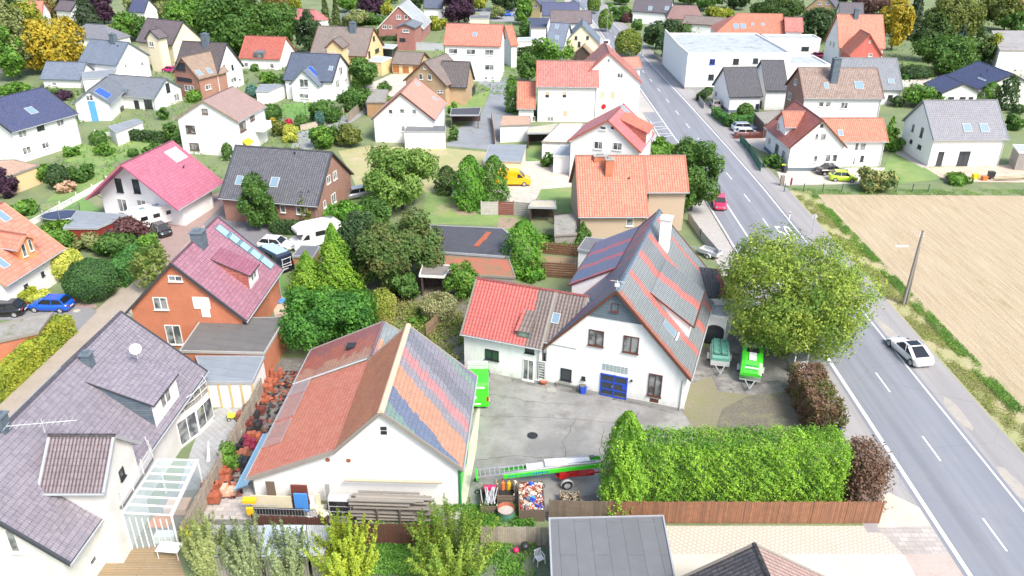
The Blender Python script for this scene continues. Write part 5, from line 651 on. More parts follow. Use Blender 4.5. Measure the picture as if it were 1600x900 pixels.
 ('bush','green',-20.39,46.1,1.51,2.09,'bright green weed shrub between the stacked roof tiles'),
 ('bush','green',23.14,123.42,2.48,2.51,'orange tinged climber at the pink roofed house'),
 ('bush','green2',-43.11,247.17,5.79,3.5,'green shrub behind the chimney of the taupe roofed house'),
 ('broad','dark',-163.9,267.07,10.35,6.67,'dark tree at the top left corner'),
 ('column','thujahedge',7.53,42.03,2.94,8.17,'tall bushy thuja rising at the left end of the very tall hedge'),
 ('broad','green2',-97.78,216.69,4.26,6,'green tree at the left of the mauve brown cream house'),
 ('broad','dark2',-89.25,273.55,11.63,7.63,'dark green tree on the top edge behind the big green trees'),
 ('broad','green2',-123.75,289.83,10.51,5.9,'green tree on the top edge right of the far navy roof'),
 ('bush','green',-32.97,227.14,9.27,5.09,'low green shrubs before the red brick house porch'),
 ('broad','green',-42.56,293,4.97,5.23,'green tree peeping over the top edge left of the red brick gable'),
 ('broad','pale',-29.09,300.61,6.95,4.39,'pale tree on the top edge above the far blue grey roof'),
 ('broad','green2',37.09,293.99,6.8,5.65,'green tree on the top edge right of the road'),
 ('broad','dark2',60.9,295.23,7.28,5.2,'dark tree on the top edge over the brown hipped roof'),
 ('broad','dark',117.94,301.38,7.66,5.3,'dark tree on the top edge left of the dull purple one'),
 ('broad','dark',134.16,295.61,7.29,6.11,'dark tree on the top edge between purple and yellow crowns'),
 ('broad','dark2',101.31,195.66,5.88,9.12,'dark green tree in the middle of the upper right wood'),
 ('broad','dark',167.74,294.52,10.21,6.9,'dark tree on the top edge near the right corner'),
 ('broad','green2',141.7,236.38,7.57,6.38,'green tree just left of the right edge above the white hall'),
 ('bush','green2',-89.08,153.74,4.39,2.1,'green bush behind the navy roof at the left'),
 ('bush','green',-98.62,158.9,5.42,2.33,'green bush row at the left edge before the navy roof'),
 ('bush','green2',-62.21,140.85,2.09,2.18,'small bush at the corner of the blue striped house'),
 ('bush','green2',-26.12,163.41,2.91,1.88,'small green bush at the pale court'),
 ('bush','olive',-49.3,123.32,3.1,1.96,'olive bush hidden between plain gable and magenta roof'),
 ('bush','green',-63.22,120.29,2.83,1.95,'bright shrub on the lawn beside the navy roof'),
 ('bush','green2',-55.02,119.48,3.72,1.76,'shrub at the top of the lawn behind the magenta roof'),
 ('round','green2',-58.51,119.32,1.61,1.28,'small round shrub on the lawn behind the magenta roof'),
 ('bush','green',-10.81,142.95,1.88,2.96,'slim climber bush at the salmon roofed house corner'),
 ('bush','olive',-34.07,119.08,3.01,1.67,'olive shrubs behind the dark grey roof ridge'),
 ('bush','green2',-80.65,127,1.7,1.68,'dark shrub at the foot of the navy roofed house'),
 ('bush','green',-67.98,119.41,2.41,1.56,'bright shrub right of the navy roofed house'),
 ('bush','green2',-48.8,127.82,1.92,1.54,'small dark shrub in front of the tall plain gable'),
 ('broad','green2',-46.71,161.33,3.27,3.57,'small tree left of the white house with solar collectors'),
 ('bush','dark',-58.05,167.08,3.24,1.9,'dark shrub at the right of the dark brown roofed house'),
 ('bush','green2',-50.04,191.79,2.14,2,'low shrub right of the red ivy gable'),
 ('bush','green',-23.53,150.18,2.82,2.24,'green shrub by the small wooden shed'),
 ('bush','green2',-14.09,169.13,1.91,2.06,'small dark shrub left of the long white house'),
 ('bush','green',62.08,125.52,2.1,2.05,'bright shrub left of the new white house'),
 ('bush','green2',87.66,137.56,3.29,2.92,'shrub at the right edge above the new white house'),
 ('bush','dark',73.74,153.65,2.51,2.07,'dark shrub under the plain grey roof'),
 ('bush','green2',78.92,151.93,2.73,2.53,'dark green shrub left of the navy bungalow gable'),
 ('bush','green',-0.28,129.55,1.51,2.08,'small green shrub before the white board shed'),
 ('bush','green2',-9.83,128.66,1.71,2.71,'slim shrub right of the white garage'),
 ('bush','green2',35.48,240.59,3.39,3.18,'garden shrubs at the far bend of the road'),
 ('bush','purple2',34.45,254.45,3.17,2.98,'reddish garden shrub at the far bend of the road'),
 ('broad','green2',-29.25,219.16,3.46,2.64,'small tree before the white screen of the red brick house'),
 ('bush','olive',-57.62,87.03,2.77,1.51,'olive shrubs above the salmon orange roof'),
 ('bush','dark',-44.73,85.57,2.13,1.75,'dark shrub in front of the small black and white car'),
 ('bush','green',64.13,109.73,3.74,1.28,'green weeds heap at the left of the building site'),
 ('bush','green2',5.2,115.93,2.06,2,'small shrub beside the small lawn'),
]
HEDGES = [
 ([(-41.46,74.91),(-41.04,81.43)],2.2,2.3,'hedge','long clipped dark green hedge along the driveway'),
 ([(-42.55,51.79),(-41.8,65.42)],1.6,2,'limehedge','clipped yellow green hedge along the beige driveway'),
 ([(-51.51,68.79),(-48.08,71.79)],1,1.5,'limehedge','yellow green hedge behind the garden shed'),
 ([(-65.7,128.99),(-56,126.32)],1.4,1.7,'hedgedark','dark hedge below the white house with the blue stripe'),
 ([(-28.81,89.71),(-24.53,89.38)],1.2,1.6,'hedgedark','hedge in front of the red brick house'),
 ([(7.73,42.87),(22.21,43.14)],2.6,5.3,'thujahedge','very long tall bright green thuja hedge behind the plank fence'),
 ([(23.45,43.35),(25.06,43.37)],3,4.1,'deadhedge','dead brown thuja block at the end of the tall hedge'),
 ([(24.48,56.43),(24.2,49.67)],2.4,2.8,'deadhedge2','half dead thuja hedge turning brown along the road'),
 ([(37.07,146.25),(37.95,138.1),(43.49,142.01)],1.3,1.5,'hedge','low clipped hedge corner beside the beige parked car'),
 ([(85.58,177.64),(92.91,180.44)],1,1,'hedge','low hedge strip beside the upper right lawn'),
 ([(-41.05,218.17),(-26.3,222.57)],1,1.2,'hedgedark','dark hedge in front of the red brick house'),
 ([(1.5,200.59),(5.65,203.99)],1.2,2,'hedgedark','hedge behind the white flat garage wall'),
 ([(36.4,156.82),(39.81,163.28)],1.2,1.3,'hedgedark','dark low shrubs in the front garden of the anthracite roof'),
]
FENCES = [
 ('fence',[(6.53,40.69),(24.68,40.86)],1.9,'plankred',0,'reddish brown plank fence below the very tall thuja hedge'),
 ('fence',[(2.6,40.83),(6.75,40.69)],1.9,'plankold',0,'weathered plank fence behind the large grey felt garage'),
 ('fence',[(-1.87,38.64),(2.47,38.63)],1.6,'plankgrey',0,'short grey weathered plank fence in front of the rubble box'),
 ('fence',[(-11.66,38.55),(-4.42,38.45)],1.9,'plankdark',0,'dark red brown plank fence below the timber racks'),
 ('fence',[(-16.81,39.64),(-11.85,39.46)],1.5,'plankdark',0,'dark low fence behind the corrugated roof at the bottom edge'),
 ('fence',[(-20.5,54.96),(-20.84,38.47)],1.9,'plankgrey',0,'long grey lath fence between patio and stacked roof tiles'),
 ('fence',[(-61,82.48),(-59.49,90.37),(-56.43,110.2)],1.1,'white',0,'white garden wall with small white posts'),
 ('fence',[(-44.02,95.28),(-41.52,93.38),(-39.08,97.61)],1.1,'white',0.07,'white picket fence at the magenta roofed house'),
 ('fence',[(-45.25,119.79),(-42.78,117.3)],1,'white',0.07,'short white fence behind the dark grey roof'),
 ('fence',[(2.1,79.29),(3.3,84.23),(8.17,83.25)],1.5,'brownslat',0.03,'brown lattice fence around the upper side of the deck'),
 ('fence',[(1.94,78.17),(6.77,77.62)],1.9,'brownslat',0.03,'brown lattice fence in front of the deck'),
 ('fence',[(-4.01,96.01),(-1.87,96.05)],1.9,'greypanel',0,'whitish lamella fence panel near the two tall thujas'),
 ('fence',[(-1.79,96.05),(0.1,96.08)],1.9,'redpanel',0,'red brown lamella fence panel'),
 ('fence',[(0.18,96.09),(2.23,95.68)],1.9,'greypanel2',0,'grey lamella fence panel next to the open shelter'),
 ('fence',[(-7.91,64.45),(-6.86,66.87),(-6.1,69.95)],1.8,'woven',0,'leaning woven willow fence above the workshop'),
 ('fence',[(37.69,105.37),(48.43,105.58)],1.2,'greenpost',1,'thin green wire fence between lime green car and field'),
 ('fence',[(53.37,105.68),(57.87,105.77)],1.1,'greenpost',1,'low grey wire fence at the young tree'),
 ('fence',[(22.26,94.52),(22.67,89.02),(23.46,82.98)],1.1,'greyposts',0,'pale grey garden fence along the pavement beside the orange roof'),
 ('fence',[(37.52,129.22),(37.55,123.61),(36.79,114.15)],1.3,'greenmesh',0.05,'dark green fence along the pavement at the L shaped house'),
 ('fence',[(37.02,131.05),(42.19,131.54)],1.2,'darkred',0.05,'dark red picket fence in front of the white estate car'),
 ('fence',[(44.96,152.08),(49.39,152.19)],1.1,'anth',0,'anthracite screen beside the white anthracite roofed house'),
 ('fence',[(-29.14,139.33),(-28,150.12)],1.7,'plankgrey',0,'grey board fence along the right side of the lane'),
 ('fence',[(-36.3,134.27),(-33.18,137.57),(-31.47,143.14),(-30.37,153.97)],0.9,'sandstone',0,'low sandstone garden wall along the curve of the lane'),
 ('fence',[(-24.86,207.97),(-17.62,206.52)],1.8,'anthlight',0,'light grey privacy screen in front of the red brick house'),
 ('fence',[(-3.9,142.53),(-2.85,126.14)],1.3,'tanboard',0,'light timber fence along the grey lane'),
 ('fence',[(36.36,157.85),(36.16,150.88)],1.1,'greyposts',0,'short grey garden fence beside the beige car'),
 ('fence',[(34.83,203.37),(35.2,193.98),(39.79,194.13)],0.9,'sandstone',0,'pale retaining wall under the dark corner bushes'),
 ('fence',[(-112.38,177.28),(-106.56,182.15)],1.5,'greyposts',0,'grey wall behind the trees at the upper left'),
 ('fence',[(24.55,59.08),(25.77,59.41)],1.8,'white',0,'short white wall piece beside the brown hedge'),
 ('fence',[(-69.53,130.39),(-66.24,129.72)],1,'white',0,'white low wall under the blue wall stripe'),
]
POS = {'white_sports': (36.12, 62.44, 1.733, 3.35), 'red_car': (27.34, 99.6, -1.715, 5.21), 'lime': (47.59, 110.38, -0.146, 3.37), 'black_saloon': (47.03, 113.48, 0.177, 3.7), 'beige': (38.56, 152.23, 1.532, 7.3), 'blue_est': (40.08, 136.13, 0.024, 4.57), 'white_est': (39.67, 132.62, 0.025, 4.79), 'blue_hatch': (-45.75, 70.06, 3.088, 3.94), 'black_hatch': (-49.83, 68.94, -3.027, 2.62), 'smart': (-42.22, 88.9, -0.789, 3.8), 'white_hatch': (-27.38, 85.17, -0.168, 3.96), 'camper': (-23.07, 86.35, -2.552, 4.12), 'blackvan': (-26.63, 81.19, 2.401, 5.41), 'caravan': (-44.21, 91.59, -2.345, 4.98), 'yellow': (0.04, 107.78, 0.021, 3.35), 'greenvan': (-2.54, 55.91, 1.594, 3.48), 'far_van': (24.18, 215.59, 1.43, 8.33), 'grey_car': (-21.39, 101.97, -2.66, 3.31), 'pink': (-76, 179.75, 2.735, 3.14), 'darkred': (74.08, 200.71, -2.592, 3.24), 'silver': (-4.25, 272.85, 0.046, 5.21), 'blue_far': (-2.11, 266.03, 0.046, 3.04), 'navy_far': (-22.26, 240.53, -0.624, 3.65), 'black_far': (79.25, 124.9, -0.939, 2.49), 'tarp': (18.58, 61.14, -1.765, 3.73), 'gtrail': (20.87, 59.22, -1.857, 5.13), 'flat_trailer': (22.66, 83.67, 2.389, 1.51), 'ladder': (2, 44.67, 0.115, 9.13), 'lad_axle': (3.02, 44.17, -0.181, 1.78), 'pole': (39.9, 72.23), 'lamp1': (30.96, 198.44), 'lamp2': (25.67, 228.55), 'sign_round': (36.58, 90.44), 'delin': (35.36, 95.41), 'tramp': (-56.33, 93.12), 'tramp2': (-6.8, 101.52), 'globe': (-37.66, 143.87), 'bin_blue': (40.2, 116.01), 'bin_yel': (40.15, 114.22), 'bin_blk': (40.26, 113.63), 'post': (38.11, 108), 'banner': (38.04, 107.47), 'bluebin': (5.97, 56.02), 'bench': (4.67, 56.76), 'pot': (2.73, 57.32), 'wcol': (25.1, 49.99), 'table': (-21.5, 37.58), 'chair': (1.85, 37.15), 'grill': (0.93, 37.89), 'dish': (-33.71, 61.84), 'manhole': (-43.15, 69.69), 'manhole2': (1.66, 50.14), 'stone': (3.35, 56.36), 'hydr': (18.32, 53.78), 'gas': (-0.13, 43.91), 'rubble': (1.44, 40.82), 'tub': (-0.28, 40.8), 'crate1': (-1.46, 41.4), 'crate2': (-0.38, 42.35), 'smallbox': (4.07, 42.39), 'redswing': (-73.63, 300.68), 'stacks': [(-20.44, 55.89), (-20.37, 57.04), (-20.2, 58.03), (-20.35, 54.41), (-20.29, 52.9), (-20.5, 52.04), (-20.58, 50.95), (-19.94, 50.63), (-20.45, 49.18), (-19.74, 48.42), (-20.56, 48.25), (-19.95, 47.21), (-20.2, 46.19), (-20.58, 45.34), (-21, 44.64), (-20.28, 43.97), (-20.42, 43.31), (-20.49, 42.6), (-19.57, 43.32), (-21.22, 43.96), (-21.18, 53.33), (-21.21, 52.03), (-19.57, 49.19), (-20.94, 49.18), (-19.36, 46.34), (-20.9, 46.91)]}
POS3 = {'dish1': (-26.85, 48.93, 8), 'dish2': (13.64, 120.95, 7.2), 'aerial': (-28.24, 39.24, 8.7), 'site': (64.12, 111.27), 'plank': (-3.34, 82.55, 2.45), 'tractor': (-22.17, 52.02), 'bluetarp': (-23.18, 72.02), 'parasol': (-22.26, 46.75)}
SLABS = [
 ('pale blue corrugated roof at the bottom edge under the willow shrubs',[(-15.01,35.67,1.9),(-12.16,35.69,1.9),(-12.8,37.95,2.3),(-15.43,37.93,2.3)],'f_whiteblue'),
 ('weathered grey corrugated roof left of the pale blue one',[(-18.47,35.63,1.9),(-15.05,35.66,1.9),(-15.46,37.87,2.3),(-18.91,37.9,2.3)],'f_corr'),
 ('grey and white corrugated roof right of the pale blue one',[(-12.12,35.69,1.9),(-11.3,35.8,1.9),(-10.83,37.92,2.3),(-12.76,37.95,2.3)],'f_corr'),
]
CRACKS = [
 [(-2.6,52.67),(1.1,52.54),(5.18,52.33),(10.66,51.3),(14.43,50.04)],
 [(7.33,51.26),(6.78,48.7),(6.41,46.83),(6.43,44.04)],
 [(-2.08,55.83),(1.65,54.67),(5.57,54.17)],
 [(-2.52,47.1),(0.08,47.72),(2.94,47.45),(6.16,46.1)],
 [(10.46,53.52),(9.39,51.28)],
 [(5.18,52.33),(4.01,49.45),(4.12,47.17)],
]
# ================================================================ setting
def sheet(name, pts, z, m, kind='structure'):
    mb = MB(); ar = sum(pts[i][0]*pts[(i+1) % len(pts)][1]-pts[(i+1) % len(pts)][0]*pts[i][1] for i in range(len(pts)))
    if ar < 0: pts = pts[::-1]
    mb.face([(x, y, z) for x, y in pts]); o = mb.build(name, m, bevel=-1); o['kind'] = kind; return o
sheet('ground', [(-900, -60), (900, -60), (900, 1200), (-900, 1200)], 0, 'grass')
RR = [(35.2, -20), (35.2, 108), (34.8, 125), (34.2, 145), (33.3, 170), (31.9, 204), (31.2, 221), (30.5, 243), (29, 289), (27.5, 360)]
RL = [(28.5, -20), (28.5, 100), (27.9, 112), (27.1, 131), (26.4, 163), (25.6, 190), (24.9, 227), (24.3, 255), (23.6, 305), (22, 360)]
def at(pl, y):
    for (x0, y0), (x1, y1) in zip(pl, pl[1:]):
        if y0 <= y <= y1: return x0+(x1-x0)*(y-y0)/(y1-y0)
ys = [-20, 20, 60, 100, 112, 125, 131, 145, 163, 170, 190, 204, 221, 227, 243, 255, 289, 305, 359]
def strip(name, fa, fb, y0, y1, z, m, step=6):
    yy = [y0]
    while yy[-1] < y1: yy.append(min(y1, yy[-1]+step))
    return sheet(name, [(fa(y), y) for y in yy]+[(fb(y), y) for y in reversed(yy)], z, m)
strip('field', lambda y: 41.3, lambda y: 300, -20, 104.5, .012, 'field', 200)
strip('grass_verge', lambda y: 38.6, lambda y: 41.5, -20, 106, .016, 'straw')
strip('cycle_path', lambda y: at(RR, y)+.1, lambda y: at(RR, y)+3.4, -20, 355, .02, 'oldasphalt')
strip('pavement', lambda y: at(RL, y)-5.4, lambda y: at(RL, y)-.2, 78, 355, .02, 'sidewalk')
strip('pavement', lambda y: 23.6 if y < 56 else 24.8, lambda y: 28.4, 40, 78, .022, 'oldasphalt')
strip('road', lambda y: at(RL, y)-.35, lambda y: at(RR, y)+.35, -20, 355, .03, 'road')
strip('parking_lane', lambda y: at(RL, y)-2.4, lambda y: at(RL, y)-.34, 80, 148, .034, 'road')
LZ = .04
strip('road_marking', lambda y: at(RR, y)-.1, lambda y: at(RR, y)+.06, -20, 352, LZ, 'marking')
strip('road_marking', lambda y: 28.42, lambda y: 28.72, -20, 64, LZ, 'marking')
strip('road_marking', lambda y: at(RL, y)-.06, lambda y: at(RL, y)+.12, 76, 352, LZ, 'marking')
strip('road_marking', lambda y: at(RL, y)-2.42, lambda y: at(RL, y)-2.3, 80, 142, LZ, 'marking')
for i, y in enumerate(np.arange(-6.6, 350, 9.0)):
    c = lambda y: (at(RL, y)+at(RR, y))/2+.12
    strip('centre_dash', lambda y: c(y)-.07, lambda y: c(y)+.07, y, y+3, LZ, 'marking')
for y in (150, 151.6, 153.2, 154.8, 156.4, 158): strip('road_marking', lambda y: at(RR, y)-.1, lambda y: at(RR, y)+.16, y, y+.8, LZ+.003, 'marking')
for k in range(5): # hatched area at the head of the parking lane
    y = 131.5+k*2.2; x = at(RL, y); sheet('road_marking', [(x-2.3, y), (x-2.3, y+.16), (x-.05, y+(.1 if k % 2 else 1.4)), (x-.05, y+(-.06 if k % 2 else 1.24))], LZ, 'marking')
for k in range(4): strip('road_marking', lambda y: 27.4+k*1.1, lambda y: 27.9+k*1.1, 214, 216, LZ+.004, 'marking')
# kerbs
for y0, y1 in ((78, 148),):
    mb = MB()
    for y in np.arange(y0, y1, 2.): mb.box(at(RL, y)-2.62, at(RL, y)-2.46, y, y+1.97, 0, .12)
    mb.build('kerb', 'concrete')['kind'] = 'structure'
for i in range(3): # sandy wear beside the carriageway
    cx, cy, L = ((36.1, 66, 6), (36.2, 53.5, 5), (36.0, 45, 4))[i]; r = random.Random(i)
    sheet('sand_patch', [(cx+math.cos(t)*.55*r.uniform(.8, 1.1), cy+math.sin(t)*L/2*r.uniform(.8, 1.1)) for t in np.linspace(0, 2*PI, 14)[:-1]], .026+i*.001, 'dirtpale')
for i_, (nm, pts, m, lay) in enumerate(GPD): sheet(nm, pts, .004+.005*lay+.00007*i_, m)
# cracks and damp edges in the yard
def crack(pts, w_, seed, m='crack'):
    r = random.Random(seed); P = []
    for (x0, y0), (x1, y1) in zip(pts, pts[1:]):
        n = max(2, int(math.hypot(x1-x0, y1-y0)/.35))
        for k in range(n): t = k/n; P.append((x0+(x1-x0)*t+r.uniform(-.09, .09), y0+(y1-y0)*t+r.uniform(-.09, .09)))
    P.append(pts[-1]); mb = MB()
    for i in range(len(P)-1):
        (ax, ay), (bx, by) = P[i], P[i+1]; L = math.hypot(bx-ax, by-ay)+1e-6; nx, ny = -(by-ay)/L, (bx-ax)/L; a, b = w_*r.uniform(.4, 1), w_*r.uniform(.4, 1)
        mb.face([(ax-nx*a, ay-ny*a, .032), (bx-nx*b, by-ny*b, .032), (bx+nx*b, by+ny*b, .032), (ax+nx*a, ay+ny*a, .032)])
    mb.build('yard_crack', m, bevel=-1)['kind'] = 'structure'
for i, q in enumerate(CRACKS): crack(q, .02, i)
def text_mesh(s, size, m, name, loc, rz=0, rx=0, sy=1., parent=None, ext=0.):
    cu = bpy.data.curves.new(name, 'FONT'); cu.body = s; cu.size = size; cu.align_x = 'CENTER'; cu.extrude = ext; cu.resolution_u = 3
    t = bpy.data.objects.new(name, cu); COL.objects.link(t); dg = bpy.context.evaluated_depsgraph_get(); me = bpy.data.meshes.new_from_object(t.evaluated_get(dg)); bpy.data.objects.remove(t)
    o = bpy.data.objects.new(name, me); COL.objects.link(o); me.materials.clear(); me.materials.append(M_(m)); o.location = loc; o.rotation_euler = (rx, 0, rz); o.scale = (1, sy, 1)
    if parent: o.parent = parent
    return o
text_mesh('50', 2.1, 'marking', 'speed_marking', (33.55, 88.6, LZ+.002), sy=3.0)['kind'] = 'structure'
# ================================================================ buildings
def zat(prof, v):
    for (a, za), (b, zb) in zip(prof, prof[1:]):
        if a-1e-6 <= v <= b+1e-6: return za+(zb-za)*(v-a)/(b-a)
    return prof[0][1] if v < prof[0][0] else prof[-1][1]
def frame_at(wl, u, z, prof, u0, u1, o):
    if wl == 'n': return Matrix(((1, 0, 0, u), (0, 1, 0, prof[0][0]+o), (0, 0, 1, z), (0, 0, 0, 1)))
    if wl == 'p': return Matrix(((-1, 0, 0, u), (0, -1, 0, prof[-1][0]-o), (0, 0, 1, z), (0, 0, 0, 1)))
    if wl == '0': return Matrix(((0, 1, 0, u0+o), (-1, 0, 0, u), (0, 0, 1, z), (0, 0, 0, 1)))
    return Matrix(((0, -1, 0, u1-o), (1, 0, 0, u), (0, 0, 1, z), (0, 0, 0, 1)))
def window(parent, W, wl, u, z, w, h, st, prof, u0, u1, o, name=None):
    """frame x = along wall, -y = out of the wall"""
    M = W @ frame_at(wl, u, z, prof, u0, u1, o)
    fr = {'w': 'whitepaint', 'd': 'dark', 'b': 'brownframe', 'g': 'anthracite', 'o': 'whitepaint', 'ob': 'whitepaint', 'blind': 'whitepaint', 'door': 'anthracite', 'wdoor': 'lightgrey', 'bdoor': 'cream', 'yellow': 'whitepaint', 'bluepanel': 'bluestripe', 'arch': 'dark', 'blue': 'bluepaint', 'balc': 'cream' if h > 1.2 else 'whitepaint'}[st]
    kind = 'door' if 'door' in st else 'window'
    f = MB(); t = .07 if min(w, h) > .5 else .05; d = .06
    for a in ((-w/2, w/2, h/2-t, h/2), (-w/2, w/2, -h/2, -h/2+t), (-w/2, -w/2+t, -h/2+t, h/2-t), (w/2-t, w/2, -h/2+t, h/2-t)): f.box(a[0], a[1], -d, .02, a[2], a[3])
    n = 1 if w < 1.0 else (2 if w < 2.4 else 3)
    if st == 'balc':
        f = MB(); f.box(-w/2, w/2, -1.5, 0, -h/2-.15, -h/2); f.box(-w/2, w/2, -1.5, -1.44, -h/2, -h/2+1.0, 1)
        for s_ in (-1, 1): f.box(s_*w/2-.03, s_*w/2+.03, -1.44, 0, -h/2, -h/2+1.0, 1)
        f.v = [tuple(M @ Vector(p_)) for p_ in f.v]; return f.build('balcony', ['w_white', 'tanwoodp' if fr == 'cream' else 'whitepaint'], parent)
    if st in ('w', 'b', 'd', 'g', 'blue'):
        for i in range(1, n): x = -w/2+w*i/n; f.box(x-t/2, x+t/2, -d, .02, -h/2+t, h/2-t)
        f.box(-w/2-.06, w/2+.06, -.14, .02, -h/2-.06, -h/2)
    for i in range(len(f.v)): f.v[i] = tuple(M @ Vector(f.v[i]))
    o_ = f.build(name or kind, fr, parent)
    p = MB()
    if st in ('w', 'b', 'd', 'g', 'arch', 'blue'):
        p.box(-w/2+t, w/2-t, -.012, .015, -h/2+t, h/2-t); pm = 'glasscurtain' if st in ('w', 'b') else 'glass'
    elif st in ('o', 'ob'):
        p.box(-w/2+t, w/2-t, -.03, .015, -h/2+t if st == 'o' else 0, h/2-t, 0)
        if st == 'ob': p.box(-w/2+t, w/2-t, -.01, .015, -h/2+t, 0, 1)
        pm = ['peach', 'glass']
    elif st == 'blind':
        k = max(3, int(h/.09))
        for i in range(k): z0 = -h/2+t+(h-2*t)*i/k; p.box(-w/2+t, w/2-t, -.03-.006*(i % 2), .015, z0, z0+(h-2*t)/k*.93)
        pm = 'whitepaint'
    elif st == 'bdoor':
        k = 6
        for i in range(k): z0 = -h/2+t+(h-2*t)*i/k; p.box(-w/2+t, w/2-t, -.03, .015, z0, z0+(h-2*t)/k*.95)
        pm = 'garagebrown'
    elif st == 'yellow': p.face([(-w/2, -.05, h/2), (w/2, -.05, h/2), (w/2+.2, -1.0, -h/4), (-w/2-.2, -1.0, -h/4)]); pm = 'yellowpaint'
    elif st == 'bluepanel': p.box(-w/2+t, w/2-t, -.05, .01, -h/2+t, h/2-t); pm = 'bluestripe'
    elif st == 'door':
        p.box(-w/2+t, w/2-t, -.03, .015, -h/2+t, h/2-t); p.box(-w/4, w/4, -.04, -.03, 0, h/2-t*2, 1); pm = ['slate', 'glass']
    else: p.box(-w/2+t, w/2-t, -.03, .015, -h/2+t, h/2-t); p.box(-w/5, w/5, -.04, -.03, -h/5, h/3, 1); pm = ['whitepaint', 'glasscurtain']
    for i in range(len(p.v)): p.v[i] = tuple(M @ Vector(p.v[i]))
    nm = {'o': 'shutter', 'ob': 'shutter', 'blind': 'shutter', 'bdoor': 'door_leaf', 'door': 'door_leaf', 'wdoor': 'door_leaf', 'yellow': 'awning', 'bluepanel': 'panel'}.get(st, 'pane')
    p.build(nm, pm, o_); return o_
def on_slope(prof, sd, u, v):
    (va, za), (vb, zb) = (prof[0], prof[1]) if sd == 'n' else (prof[-1], prof[-2])
    m = (zb-za)/(vb-va); z = za+m*(v-va); s = math.copysign(1, vb-va)
    e1 = Vector((s, 0, 0)); e2 = Vector((0, s, abs(m))).normalized() if True else 0; n = e1.cross(e2)
    if n.z < 0: n = -n
    M = Matrix((( e1.x, e2.x, n.x, u), (e1.y, e2.y, n.y, v), (e1.z, e2.z, n.z, z), (0, 0, 0, 1))); return M
FAS = {'navy': 'anthracite', 'slateblue': 'slate'}
def build_wing(root, wg, far=False, roofmats=None):
    W = Matrix.Translation((wg['x'], wg['y'], 0)) @ Matrix.Rotation(wg['a'], 4, 'Z')
    prof, u0, u1, o = wg['prof'], wg['u0'], wg['u1'], wg['o']; h0, h1 = wg.get('hip', (0, 0)); og = wg.get('og', min(o, .35))
    def tw(mb):
        for i in range(len(mb.v)): mb.v[i] = tuple(W @ Vector(mb.v[i]))
        return mb
    # walls
    vs = [prof[0][0]+o]+[p[0] for p in prof[1:-1]]+[prof[-1][0]-o]; th = .16
    mb = MB(); z0 = wg['z0']
    if h0 or h1:
        zt = min(prof[0][1], prof[-1][1]); mb.prism([(u0+og, vs[0]), (u1-og, vs[0]), (u1-og, vs[-1]), (u0+og, vs[-1])], z0, zt)
    else:
        top = [(v, zat(prof, v)-th) for v in vs]; poly = [(vs[0], z0)]+top+[(vs[-1], z0)]
        a = [(u0+og, v, z) for v, z in poly]; b = [(u1-og, v, z) for v, z in poly]; n = len(poly)
        for i in range(n): j = (i+1) % n; mb.face([a[i], b[i], b[j], a[j]], 0)
        mb.face(a[::-1], 1); mb.face(b, 1)
    if wg.get('plinth'):
        mb.prism([(u0+og-.04, vs[0]-.04), (u1-og+.04, vs[0]-.04), (u1-og+.04, vs[-1]+.04), (u0+og-.04, vs[-1]+.04)], 0, .55, 2)
    wm = 'w_'+wg['wm']; tw(mb).build('wall', [wm, 'w_'+wg['gm'] if wg.get('gm') else wm, 'slate'], root)
    # roof
    fa = wg.get('fascia') or {'palegrey': 'whitepaint', 'pinkbrown': 'verge_tan', 'greytile': 'slate', 'magenta': 'verge_pink', 'salmonorange': 'verge_orange', 'orange': 'verge_red', 'salmon': 'verge_red', 'pinktile': 'verge_red', 'pinkred': 'verge_red', 'red': 'verge_red', 'redtile': 'brownframe', 'salmonpale': 'brownframe', 'brownred': 'brownframe', 'taupe': 'brownframe', 'browntile': 'brownframe', 'tan': 'verge_tan', 'grey': 'slate', 'slateblue': 'slate', 'mauvebrown': 'zinc'}.get(wg['rm'], 'anthracite')
    rms = roofmats or ['r_'+wg['rm']]*(len(prof)-1)
    ml = []; 
    for r_ in rms: ml.append(r_)
    k = len(ml); ml += [fa, 'zinc']; mb = MB(); T = .18
    ri = max(range(len(prof)), key=lambda i: prof[i][1])
    for i in range(len(prof)-1):
        (va, za), (vb, zb) = prof[i], prof[i+1]; L = math.hypot(vb-va, zb-za)
        up = i < ri; ua0 = u0+(0 if (i+1 != ri+1 and not up) else 0)
        # hips shorten the ridge side
        A = [(u0, va, za), (u1, va, za)]; B = [(u0, vb, zb), (u1, vb, zb)]
        if h0 or h1:
            if prof[ri] == prof[i+1]: B = [(u0+h0, vb, zb), (u1-h1, vb, zb)]
            if prof[ri] == prof[i]: A = [(u0+h0, va, za), (u1-h1, va, za)]
        q = [A[0], A[1], B[1], B[0]]; uv = [(A[0][0], 0), (A[1][0], 0), (B[1][0], L), (B[0][0], L)] if up else [(A[0][0], L), (A[1][0], L), (B[1][0], 0), (B[0][0], 0)]
        mb.face(q, i, uv=uv); mb.face([(x, y, z-T) for x, y, z in q][::-1], k)
        if not h0: mb.face([A[0], B[0], (B[0][0], B[0][1], B[0][2]-T-.05), (A[0][0], A[0][1], A[0][2]-T-.05)], k); mb.box(u0-.02, u0+.1, 0, .01, 0, .01, k, Matrix.Translation((0, va, za)))
        if not h1: mb.face([B[1], A[1], (A[1][0], A[1][1], A[1][2]-T-.05), (B[1][0], B[1][1], B[1][2]-T-.05)], k)
        # raised verge tiles
        dv = Vector((0, vb-va, zb-za)).normalized(); nn = Vector((0, -dv.z, dv.y))
        for uu, hh in ((u0, h0), (u1-.16, h1)):
            if not hh:
                M2 = Matrix(((1, 0, 0, uu), (0, dv.y, nn.y, va), (0, dv.z, nn.z, za), (0, 0, 0, 1))); mb.box(0, .16, 0, L, .0, .045, k, M2)
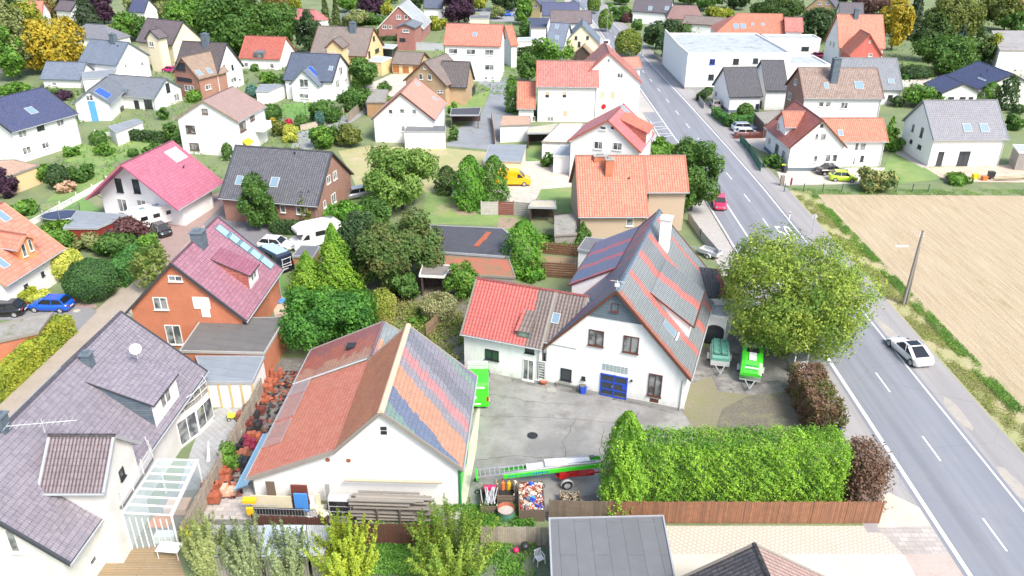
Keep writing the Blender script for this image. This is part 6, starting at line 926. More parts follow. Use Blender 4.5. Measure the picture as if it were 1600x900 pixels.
    if h0: mb.face([(u0, prof[-1][0], prof[-1][1]), (u0, prof[0][0], prof[0][1]), (u0+h0, prof[ri][0], prof[ri][1])], 0, uv=[(prof[-1][0], 0), (prof[0][0], 0), (0, math.hypot(h0, 4))])
    if h1: mb.face([(u1, prof[0][0], prof[0][1]), (u1, prof[-1][0], prof[-1][1]), (u1-h1, prof[ri][0], prof[ri][1])], 0, uv=[(prof[0][0], 0), (prof[-1][0], 0), (0, math.hypot(h1, 4))])
    for vv, zz, s in ((prof[0][0], prof[0][1], -1), (prof[-1][0], prof[-1][1], 1)):
        if 0 < ri < len(prof)-1 or (zz < prof[ri][1]-.01):
            mb.face([(u0, vv, zz), (u1, vv, zz), (u1, vv, zz-T), (u0, vv, zz-T)], k)
            if not far: mb.tube((u0, vv+s*.07, zz-.09), (u1, vv+s*.07, zz-.09), .075, n=6, mi=k+1)
    rv, rz = prof[ri]
    if 0 < ri < len(prof)-1:
        n_ = int((u1-u0-h0-h1)/.4) if not far else 1; st = (u1-u0-h0-h1)/max(n_, 1)
        for i in range(max(n_, 1)):
            a = u0+h0+i*st; mb.loft([[(a+.0, rv-.15, rz-.05), (a, rv-.08, rz+.06+.0), (a, rv+.08, rz+.06), (a, rv+.15, rz-.05)], [(a+st*1.0, rv-.14, rz-.06), (a+st, rv-.07, rz+.04), (a+st, rv+.07, rz+.04), (a+st, rv+.14, rz-.06)]], 0, False)
    roof = tw(mb).build('roof', ml, root, bevel=-1)
    if not far and not wg['z0'] and u1-u0 > 6:
        for uu, (ve, ze), s in ((u1-og-.15, prof[0], 1), (u0+og+.15, prof[-1], -1)):
            if ze < 7: d_ = MB(); d_.tube((uu, ve+s*(o-.09), .05), (uu, ve+s*(o-.09), ze-.6), .05, n=6); d_.tube((uu, ve+s*(o-.09), ze-.6), (uu, ve-s*.03, ze-.16), .05, n=6); tw(d_).build('downpipe', 'zinc', root)
    for (sd, u, v, wu, wv, st) in wg.get('sky', []):
        M = W @ on_slope(prof, sd, u, v); f = MB()
        if st == 'vent': f.tube((0, 0, -.1), (0, 0, .35), .09, n=8); nm, mt = 'vent_pipe', 'dark'
        elif st == 'window':
            f.box(-wu/2, wu/2, -wv*.9, wv*.9, -.1, .1); nm, mt = 'dormer', 'slate'
            f.v = []; f.f = []; f.m = []; f.uv = []; f.sm = []
            dz = wv*1.1; f.mesh([(-wu/2, -wv*.7, 0), (wu/2, -wv*.7, 0), (wu/2, -wv*.2, dz*.8), (-wu/2, -wv*.2, dz*.8), (-wu/2, wv*1.1, 0), (wu/2, wv*1.1, 0)], [(0, 1, 2, 3), (3, 2, 5, 4), (0, 3, 4), (1, 5, 2)])
        else:
            nm, mt = {'sky': ('skylight', 'lightgrey'), 'glass': ('roof_light', 'whitepaint'), 'solar': ('solar_panel', 'aluminium'), 'thermal': ('solar_panel', 'slate')}[st]
            for a in ((-wu/2, wu/2, wv/2-.07, wv/2), (-wu/2, wu/2, -wv/2, -wv/2+.07), (-wu/2, -wu/2+.07, -wv/2+.07, wv/2-.07), (wu/2-.07, wu/2, -wv/2+.07, wv/2-.07)): f.box(a[0], a[1], a[2], a[3], -.03, .1)
        for i in range(len(f.v)): f.v[i] = tuple(M @ Vector(f.v[i]))
        fo = f.build(nm, mt, roof)
        if st == 'window': 
            g = MB(); g.mesh([(-wu/2+.15, -wv*.63, .12), (wu/2-.15, -wv*.63, .12), (wu/2-.15, -wv*.27, wv*.72), (-wu/2+.15, -wv*.27, wv*.72)], [(0, 1, 2, 3)]); g.v = [tuple(M @ Vector((p[0], p[1]-.03, p[2]))) for p in g.v]; g.build('pane', 'glasscurtain', roof)
        elif st != 'vent':
            g = MB(); g.box(-wu/2+.07, wu/2-.07, -wv/2+.07, wv/2-.07, .0, .07); g.v = [tuple(M @ Vector(p)) for p in g.v]
            g.build('pane', {'sky': 'skyglass', 'glass': 'bigglass', 'solar': 'solar', 'thermal': 'thermal'}[st], roof)
    for (sd, u, v, wu, wv, h, st) in wg.get('chim', []):
        z = zat(prof, v); f = MB(); f.box(u-wu/2, u+wu/2, v-wv/2, v+wv/2, z-1.2, z+h)
        f.box(u-wu/2-.08, u+wu/2+.08, v-wv/2-.08, v+wv/2+.08, z+h, z+h+.1, 1); f.box(u-wu/4, u+wu/4, v-wv/4, v+wv/4, z+h+.1, z+h+.3, 1)
        f.box(u-wu/2-.07, u+wu/2+.07, v-wv/2-.25, v+wv/2+.07, z-.9, z-.35, 1) if False else None
        tw(f).build('chimney', [{'orangebrick': 'w_orangebrick', 'slate': 'w_slatecladding', 'white': 'w_white'}[st], 'concrete' if st != 'slate' else 'slate'], roof)
    for (wl, u, z, w, h, st) in wg.get('win', []):
        window(root, W, wl, u, z, w, h, st, prof, u0, u1, og if wl in '01' else o)
    for (sd, ua, ub, vt, zt, vl, zl, mt) in wg.get('sd', []):
        s = -1 if sd == 'n' else 1; f = MB(); o2 = .25; a, b = ua, ub
        vw = vl-s*o2; zw = zl+(zt-zl)*(o2/abs(vt-vl)); zb = zat(prof, vw)-.3
        for uu, fl in ((a+.12, 1), (b-.12, 0)): f.face([(uu, vw, zb), (uu, vw, zw-.1), (uu, vt, zt-.1), (uu, vt, zt-.6)][::(1 if fl else -1)], 1, uv=[(vw, zb), (vw, zw), (vt, zt), (vt, zt-.6)][::(1 if fl else -1)])
        f.face([(a+.12, vw, zb), (b-.12, vw, zb), (b-.12, vw, zw-.1), (a+.12, vw, zw-.1)], 2)
        L = math.hypot(vt-vl, zt-zl); q = [(a, vl, zl), (b, vl, zl), (b, vt, zt+.03), (a, vt, zt+.03)]
        f.face(q, 0, uv=[(a, 0), (b, 0), (b, L), (a, L)]); f.face([(x, y, zz-.14) for x, y, zz in q][::-1], 3)
        for i in range(4): p, r_ = q[i], q[(i+1) % 4]; f.face([p, r_, (r_[0], r_[1], r_[2]-.14), (p[0], p[1], p[2]-.14)][::-1], 3)
        d_ = tw(f).build('dormer', ['r_'+mt, 'r_cheek' if mt in ('plum', 'orange') else 'w_slatecladding', 'w_white', fa], roof, bevel=-1)
        n_ = max(1, int((b-a)/2.2)); hw = (zw-zat(prof, vw))*.6
        if hw > .45:
            p2 = [(vw, 0), (99, 0)] if sd == 'n' else [(-99, 0), (vw, 0)]
            for i in range(n_): window(d_, W, sd, a+(b-a)*(i+.5)/n_, zat(prof, vw)+hw*.95, min(1.5, (b-a)/n_*.6), hw, 'w', p2, 0, 0, 0)
    return roof
def build_house(h):
    x, y, a = h['loc']; root = empty(h['name'], (x, y), a); tag(root, h['label'], h['cat']); far = y > 150
    for wg in h['wings']: build_wing(root, wg, far)
    return root
for h in HOUSES: build_house(h)
for nm, lab, cat, poly, hgt, tm, wm in FLATS:
    cx = sum(p[0] for p in poly)/len(poly); cy = sum(p[1] for p in poly)/len(poly); root = empty(nm, (cx, cy)); tag(root, lab, cat)
    loc = [(p[0]-cx, p[1]-cy) for p in poly]; shr = lambda k: [(p[0]*(1-k/max(.1, math.hypot(*p))), p[1]*(1-k/max(.1, math.hypot(*p)))) for p in loc]
    mb = MB(); opn = lab.startswith(('open', 'black timber', 'tan corr', 'small grey sheet'))
    if opn or nm in ('pergola',):
        q = shr(.35)
        back = max(range(4), key=lambda i: q[i][1]+q[(i+1) % 4][1]); b0, b1 = q[back], q[(back+1) % 4]; mb.bar((b0[0], b0[1], hgt/2), (b1[0], b1[1], hgt/2), .06, hgt-.2)
        l0 = min(range(4), key=lambda i: q[i][0]+q[(i+1) % 4][0]); c0, c1 = q[l0], q[(l0+1) % 4]; mb.bar((c0[0], c0[1], hgt/2), (c1[0], c1[1], hgt/2), .06, hgt-.2)
        mb.build('back_panel', 'w_'+wm, root)
        for p in q: pp = MB(); pp.box(p[0]-.07, p[0]+.07, p[1]-.07, p[1]+.07, 0, hgt-.1); pp.build('post', 'w_'+wm, root)
    else:
        mb.prism(shr(.18), 0, hgt-.1); mb.build('wall', 'w_'+wm, root)
    mb = MB(); mb.prism(loc, hgt-.16, hgt+.02, 1, 0); n = len(loc); q = shr(.14)
    for i in range(n):
        a, b, c, d = loc[i], loc[(i+1) % n], q[(i+1) % n], q[i]; mb.prism([a, b, c, d], hgt+.024, hgt+.09, 1)
    edge = 'concrete' if hgt == 2.8 and 'felt roofed brick' in lab else 'zinc' if 'felt' in tm else 'whitepaint' if tm in ('whiteroof', 'greyboard') else 'greywood'
    mb.build('roof', ['f_'+tm, edge], root, bevel=-1)
    if nm == 'lean_to':
        a, b = Vector(shr(.14)[3]), Vector(shr(.14)[2])
        for k in range(5): p = a.lerp(b, k/4); q = MB(); q.box(p.x-.06, p.x+.06, p.y-.1, p.y+.02, 0, hgt-.15); q.build('post', 'postwood', root)
# ================================================================ workshop with many coloured roof
x, y, a = -8.18, 47.91, 1.5332
ws = tag(empty('workshop', (x, y), a), 'white workshop with wide red brown roof side and one roof side striped in pastel colours', 'workshop')
base = dict(x=0, y=0, a=0, wm='white', gm=None, z0=0, o=.35, hip=(0, 0), rm='orange', fascia='greywood')
rb = build_wing(ws, dict(base, u0=-5.72, u1=5.72, prof=[(-5.19, 3.39), (0, 7.86), (3.35, 4.55), (9.6, 1.97)]), roofmats=['r_barnright', 'r_barnsteep', 'r_barnleft'])
build_wing(ws, dict(base, u0=5.6, u1=11.2, prof=[(-.8, 2.4), (3.1, 5.0), (9.6, 2.02)]), roofmats=['r_barnfar2', 'r_barnfar'])
W0 = Matrix.Identity(4)
mb = MB(); mb.tube((5.55, 3.4, 4.75), (5.55, 9.6, 2.15), .07, mi=0); mb.build('gutter_strip', 'lightgrey', ws)
mb = MB(); mb.loft([[(u, -.22, 7.80), (u, -.1, 7.95), (u, .1, 7.95), (u, .22, 7.80)] for u in np.linspace(-5.74, 5.74, 30)], 0, False); mb.build('ridge_tiles', 'peach', ws)
for u0, u1 in ((-2.6, .2), (.6, 3.6), (3.8, 5.6)): # snow guards / grid on the low eave
    mb = MB()
    for k in range(22): u = u0+(u1-u0)*k/21; mb.bar((u, 9.45, 2.2), (u, 8.0, 2.8), .025)
    for v in (9.4, 8.05): mb.bar((u0, v, 2.2+(9.45-v)*.41+.04), (u1, v, 2.2+(9.45-v)*.41+.04), .035)
    mb.build('roof_grid', 'aluminium', ws)
mb = MB(); mb.box(8.1, 8.9, 5.0, 5.7, 3.9, 4.2, 0); mb.build('roof_opening', 'dark', ws)
mb = MB(); mb.face([(-6.3, 9.3, 2.0), (-.2, 9.3, 2.0), (-.2, 10.2, 1.55), (-6.3, 10.2, 1.55)]); mb.face([(-6.3, 9.3, 1.93), (-.2, 9.3, 1.93), (-.2, 10.2, 1.48), (-6.3, 10.2, 1.48)]); mb.box(-6.3, -.2, 10.15, 10.25, 1.45, 1.6); mb.build('lean_to_roof', 'lean_blue', ws)
mb = MB(); mb.tube((-5.4, -4.95, 0), (-5.4, -4.95, 2.9), .09); mb.tube((-5.4, -4.95, 2.9), (-5.5, -5.3, 3.25), .08); mb.build('downpipe', 'greendark', ws)
mb = MB(); mb.box(-5.3, 5, -4.9, -4.84, .05, 2.9); mb.build('side_cladding', 'greenpaint', ws)
mb = MB(); mb.box(-1.5, 1.2, -4.97, -4.91, .1, 2.7, 0); mb.box(-1.3, -.2, -5.0, -4.97, .2, 2.5, 1); mb.build('door', ['greenpaint', 'greendark'], ws)
for z in (6.35, 6.0): 
    mb = MB(); mb.box(-5.44, -5.36, -.25, .15, z-.12, z+.12); mb.build('gable_vent', 'dark', ws)
for v in (3.9, 2.5): mb = MB(); mb.tube((-5.42, v, 3.6), (-5.36, v, 3.6), .16, n=12); mb.build('wall_anchor', 'terracotta', ws)
# ================================================================ striped main house
x, y, a = 11.40, 63.78, 1.230
mh = tag(empty('house', (x, y), a), 'large white gabled house with blue grey roof striped in red and a blue double door', 'house')
base = dict(x=0, y=0, a=0, wm='main', gm=None, z0=0, o=.35, hip=(0, 0), rm='orange', fascia='brownframe')
r1 = build_wing(mh, dict(base, u0=-9.25, u1=9.16, prof=[(-6.17, 3.36), (.28, 10.06), (6.17, 3.6)],
    win=[('0', 1.68, 5.39, 1.25, 1.45, 'b'), ('0', -1.17, 5.37, 1.25, 1.5, 'b'), ('0', .34, 8.46, .6, .75, 'b'), ('0', 4.06, 1.35, .95, 1.15, 'd'), ('0', 2.55, 1.35, .3, .3, 'd'), ('0', -3.39, 2.0, 1.1, 2.1, 'b')]), roofmats=['r_mainright', 'r_mainleft'])
def dorm(name, pts_prof, u0, u1, mt, sd):
    mb = MB(); (v0, z0_), (v1, z1) = pts_prof
    q = [(u0, v0, z0_), (u1, v0, z0_), (u1, v1, z1), (u0, v1, z1)]; L = math.hypot(v1-v0, z1-z0_)
    mb.face(q, 0, uv=[(u0, 0), (u1, 0), (u1, L), (u0, L)]); mb.face([(p[0], p[1], p[2]-.16) for p in q], 1)
    for i in range(4): p, r = q[i], q[(i+1) % 4]; mb.face([p, r, (r[0], r[1], r[2]-.18), (p[0], p[1], p[2]-.18)], 1)
    zb = 3.0; s = 1 if v0 > 0 else -1; vw = v0-s*.3
    for uu in (u0+.15, u1-.15): mb.face([(uu, vw, zb), (uu, vw, z0_+.05), (uu, v1, z1-.15), (uu, v1, z1-2.5)], 2)
    mb.face([(u0+.15, vw, zb), (u1-.15, vw, zb), (u1-.15, vw, z0_-.0), (u0+.15, vw, z0_)], 2)
    mb.tube((u0, v0+s*.06, z0_-.08), (u1, v0+s*.06, z0_-.08), .07, mi=1)
    return mb.build(name, [mt, 'brownframe', 'w_main'], r1, bevel=-1)
dorm('dormer', [(6.28, 5.74), (2.1, 8.12)], -1.14, 9.16, 'r_mainleft', 'p')
dorm('dormer', [(-5.46, 5.6), (-1.68, 8.1)], -4.66, 2.3, 'r_mainright', 'n')
mb = MB()
for u in np.arange(-9.2, 9.1, .42): mb.loft([[(u, .08, 10.0), (u, .18, 10.11), (u, .38, 10.11), (u, .48, 10.0)], [(u+.4, .09, 9.99), (u+.4, .19, 10.09), (u+.4, .37, 10.09), (u+.4, .47, 9.99)]], 0, False)
mb.build('ridge_tiles', 'ridgeblue', r1)
mb = MB(); mb.box(3.6, 4.55, -1.65, -.75, 7.3, 11.3); mb.box(3.5, 4.65, -1.75, -.65, 11.3, 11.42); mb.build('chimney', 'w_white', r1)
mb = MB(); z0 = 7.4; mb.face([(-8.935, .28-2.45, z0), (-8.935, .28+2.5, z0), (-8.935, .28, z0+2.5)]); mb.box(-8.96, -8.9, -2.2, 2.8, z0-.04, z0+.02)
mb.build('slate_gable', 'w_slatecladding', mh)
f = MB(); X = -8.9
f.box(X-.08, X+.02, -1.17, 1.11, 2.1, 2.2); f.box(X-.08, X+.02, -1.17, -1.07, .05, 2.2); f.box(X-.08, X+.02, 1.01, 1.11, .05, 2.2); f.box(X-.08, X+.02, -.09, .03, .05, 2.2)
for a_, b_ in ((-1.07, -.09), (.03, 1.01)):
    for z in (.05, .68, 1.42): f.box(X-.07, X+.02, a_, b_, z, z+.12)
f.box(X-.075, X, -1.07, -.75, 1.0, 1.4)
dd = f.build('door', 'bluepaint', mh); p = MB(); p.box(X-.03, X, -1.07, 1.01, .1, 2.1); p.build('pane', 'glass', dd)
hdl = MB(); hdl.box(X-.14, X-.08, .06, .1, 1.0, 1.25); hdl.build('handle', 'aluminium', dd)
g = MB()
for i in range(7):
    for j in range(3): g.box(X-.03, X+.01, -1.1+i*.31+(.0), -1.1+i*.31+.26, 2.55+j*.21, 2.72+j*.21)
g.build('glass_blocks', 'glassbrick', mh)
g = MB(); g.box(X-.02, X+.01, -3.8, -3.1, .35, .7); g.build('cellar_grille', 'brownframe', mh)
g = MB(); g.tube((X-.05, -5.55, .2), (X-.05, -5.55, 3.0), .06); g.build('downpipe', 'lightgrey', mh)
g = MB(); g.box(X-.12, X, -1.55, -1.4, 1.95, 2.1); g.build('wall_lamp', 'dark', mh)
g = MB(); g.box(X-.03, X+.3, -5.9, 12.9, 0, .28); g.build('plinth', 'concrete', mh)
for u, v in ((-6.9, -4.2), ): # roof window on the right
    M = on_slope([(-6.17, 3.36), (.28, 10.06), (6.17, 3.6)], 'n', -6.3, -3.7); g = MB(); g.box(-.5, .5, -.75, .75, 0, .1, 0, M); g.box(-.42, .42, -.67, .67, .1, .12, 1, M); g.box(-.6, .6, -1.0, -.85, .05, .2, 2, M); g.build('skylight', ['zinc', 'skyglass', 'whitepaint'], r1)
g = MB()
for b_ in ((0, 0, 0), (.0, 0, 1.0)): pass
g.tube((-9.0, .28, 10), (-9.0, .28, 10.9), .03); g.bar((-9, -.3, 10.8), (-9, .8, 10.8), .03); g.bar((-9.3, .28, 10.6), (-8.6, .28, 10.6), .03); g.box(-9.1, -8.9, .1, .45, 10.35, 10.6); g.build('weather_vane', 'whitepaint', r1)
# annex, its ridge runs at right angles
ra = build_wing(mh, dict(base, x=-5.5, y=7.9, a=-PI/2, u0=-5.6, u1=1.78, og=.2, fascia='greywood', prof=[(-3.8, 3.63), (0, 7.25), (3.8, 3.63)],
    win=[('n', .5, 1.1, 1.0, 2.1, 'w'), ('n', 1.65, 1.3, .8, 1.9, 'w'), ('n', -2.8, 1.9, 1.25, 1.0, 'd'), ('n', .6, 3.0, .8, .4, 'd')], sky=[('n', 2.3, -1.75, .7, .95, 'sky')]), roofmats=['r_annexred', 'r_annexred'])
build_wing(mh, dict(base, x=-5.5, y=7.9, a=-PI/2, u0=1.78, u1=4.6, og=.0, o=.05, z0=3, fascia='greywood', prof=[(-3.3, 4.107), (0, 7.25), (3.8, 3.63)]), roofmats=['r_annexred', 'r_annexred'])
M = Matrix.Translation((-5.5, 7.9, 0)) @ Matrix.Rotation(-PI/2, 4, 'Z'); g = MB()
q = [(-.75, -3.5, 4.75), (.65, -3.5, 4.75), (.75, -1.6, 5.85), (-.65, -1.6, 5.85)]; 
g.face([M @ Vector(p) for p in q], 0, uv=[(0, 0), (1.3, 0), (1.3, 1.3), (0, 1.3)]); g.box(-.6, .5, -3.3, -2.2, 3.9, 4.78, 1, M); g.box(-.45, .35, -3.34, -3.3, 4.15, 4.62, 2, M); g.build('dormer', ['r_annexred', 'slate', 'glasscurtain'], ra, bevel=-1)
g = MB()
for k in range(7): g.bar((-8.97, 5.95, .5+k*.25), (-8.97, 6.6, .5+k*.25), .03)
g.build('glass_block_grid', 'whitepaint', mh)
# black and red tiled connecting roof
def slab(name, lab, cat, pts, mt, wallm=None, th=.16, uvs=None):
    cx = sum(p[0] for p in pts)/len(pts); cy = sum(p[1] for p in pts)/len(pts); root = empty(name, (cx, cy)); tag(root, lab, cat)
    q = [(p[0]-cx, p[1]-cy, p[2]) for p in pts]; mb = MB(); e1 = Vector(q[1])-Vector(q[0]); e1n = e1.normalized(); e2 = Vector(q[3])-Vector(q[0])
    uv = [((Vector(p)-Vector(q[0])).dot(e1n), (Vector(p)-Vector(q[0])).dot((e2-e1n*e2.dot(e1n)).normalized())) for p in q]
    mb.face(q, 0, uv=uv); mb.face([(p[0], p[1], p[2]-th) for p in q][::-1], 1)
    for i in range(len(q)): p, r = q[i], q[(i+1) % len(q)]; mb.face([p, r, (r[0], r[1], r[2]-th), (p[0], p[1], p[2]-th)], 1)
    mb.build('roof', [mt, 'anthracite'], root, bevel=-1)
    if wallm:
        mb = MB(); s = [(p[0]*.93, p[1]*.93, p[2]-th) for p in q]; n = len(s)
        for i in range(n): p, r = s[i], s[(i+1) % n]; mb.face([(p[0], p[1], 0), (r[0], r[1], 0), r, p], 0)
        mb.build('wall', wallm, root)
    return root
P = SL['blackroof']; slab('passage_roof', 'black and red tiled connecting roof between the striped house and the big walnut tree', 'annex', P, 'r_blackred', 'w_white')
# arched door of the small white garage
ga = [o for o in bpy.data.objects if o.get('label', '').startswith('white flat roofed garage with black arched')][0]
px, py = SL['arch']; g = MB(); w_, h_ = 1.6, 2.1; pts = [(-w_/2, 0), (w_/2, 0)]+[(math.cos(t)*w_/2, 1.45+math.sin(t)*.55) for t in np.linspace(0, PI, 10)]
cx, cy = ga.location.x, ga.location.y; aa = SL['archrot']; M = Matrix.Translation((px-cx, py-cy, 0)) @ Matrix.Rotation(aa, 4, 'Z')
g.mesh([M @ Vector((p[0], -.08, p[1]+.05)) for p in pts]+[M @ Vector((p[0], .05, p[1]+.05)) for p in pts], [tuple(range(12)), tuple(range(23, 11, -1))]+[(i, (i+1) % 12, 12+(i+1) % 12, 12+i) for i in range(12)])
dd = g.build('door', 'dark', ga); g = MB(); g.box(-.7, -.06, -.1, -.085, .3, 1.6, 0, M); g.box(.06, .7, -.1, -.085, .3, 1.6, 0, M); g.build('pane', 'glass', dd)
# ---- big flat white commercial building
def block(name, lab, cat, loc, a, L, D, h, par, wins, topm='f_whiteroof', wallm='w_white', plinth=True):
    root = tag(empty(name, loc, a), lab, cat); mb = MB(); mb.box(0, L, 0, D, 0, h-.3); mb.build('wall', wallm, root)
    mb = MB(); mb.box(0, L, 0, D, h-.3, h-.1, 0); 
    for b_ in ((0, L, -.02, .3), (0, L, D-.3, D+.02), (-.02, .3, .3, D-.3), (L-.3, L+.02, .3, D-.3)): mb.box(b_[0], b_[1], b_[2], b_[3], h-.32, h+par, 1)
    mb.build('roof', [topm, 'whitepaint'], root)
    if plinth: mb = MB(); mb.box(-.03, L+.03, -.03, D, 0, .5); mb.build('plinth', 'concrete', root)
    for (wl, u, z, w_, h_, st) in wins: window(root, Matrix.Identity(4), wl, u, z, w_, h_, st, [(0, 0), (D, 0)], 0, L, 0)
    return root
I = SL['ind']; blk = block('commercial_building', 'large flat roofed white commercial building with one bright blue window by the road', 'building', (I['x'], I['y']), I['a'], I['L'], I['D'], I['h'], .25, I['win'], 'f_whiteroof')
mb = MB(); mb.mesh([(0, 0, 7), (0, I['D'], 7.1), (0, I['D'], 8.2), (.25, 0, 7), (.25, I['D'], 7.1), (.25, I['D'], 8.2)], [(0, 1, 2), (5, 4, 3), (0, 2, 5, 3), (1, 4, 5, 2)]); mb.build('parapet_gable', 'whitepaint', blk)
block('commercial_building', 'lower white flat roofed hall joined to the right of the large commercial building', 'building', SL['ind2'][:2], I['a'], 9, 10, 4.6, .2, [], 'f_whiteroof')
block('commercial_building', 'white flat roofed row of rooms below the orange hipped roof', 'building', SL['ind3'][:2], 0, 13, 6, 4.2, .15, [('n', 3, 1.9, 1.6, .9, 'd'), ('n', 9.5, 1.9, 1.8, .9, 'd')], 'f_whiteroof')
# ---- rooms of the lower left house: bay, balcony, conservatory
ch = [o for o in bpy.data.objects if o.get('label', '').startswith('large white house with grey mauve')][0]
R_ = ch.matrix_basis.copy(); bpy.context.view_layer.update(); R_ = ch.matrix_world.inverted()
def lc(p, z=0): v = R_ @ Vector((p[0], p[1], 0)); return (v.x, v.y, z)
B = [lc(p) for p in SL['bay']]; mb = MB(); mb.prism([(p[0], p[1]) for p in B], 0, 2.75); bay = mb.build('bay_wall', 'w_whitebrick', ch)
mb = MB(); mb.prism([(p[0], p[1]) for p in B], 2.76, 2.86); mb.build('balcony_floor', 'f_mossgrey', ch)
mb = MB()
for i in range(1, 4):
    a_, b_ = Vector(B[i]), Vector(B[(i+1) % len(B)]) if i+1 < len(B) else Vector(B[0])
    for z in (3.2, 3.75): mb.tube((a_.x, a_.y, z), (b_.x, b_.y, z), .025, n=6)
    for t in (0, .5, 1): q = a_.lerp(b_, t); mb.tube((q.x, q.y, 2.8), (q.x, q.y, 3.75), .025, n=6)
mb.build('railing', 'whitepaint', ch)
def wall_window(root, a_, b_, t, z, w_, h_, st='w'):
    a_ = Vector((a_[0], a_[1], 0)); b_ = Vector((b_[0], b_[1], 0)); c = a_.lerp(b_, t); ang = math.atan2((b_-a_).y, (b_-a_).x)
    M = Matrix.Translation((c.x, c.y, 0)) @ Matrix.Rotation(ang, 4, 'Z'); window(root, M, 'n', 0, z, w_, h_, st, [(0, 0), (1, 0)], 0, 0, 0)
wall_window(bay, B[2], B[1], .5, 1.25, 1.9, 2.1); wall_window(bay, B[3], B[2], .5, 1.3, 2.0, 1.9)
CV = [lc(p, 0) for p in SL['cons']]; zs = (3.0, 2.5, 2.5, 3.0); root = tag(empty('conservatory', SL['cons'][0]), 'glass roofed conservatory with white beams and a silver front between white house and garden fence', 'conservatory')
Q = [Vector((p[0]-SL['cons'][0][0], p[1]-SL['cons'][0][1], z)) for p, z in zip(SL['cons'], zs)]
mb = MB(); mb.face([p for p in Q]); g = mb.build('glass_roof', 'greenhouse', root, bevel=-1)
mb = MB()
for k in range(8):
    t = k/7; a_ = Q[0].lerp(Q[3], t); b_ = Q[1].lerp(Q[2], t); mb.bar(a_+Vector((0, 0, .05)), b_+Vector((0, 0, .05)), .07, .09)
mb.bar(Q[1]+Vector((0, 0, .05)), Q[2]+Vector((0, 0, .05)), .18, .2); mb.bar(Q[0]+Vector((0, 0, .05)), Q[3]+Vector((0, 0, .05)), .1, .12)
for q in Q: mb.bar((q.x, q.y, 0), (q.x, q.y, q.z), .1)
mb.build('beam', 'whitepaint', root)
mb = MB()
for a_, b_ in ((Q[3], Q[2]), (Q[2], Q[1])):
    mb.face([(a_.x, a_.y, .1), (b_.x, b_.y, .1), (b_.x, b_.y, b_.z-.05), (a_.x, a_.y, a_.z-.05)])
mb.build('side_glazing', 'greenhouse', root, bevel=-1)
mb = MB(); mb.prism([(p.x, p.y) for p in Q], .02, .06); mb.build('floor', 'greywood', root); cxy = (Q[0]+Q[2])/2; mb = MB(); mb.box(cxy.x-.9, cxy.x+.5, cxy.y-1.6, cxy.y-.6, .7, .76); mb.build('table', 'orangeplastic', root)
mb = MB(); mb.box(cxy.x-.6, cxy.x+.9, cxy.y+.2, cxy.y+1.4, .1, .6); mb.build('sofa', 'peach', root); mb = MB(); mb.box(cxy.x-.2, cxy.x+1.1, cxy.y-2.4, cxy.y-1.8, .1, .7); mb.build('sofa', 'whiteplastic', root)
mb = MB(); d3 = (Q[2]-Q[3])
for k in range(9): q = Q[3]+d3*(k/8); mb.bar((q.x, q.y-.03, .05), (q.x, q.y-.03, q.z-.3), .05)
mb.build('mullion', 'whitepaint', root)
# balcony slab with railing in front of the gabled dormer
BB = [lc(p) for p in SL['balc']]; mb = MB(); mb.prism([(p[0], p[1]) for p in BB], 3.4, 3.55); mb.build('balcony_floor', 'f_feltgrey', ch); mb = MB()
for i in (0, 1, 2):
    a_, b_ = Vector(BB[i]), Vector(BB[i+1])
    for z in np.arange(3.7, 4.6, .13): mb.tube((a_.x, a_.y, z), (b_.x, b_.y, z), .018, n=5)
    n_ = max(2, int((b_-a_).length/1.3))
    for t in range(n_+1): q = a_.lerp(b_, t/n_); mb.tube((q.x, q.y, 3.4), (q.x, q.y, 4.65), .03, n=6)
mb.build('railing', 'whitepaint', ch)
# ================================================================ foliage
def leaves(name, P, Nn, s, mt, rng, parent=None, loc=None, extra=None):
    n = len(P); d = rng.normal(size=(n, 3)); d = d/np.linalg.norm(d, axis=1)[:, None]; nr = Nn*.9+d*.75+np.array([0, 0, .25]); nr /= np.linalg.norm(nr, axis=1)[:, None]+1e-9
    t = np.cross(nr, rng.normal(size=(n, 3))); t /= np.linalg.norm(t, axis=1)[:, None]+1e-9; b = np.cross(nr, t)
    sz = s*rng.uniform(.6, 1.35, n)[:, None]; droop = nr*sz*.18
    v = np.stack([P-t*sz*.75-droop, P-b*sz*.42, P+t*sz*.75-droop, P+b*sz*.42], 1).reshape(-1, 3)
    me = bpy.data.meshes.new(name); me.vertices.add(4*n); me.vertices.foreach_set('co', v.astype(np.float32).ravel()); me.loops.add(4*n); me.loops.foreach_set('vertex_index', np.arange(4*n, dtype=np.int32))
    me.polygons.add(n); me.polygons.foreach_set('loop_start', np.arange(0, 4*n, 4, dtype=np.int32)); me.polygons.foreach_set('loop_total', np.full(n, 4, np.int32)); me.update(); me.materials.append(M_(mt))
    o = bpy.data.objects.new(name, me); COL.objects.link(o)
    if parent: o.parent = parent
    if loc: o.location = loc
    return o
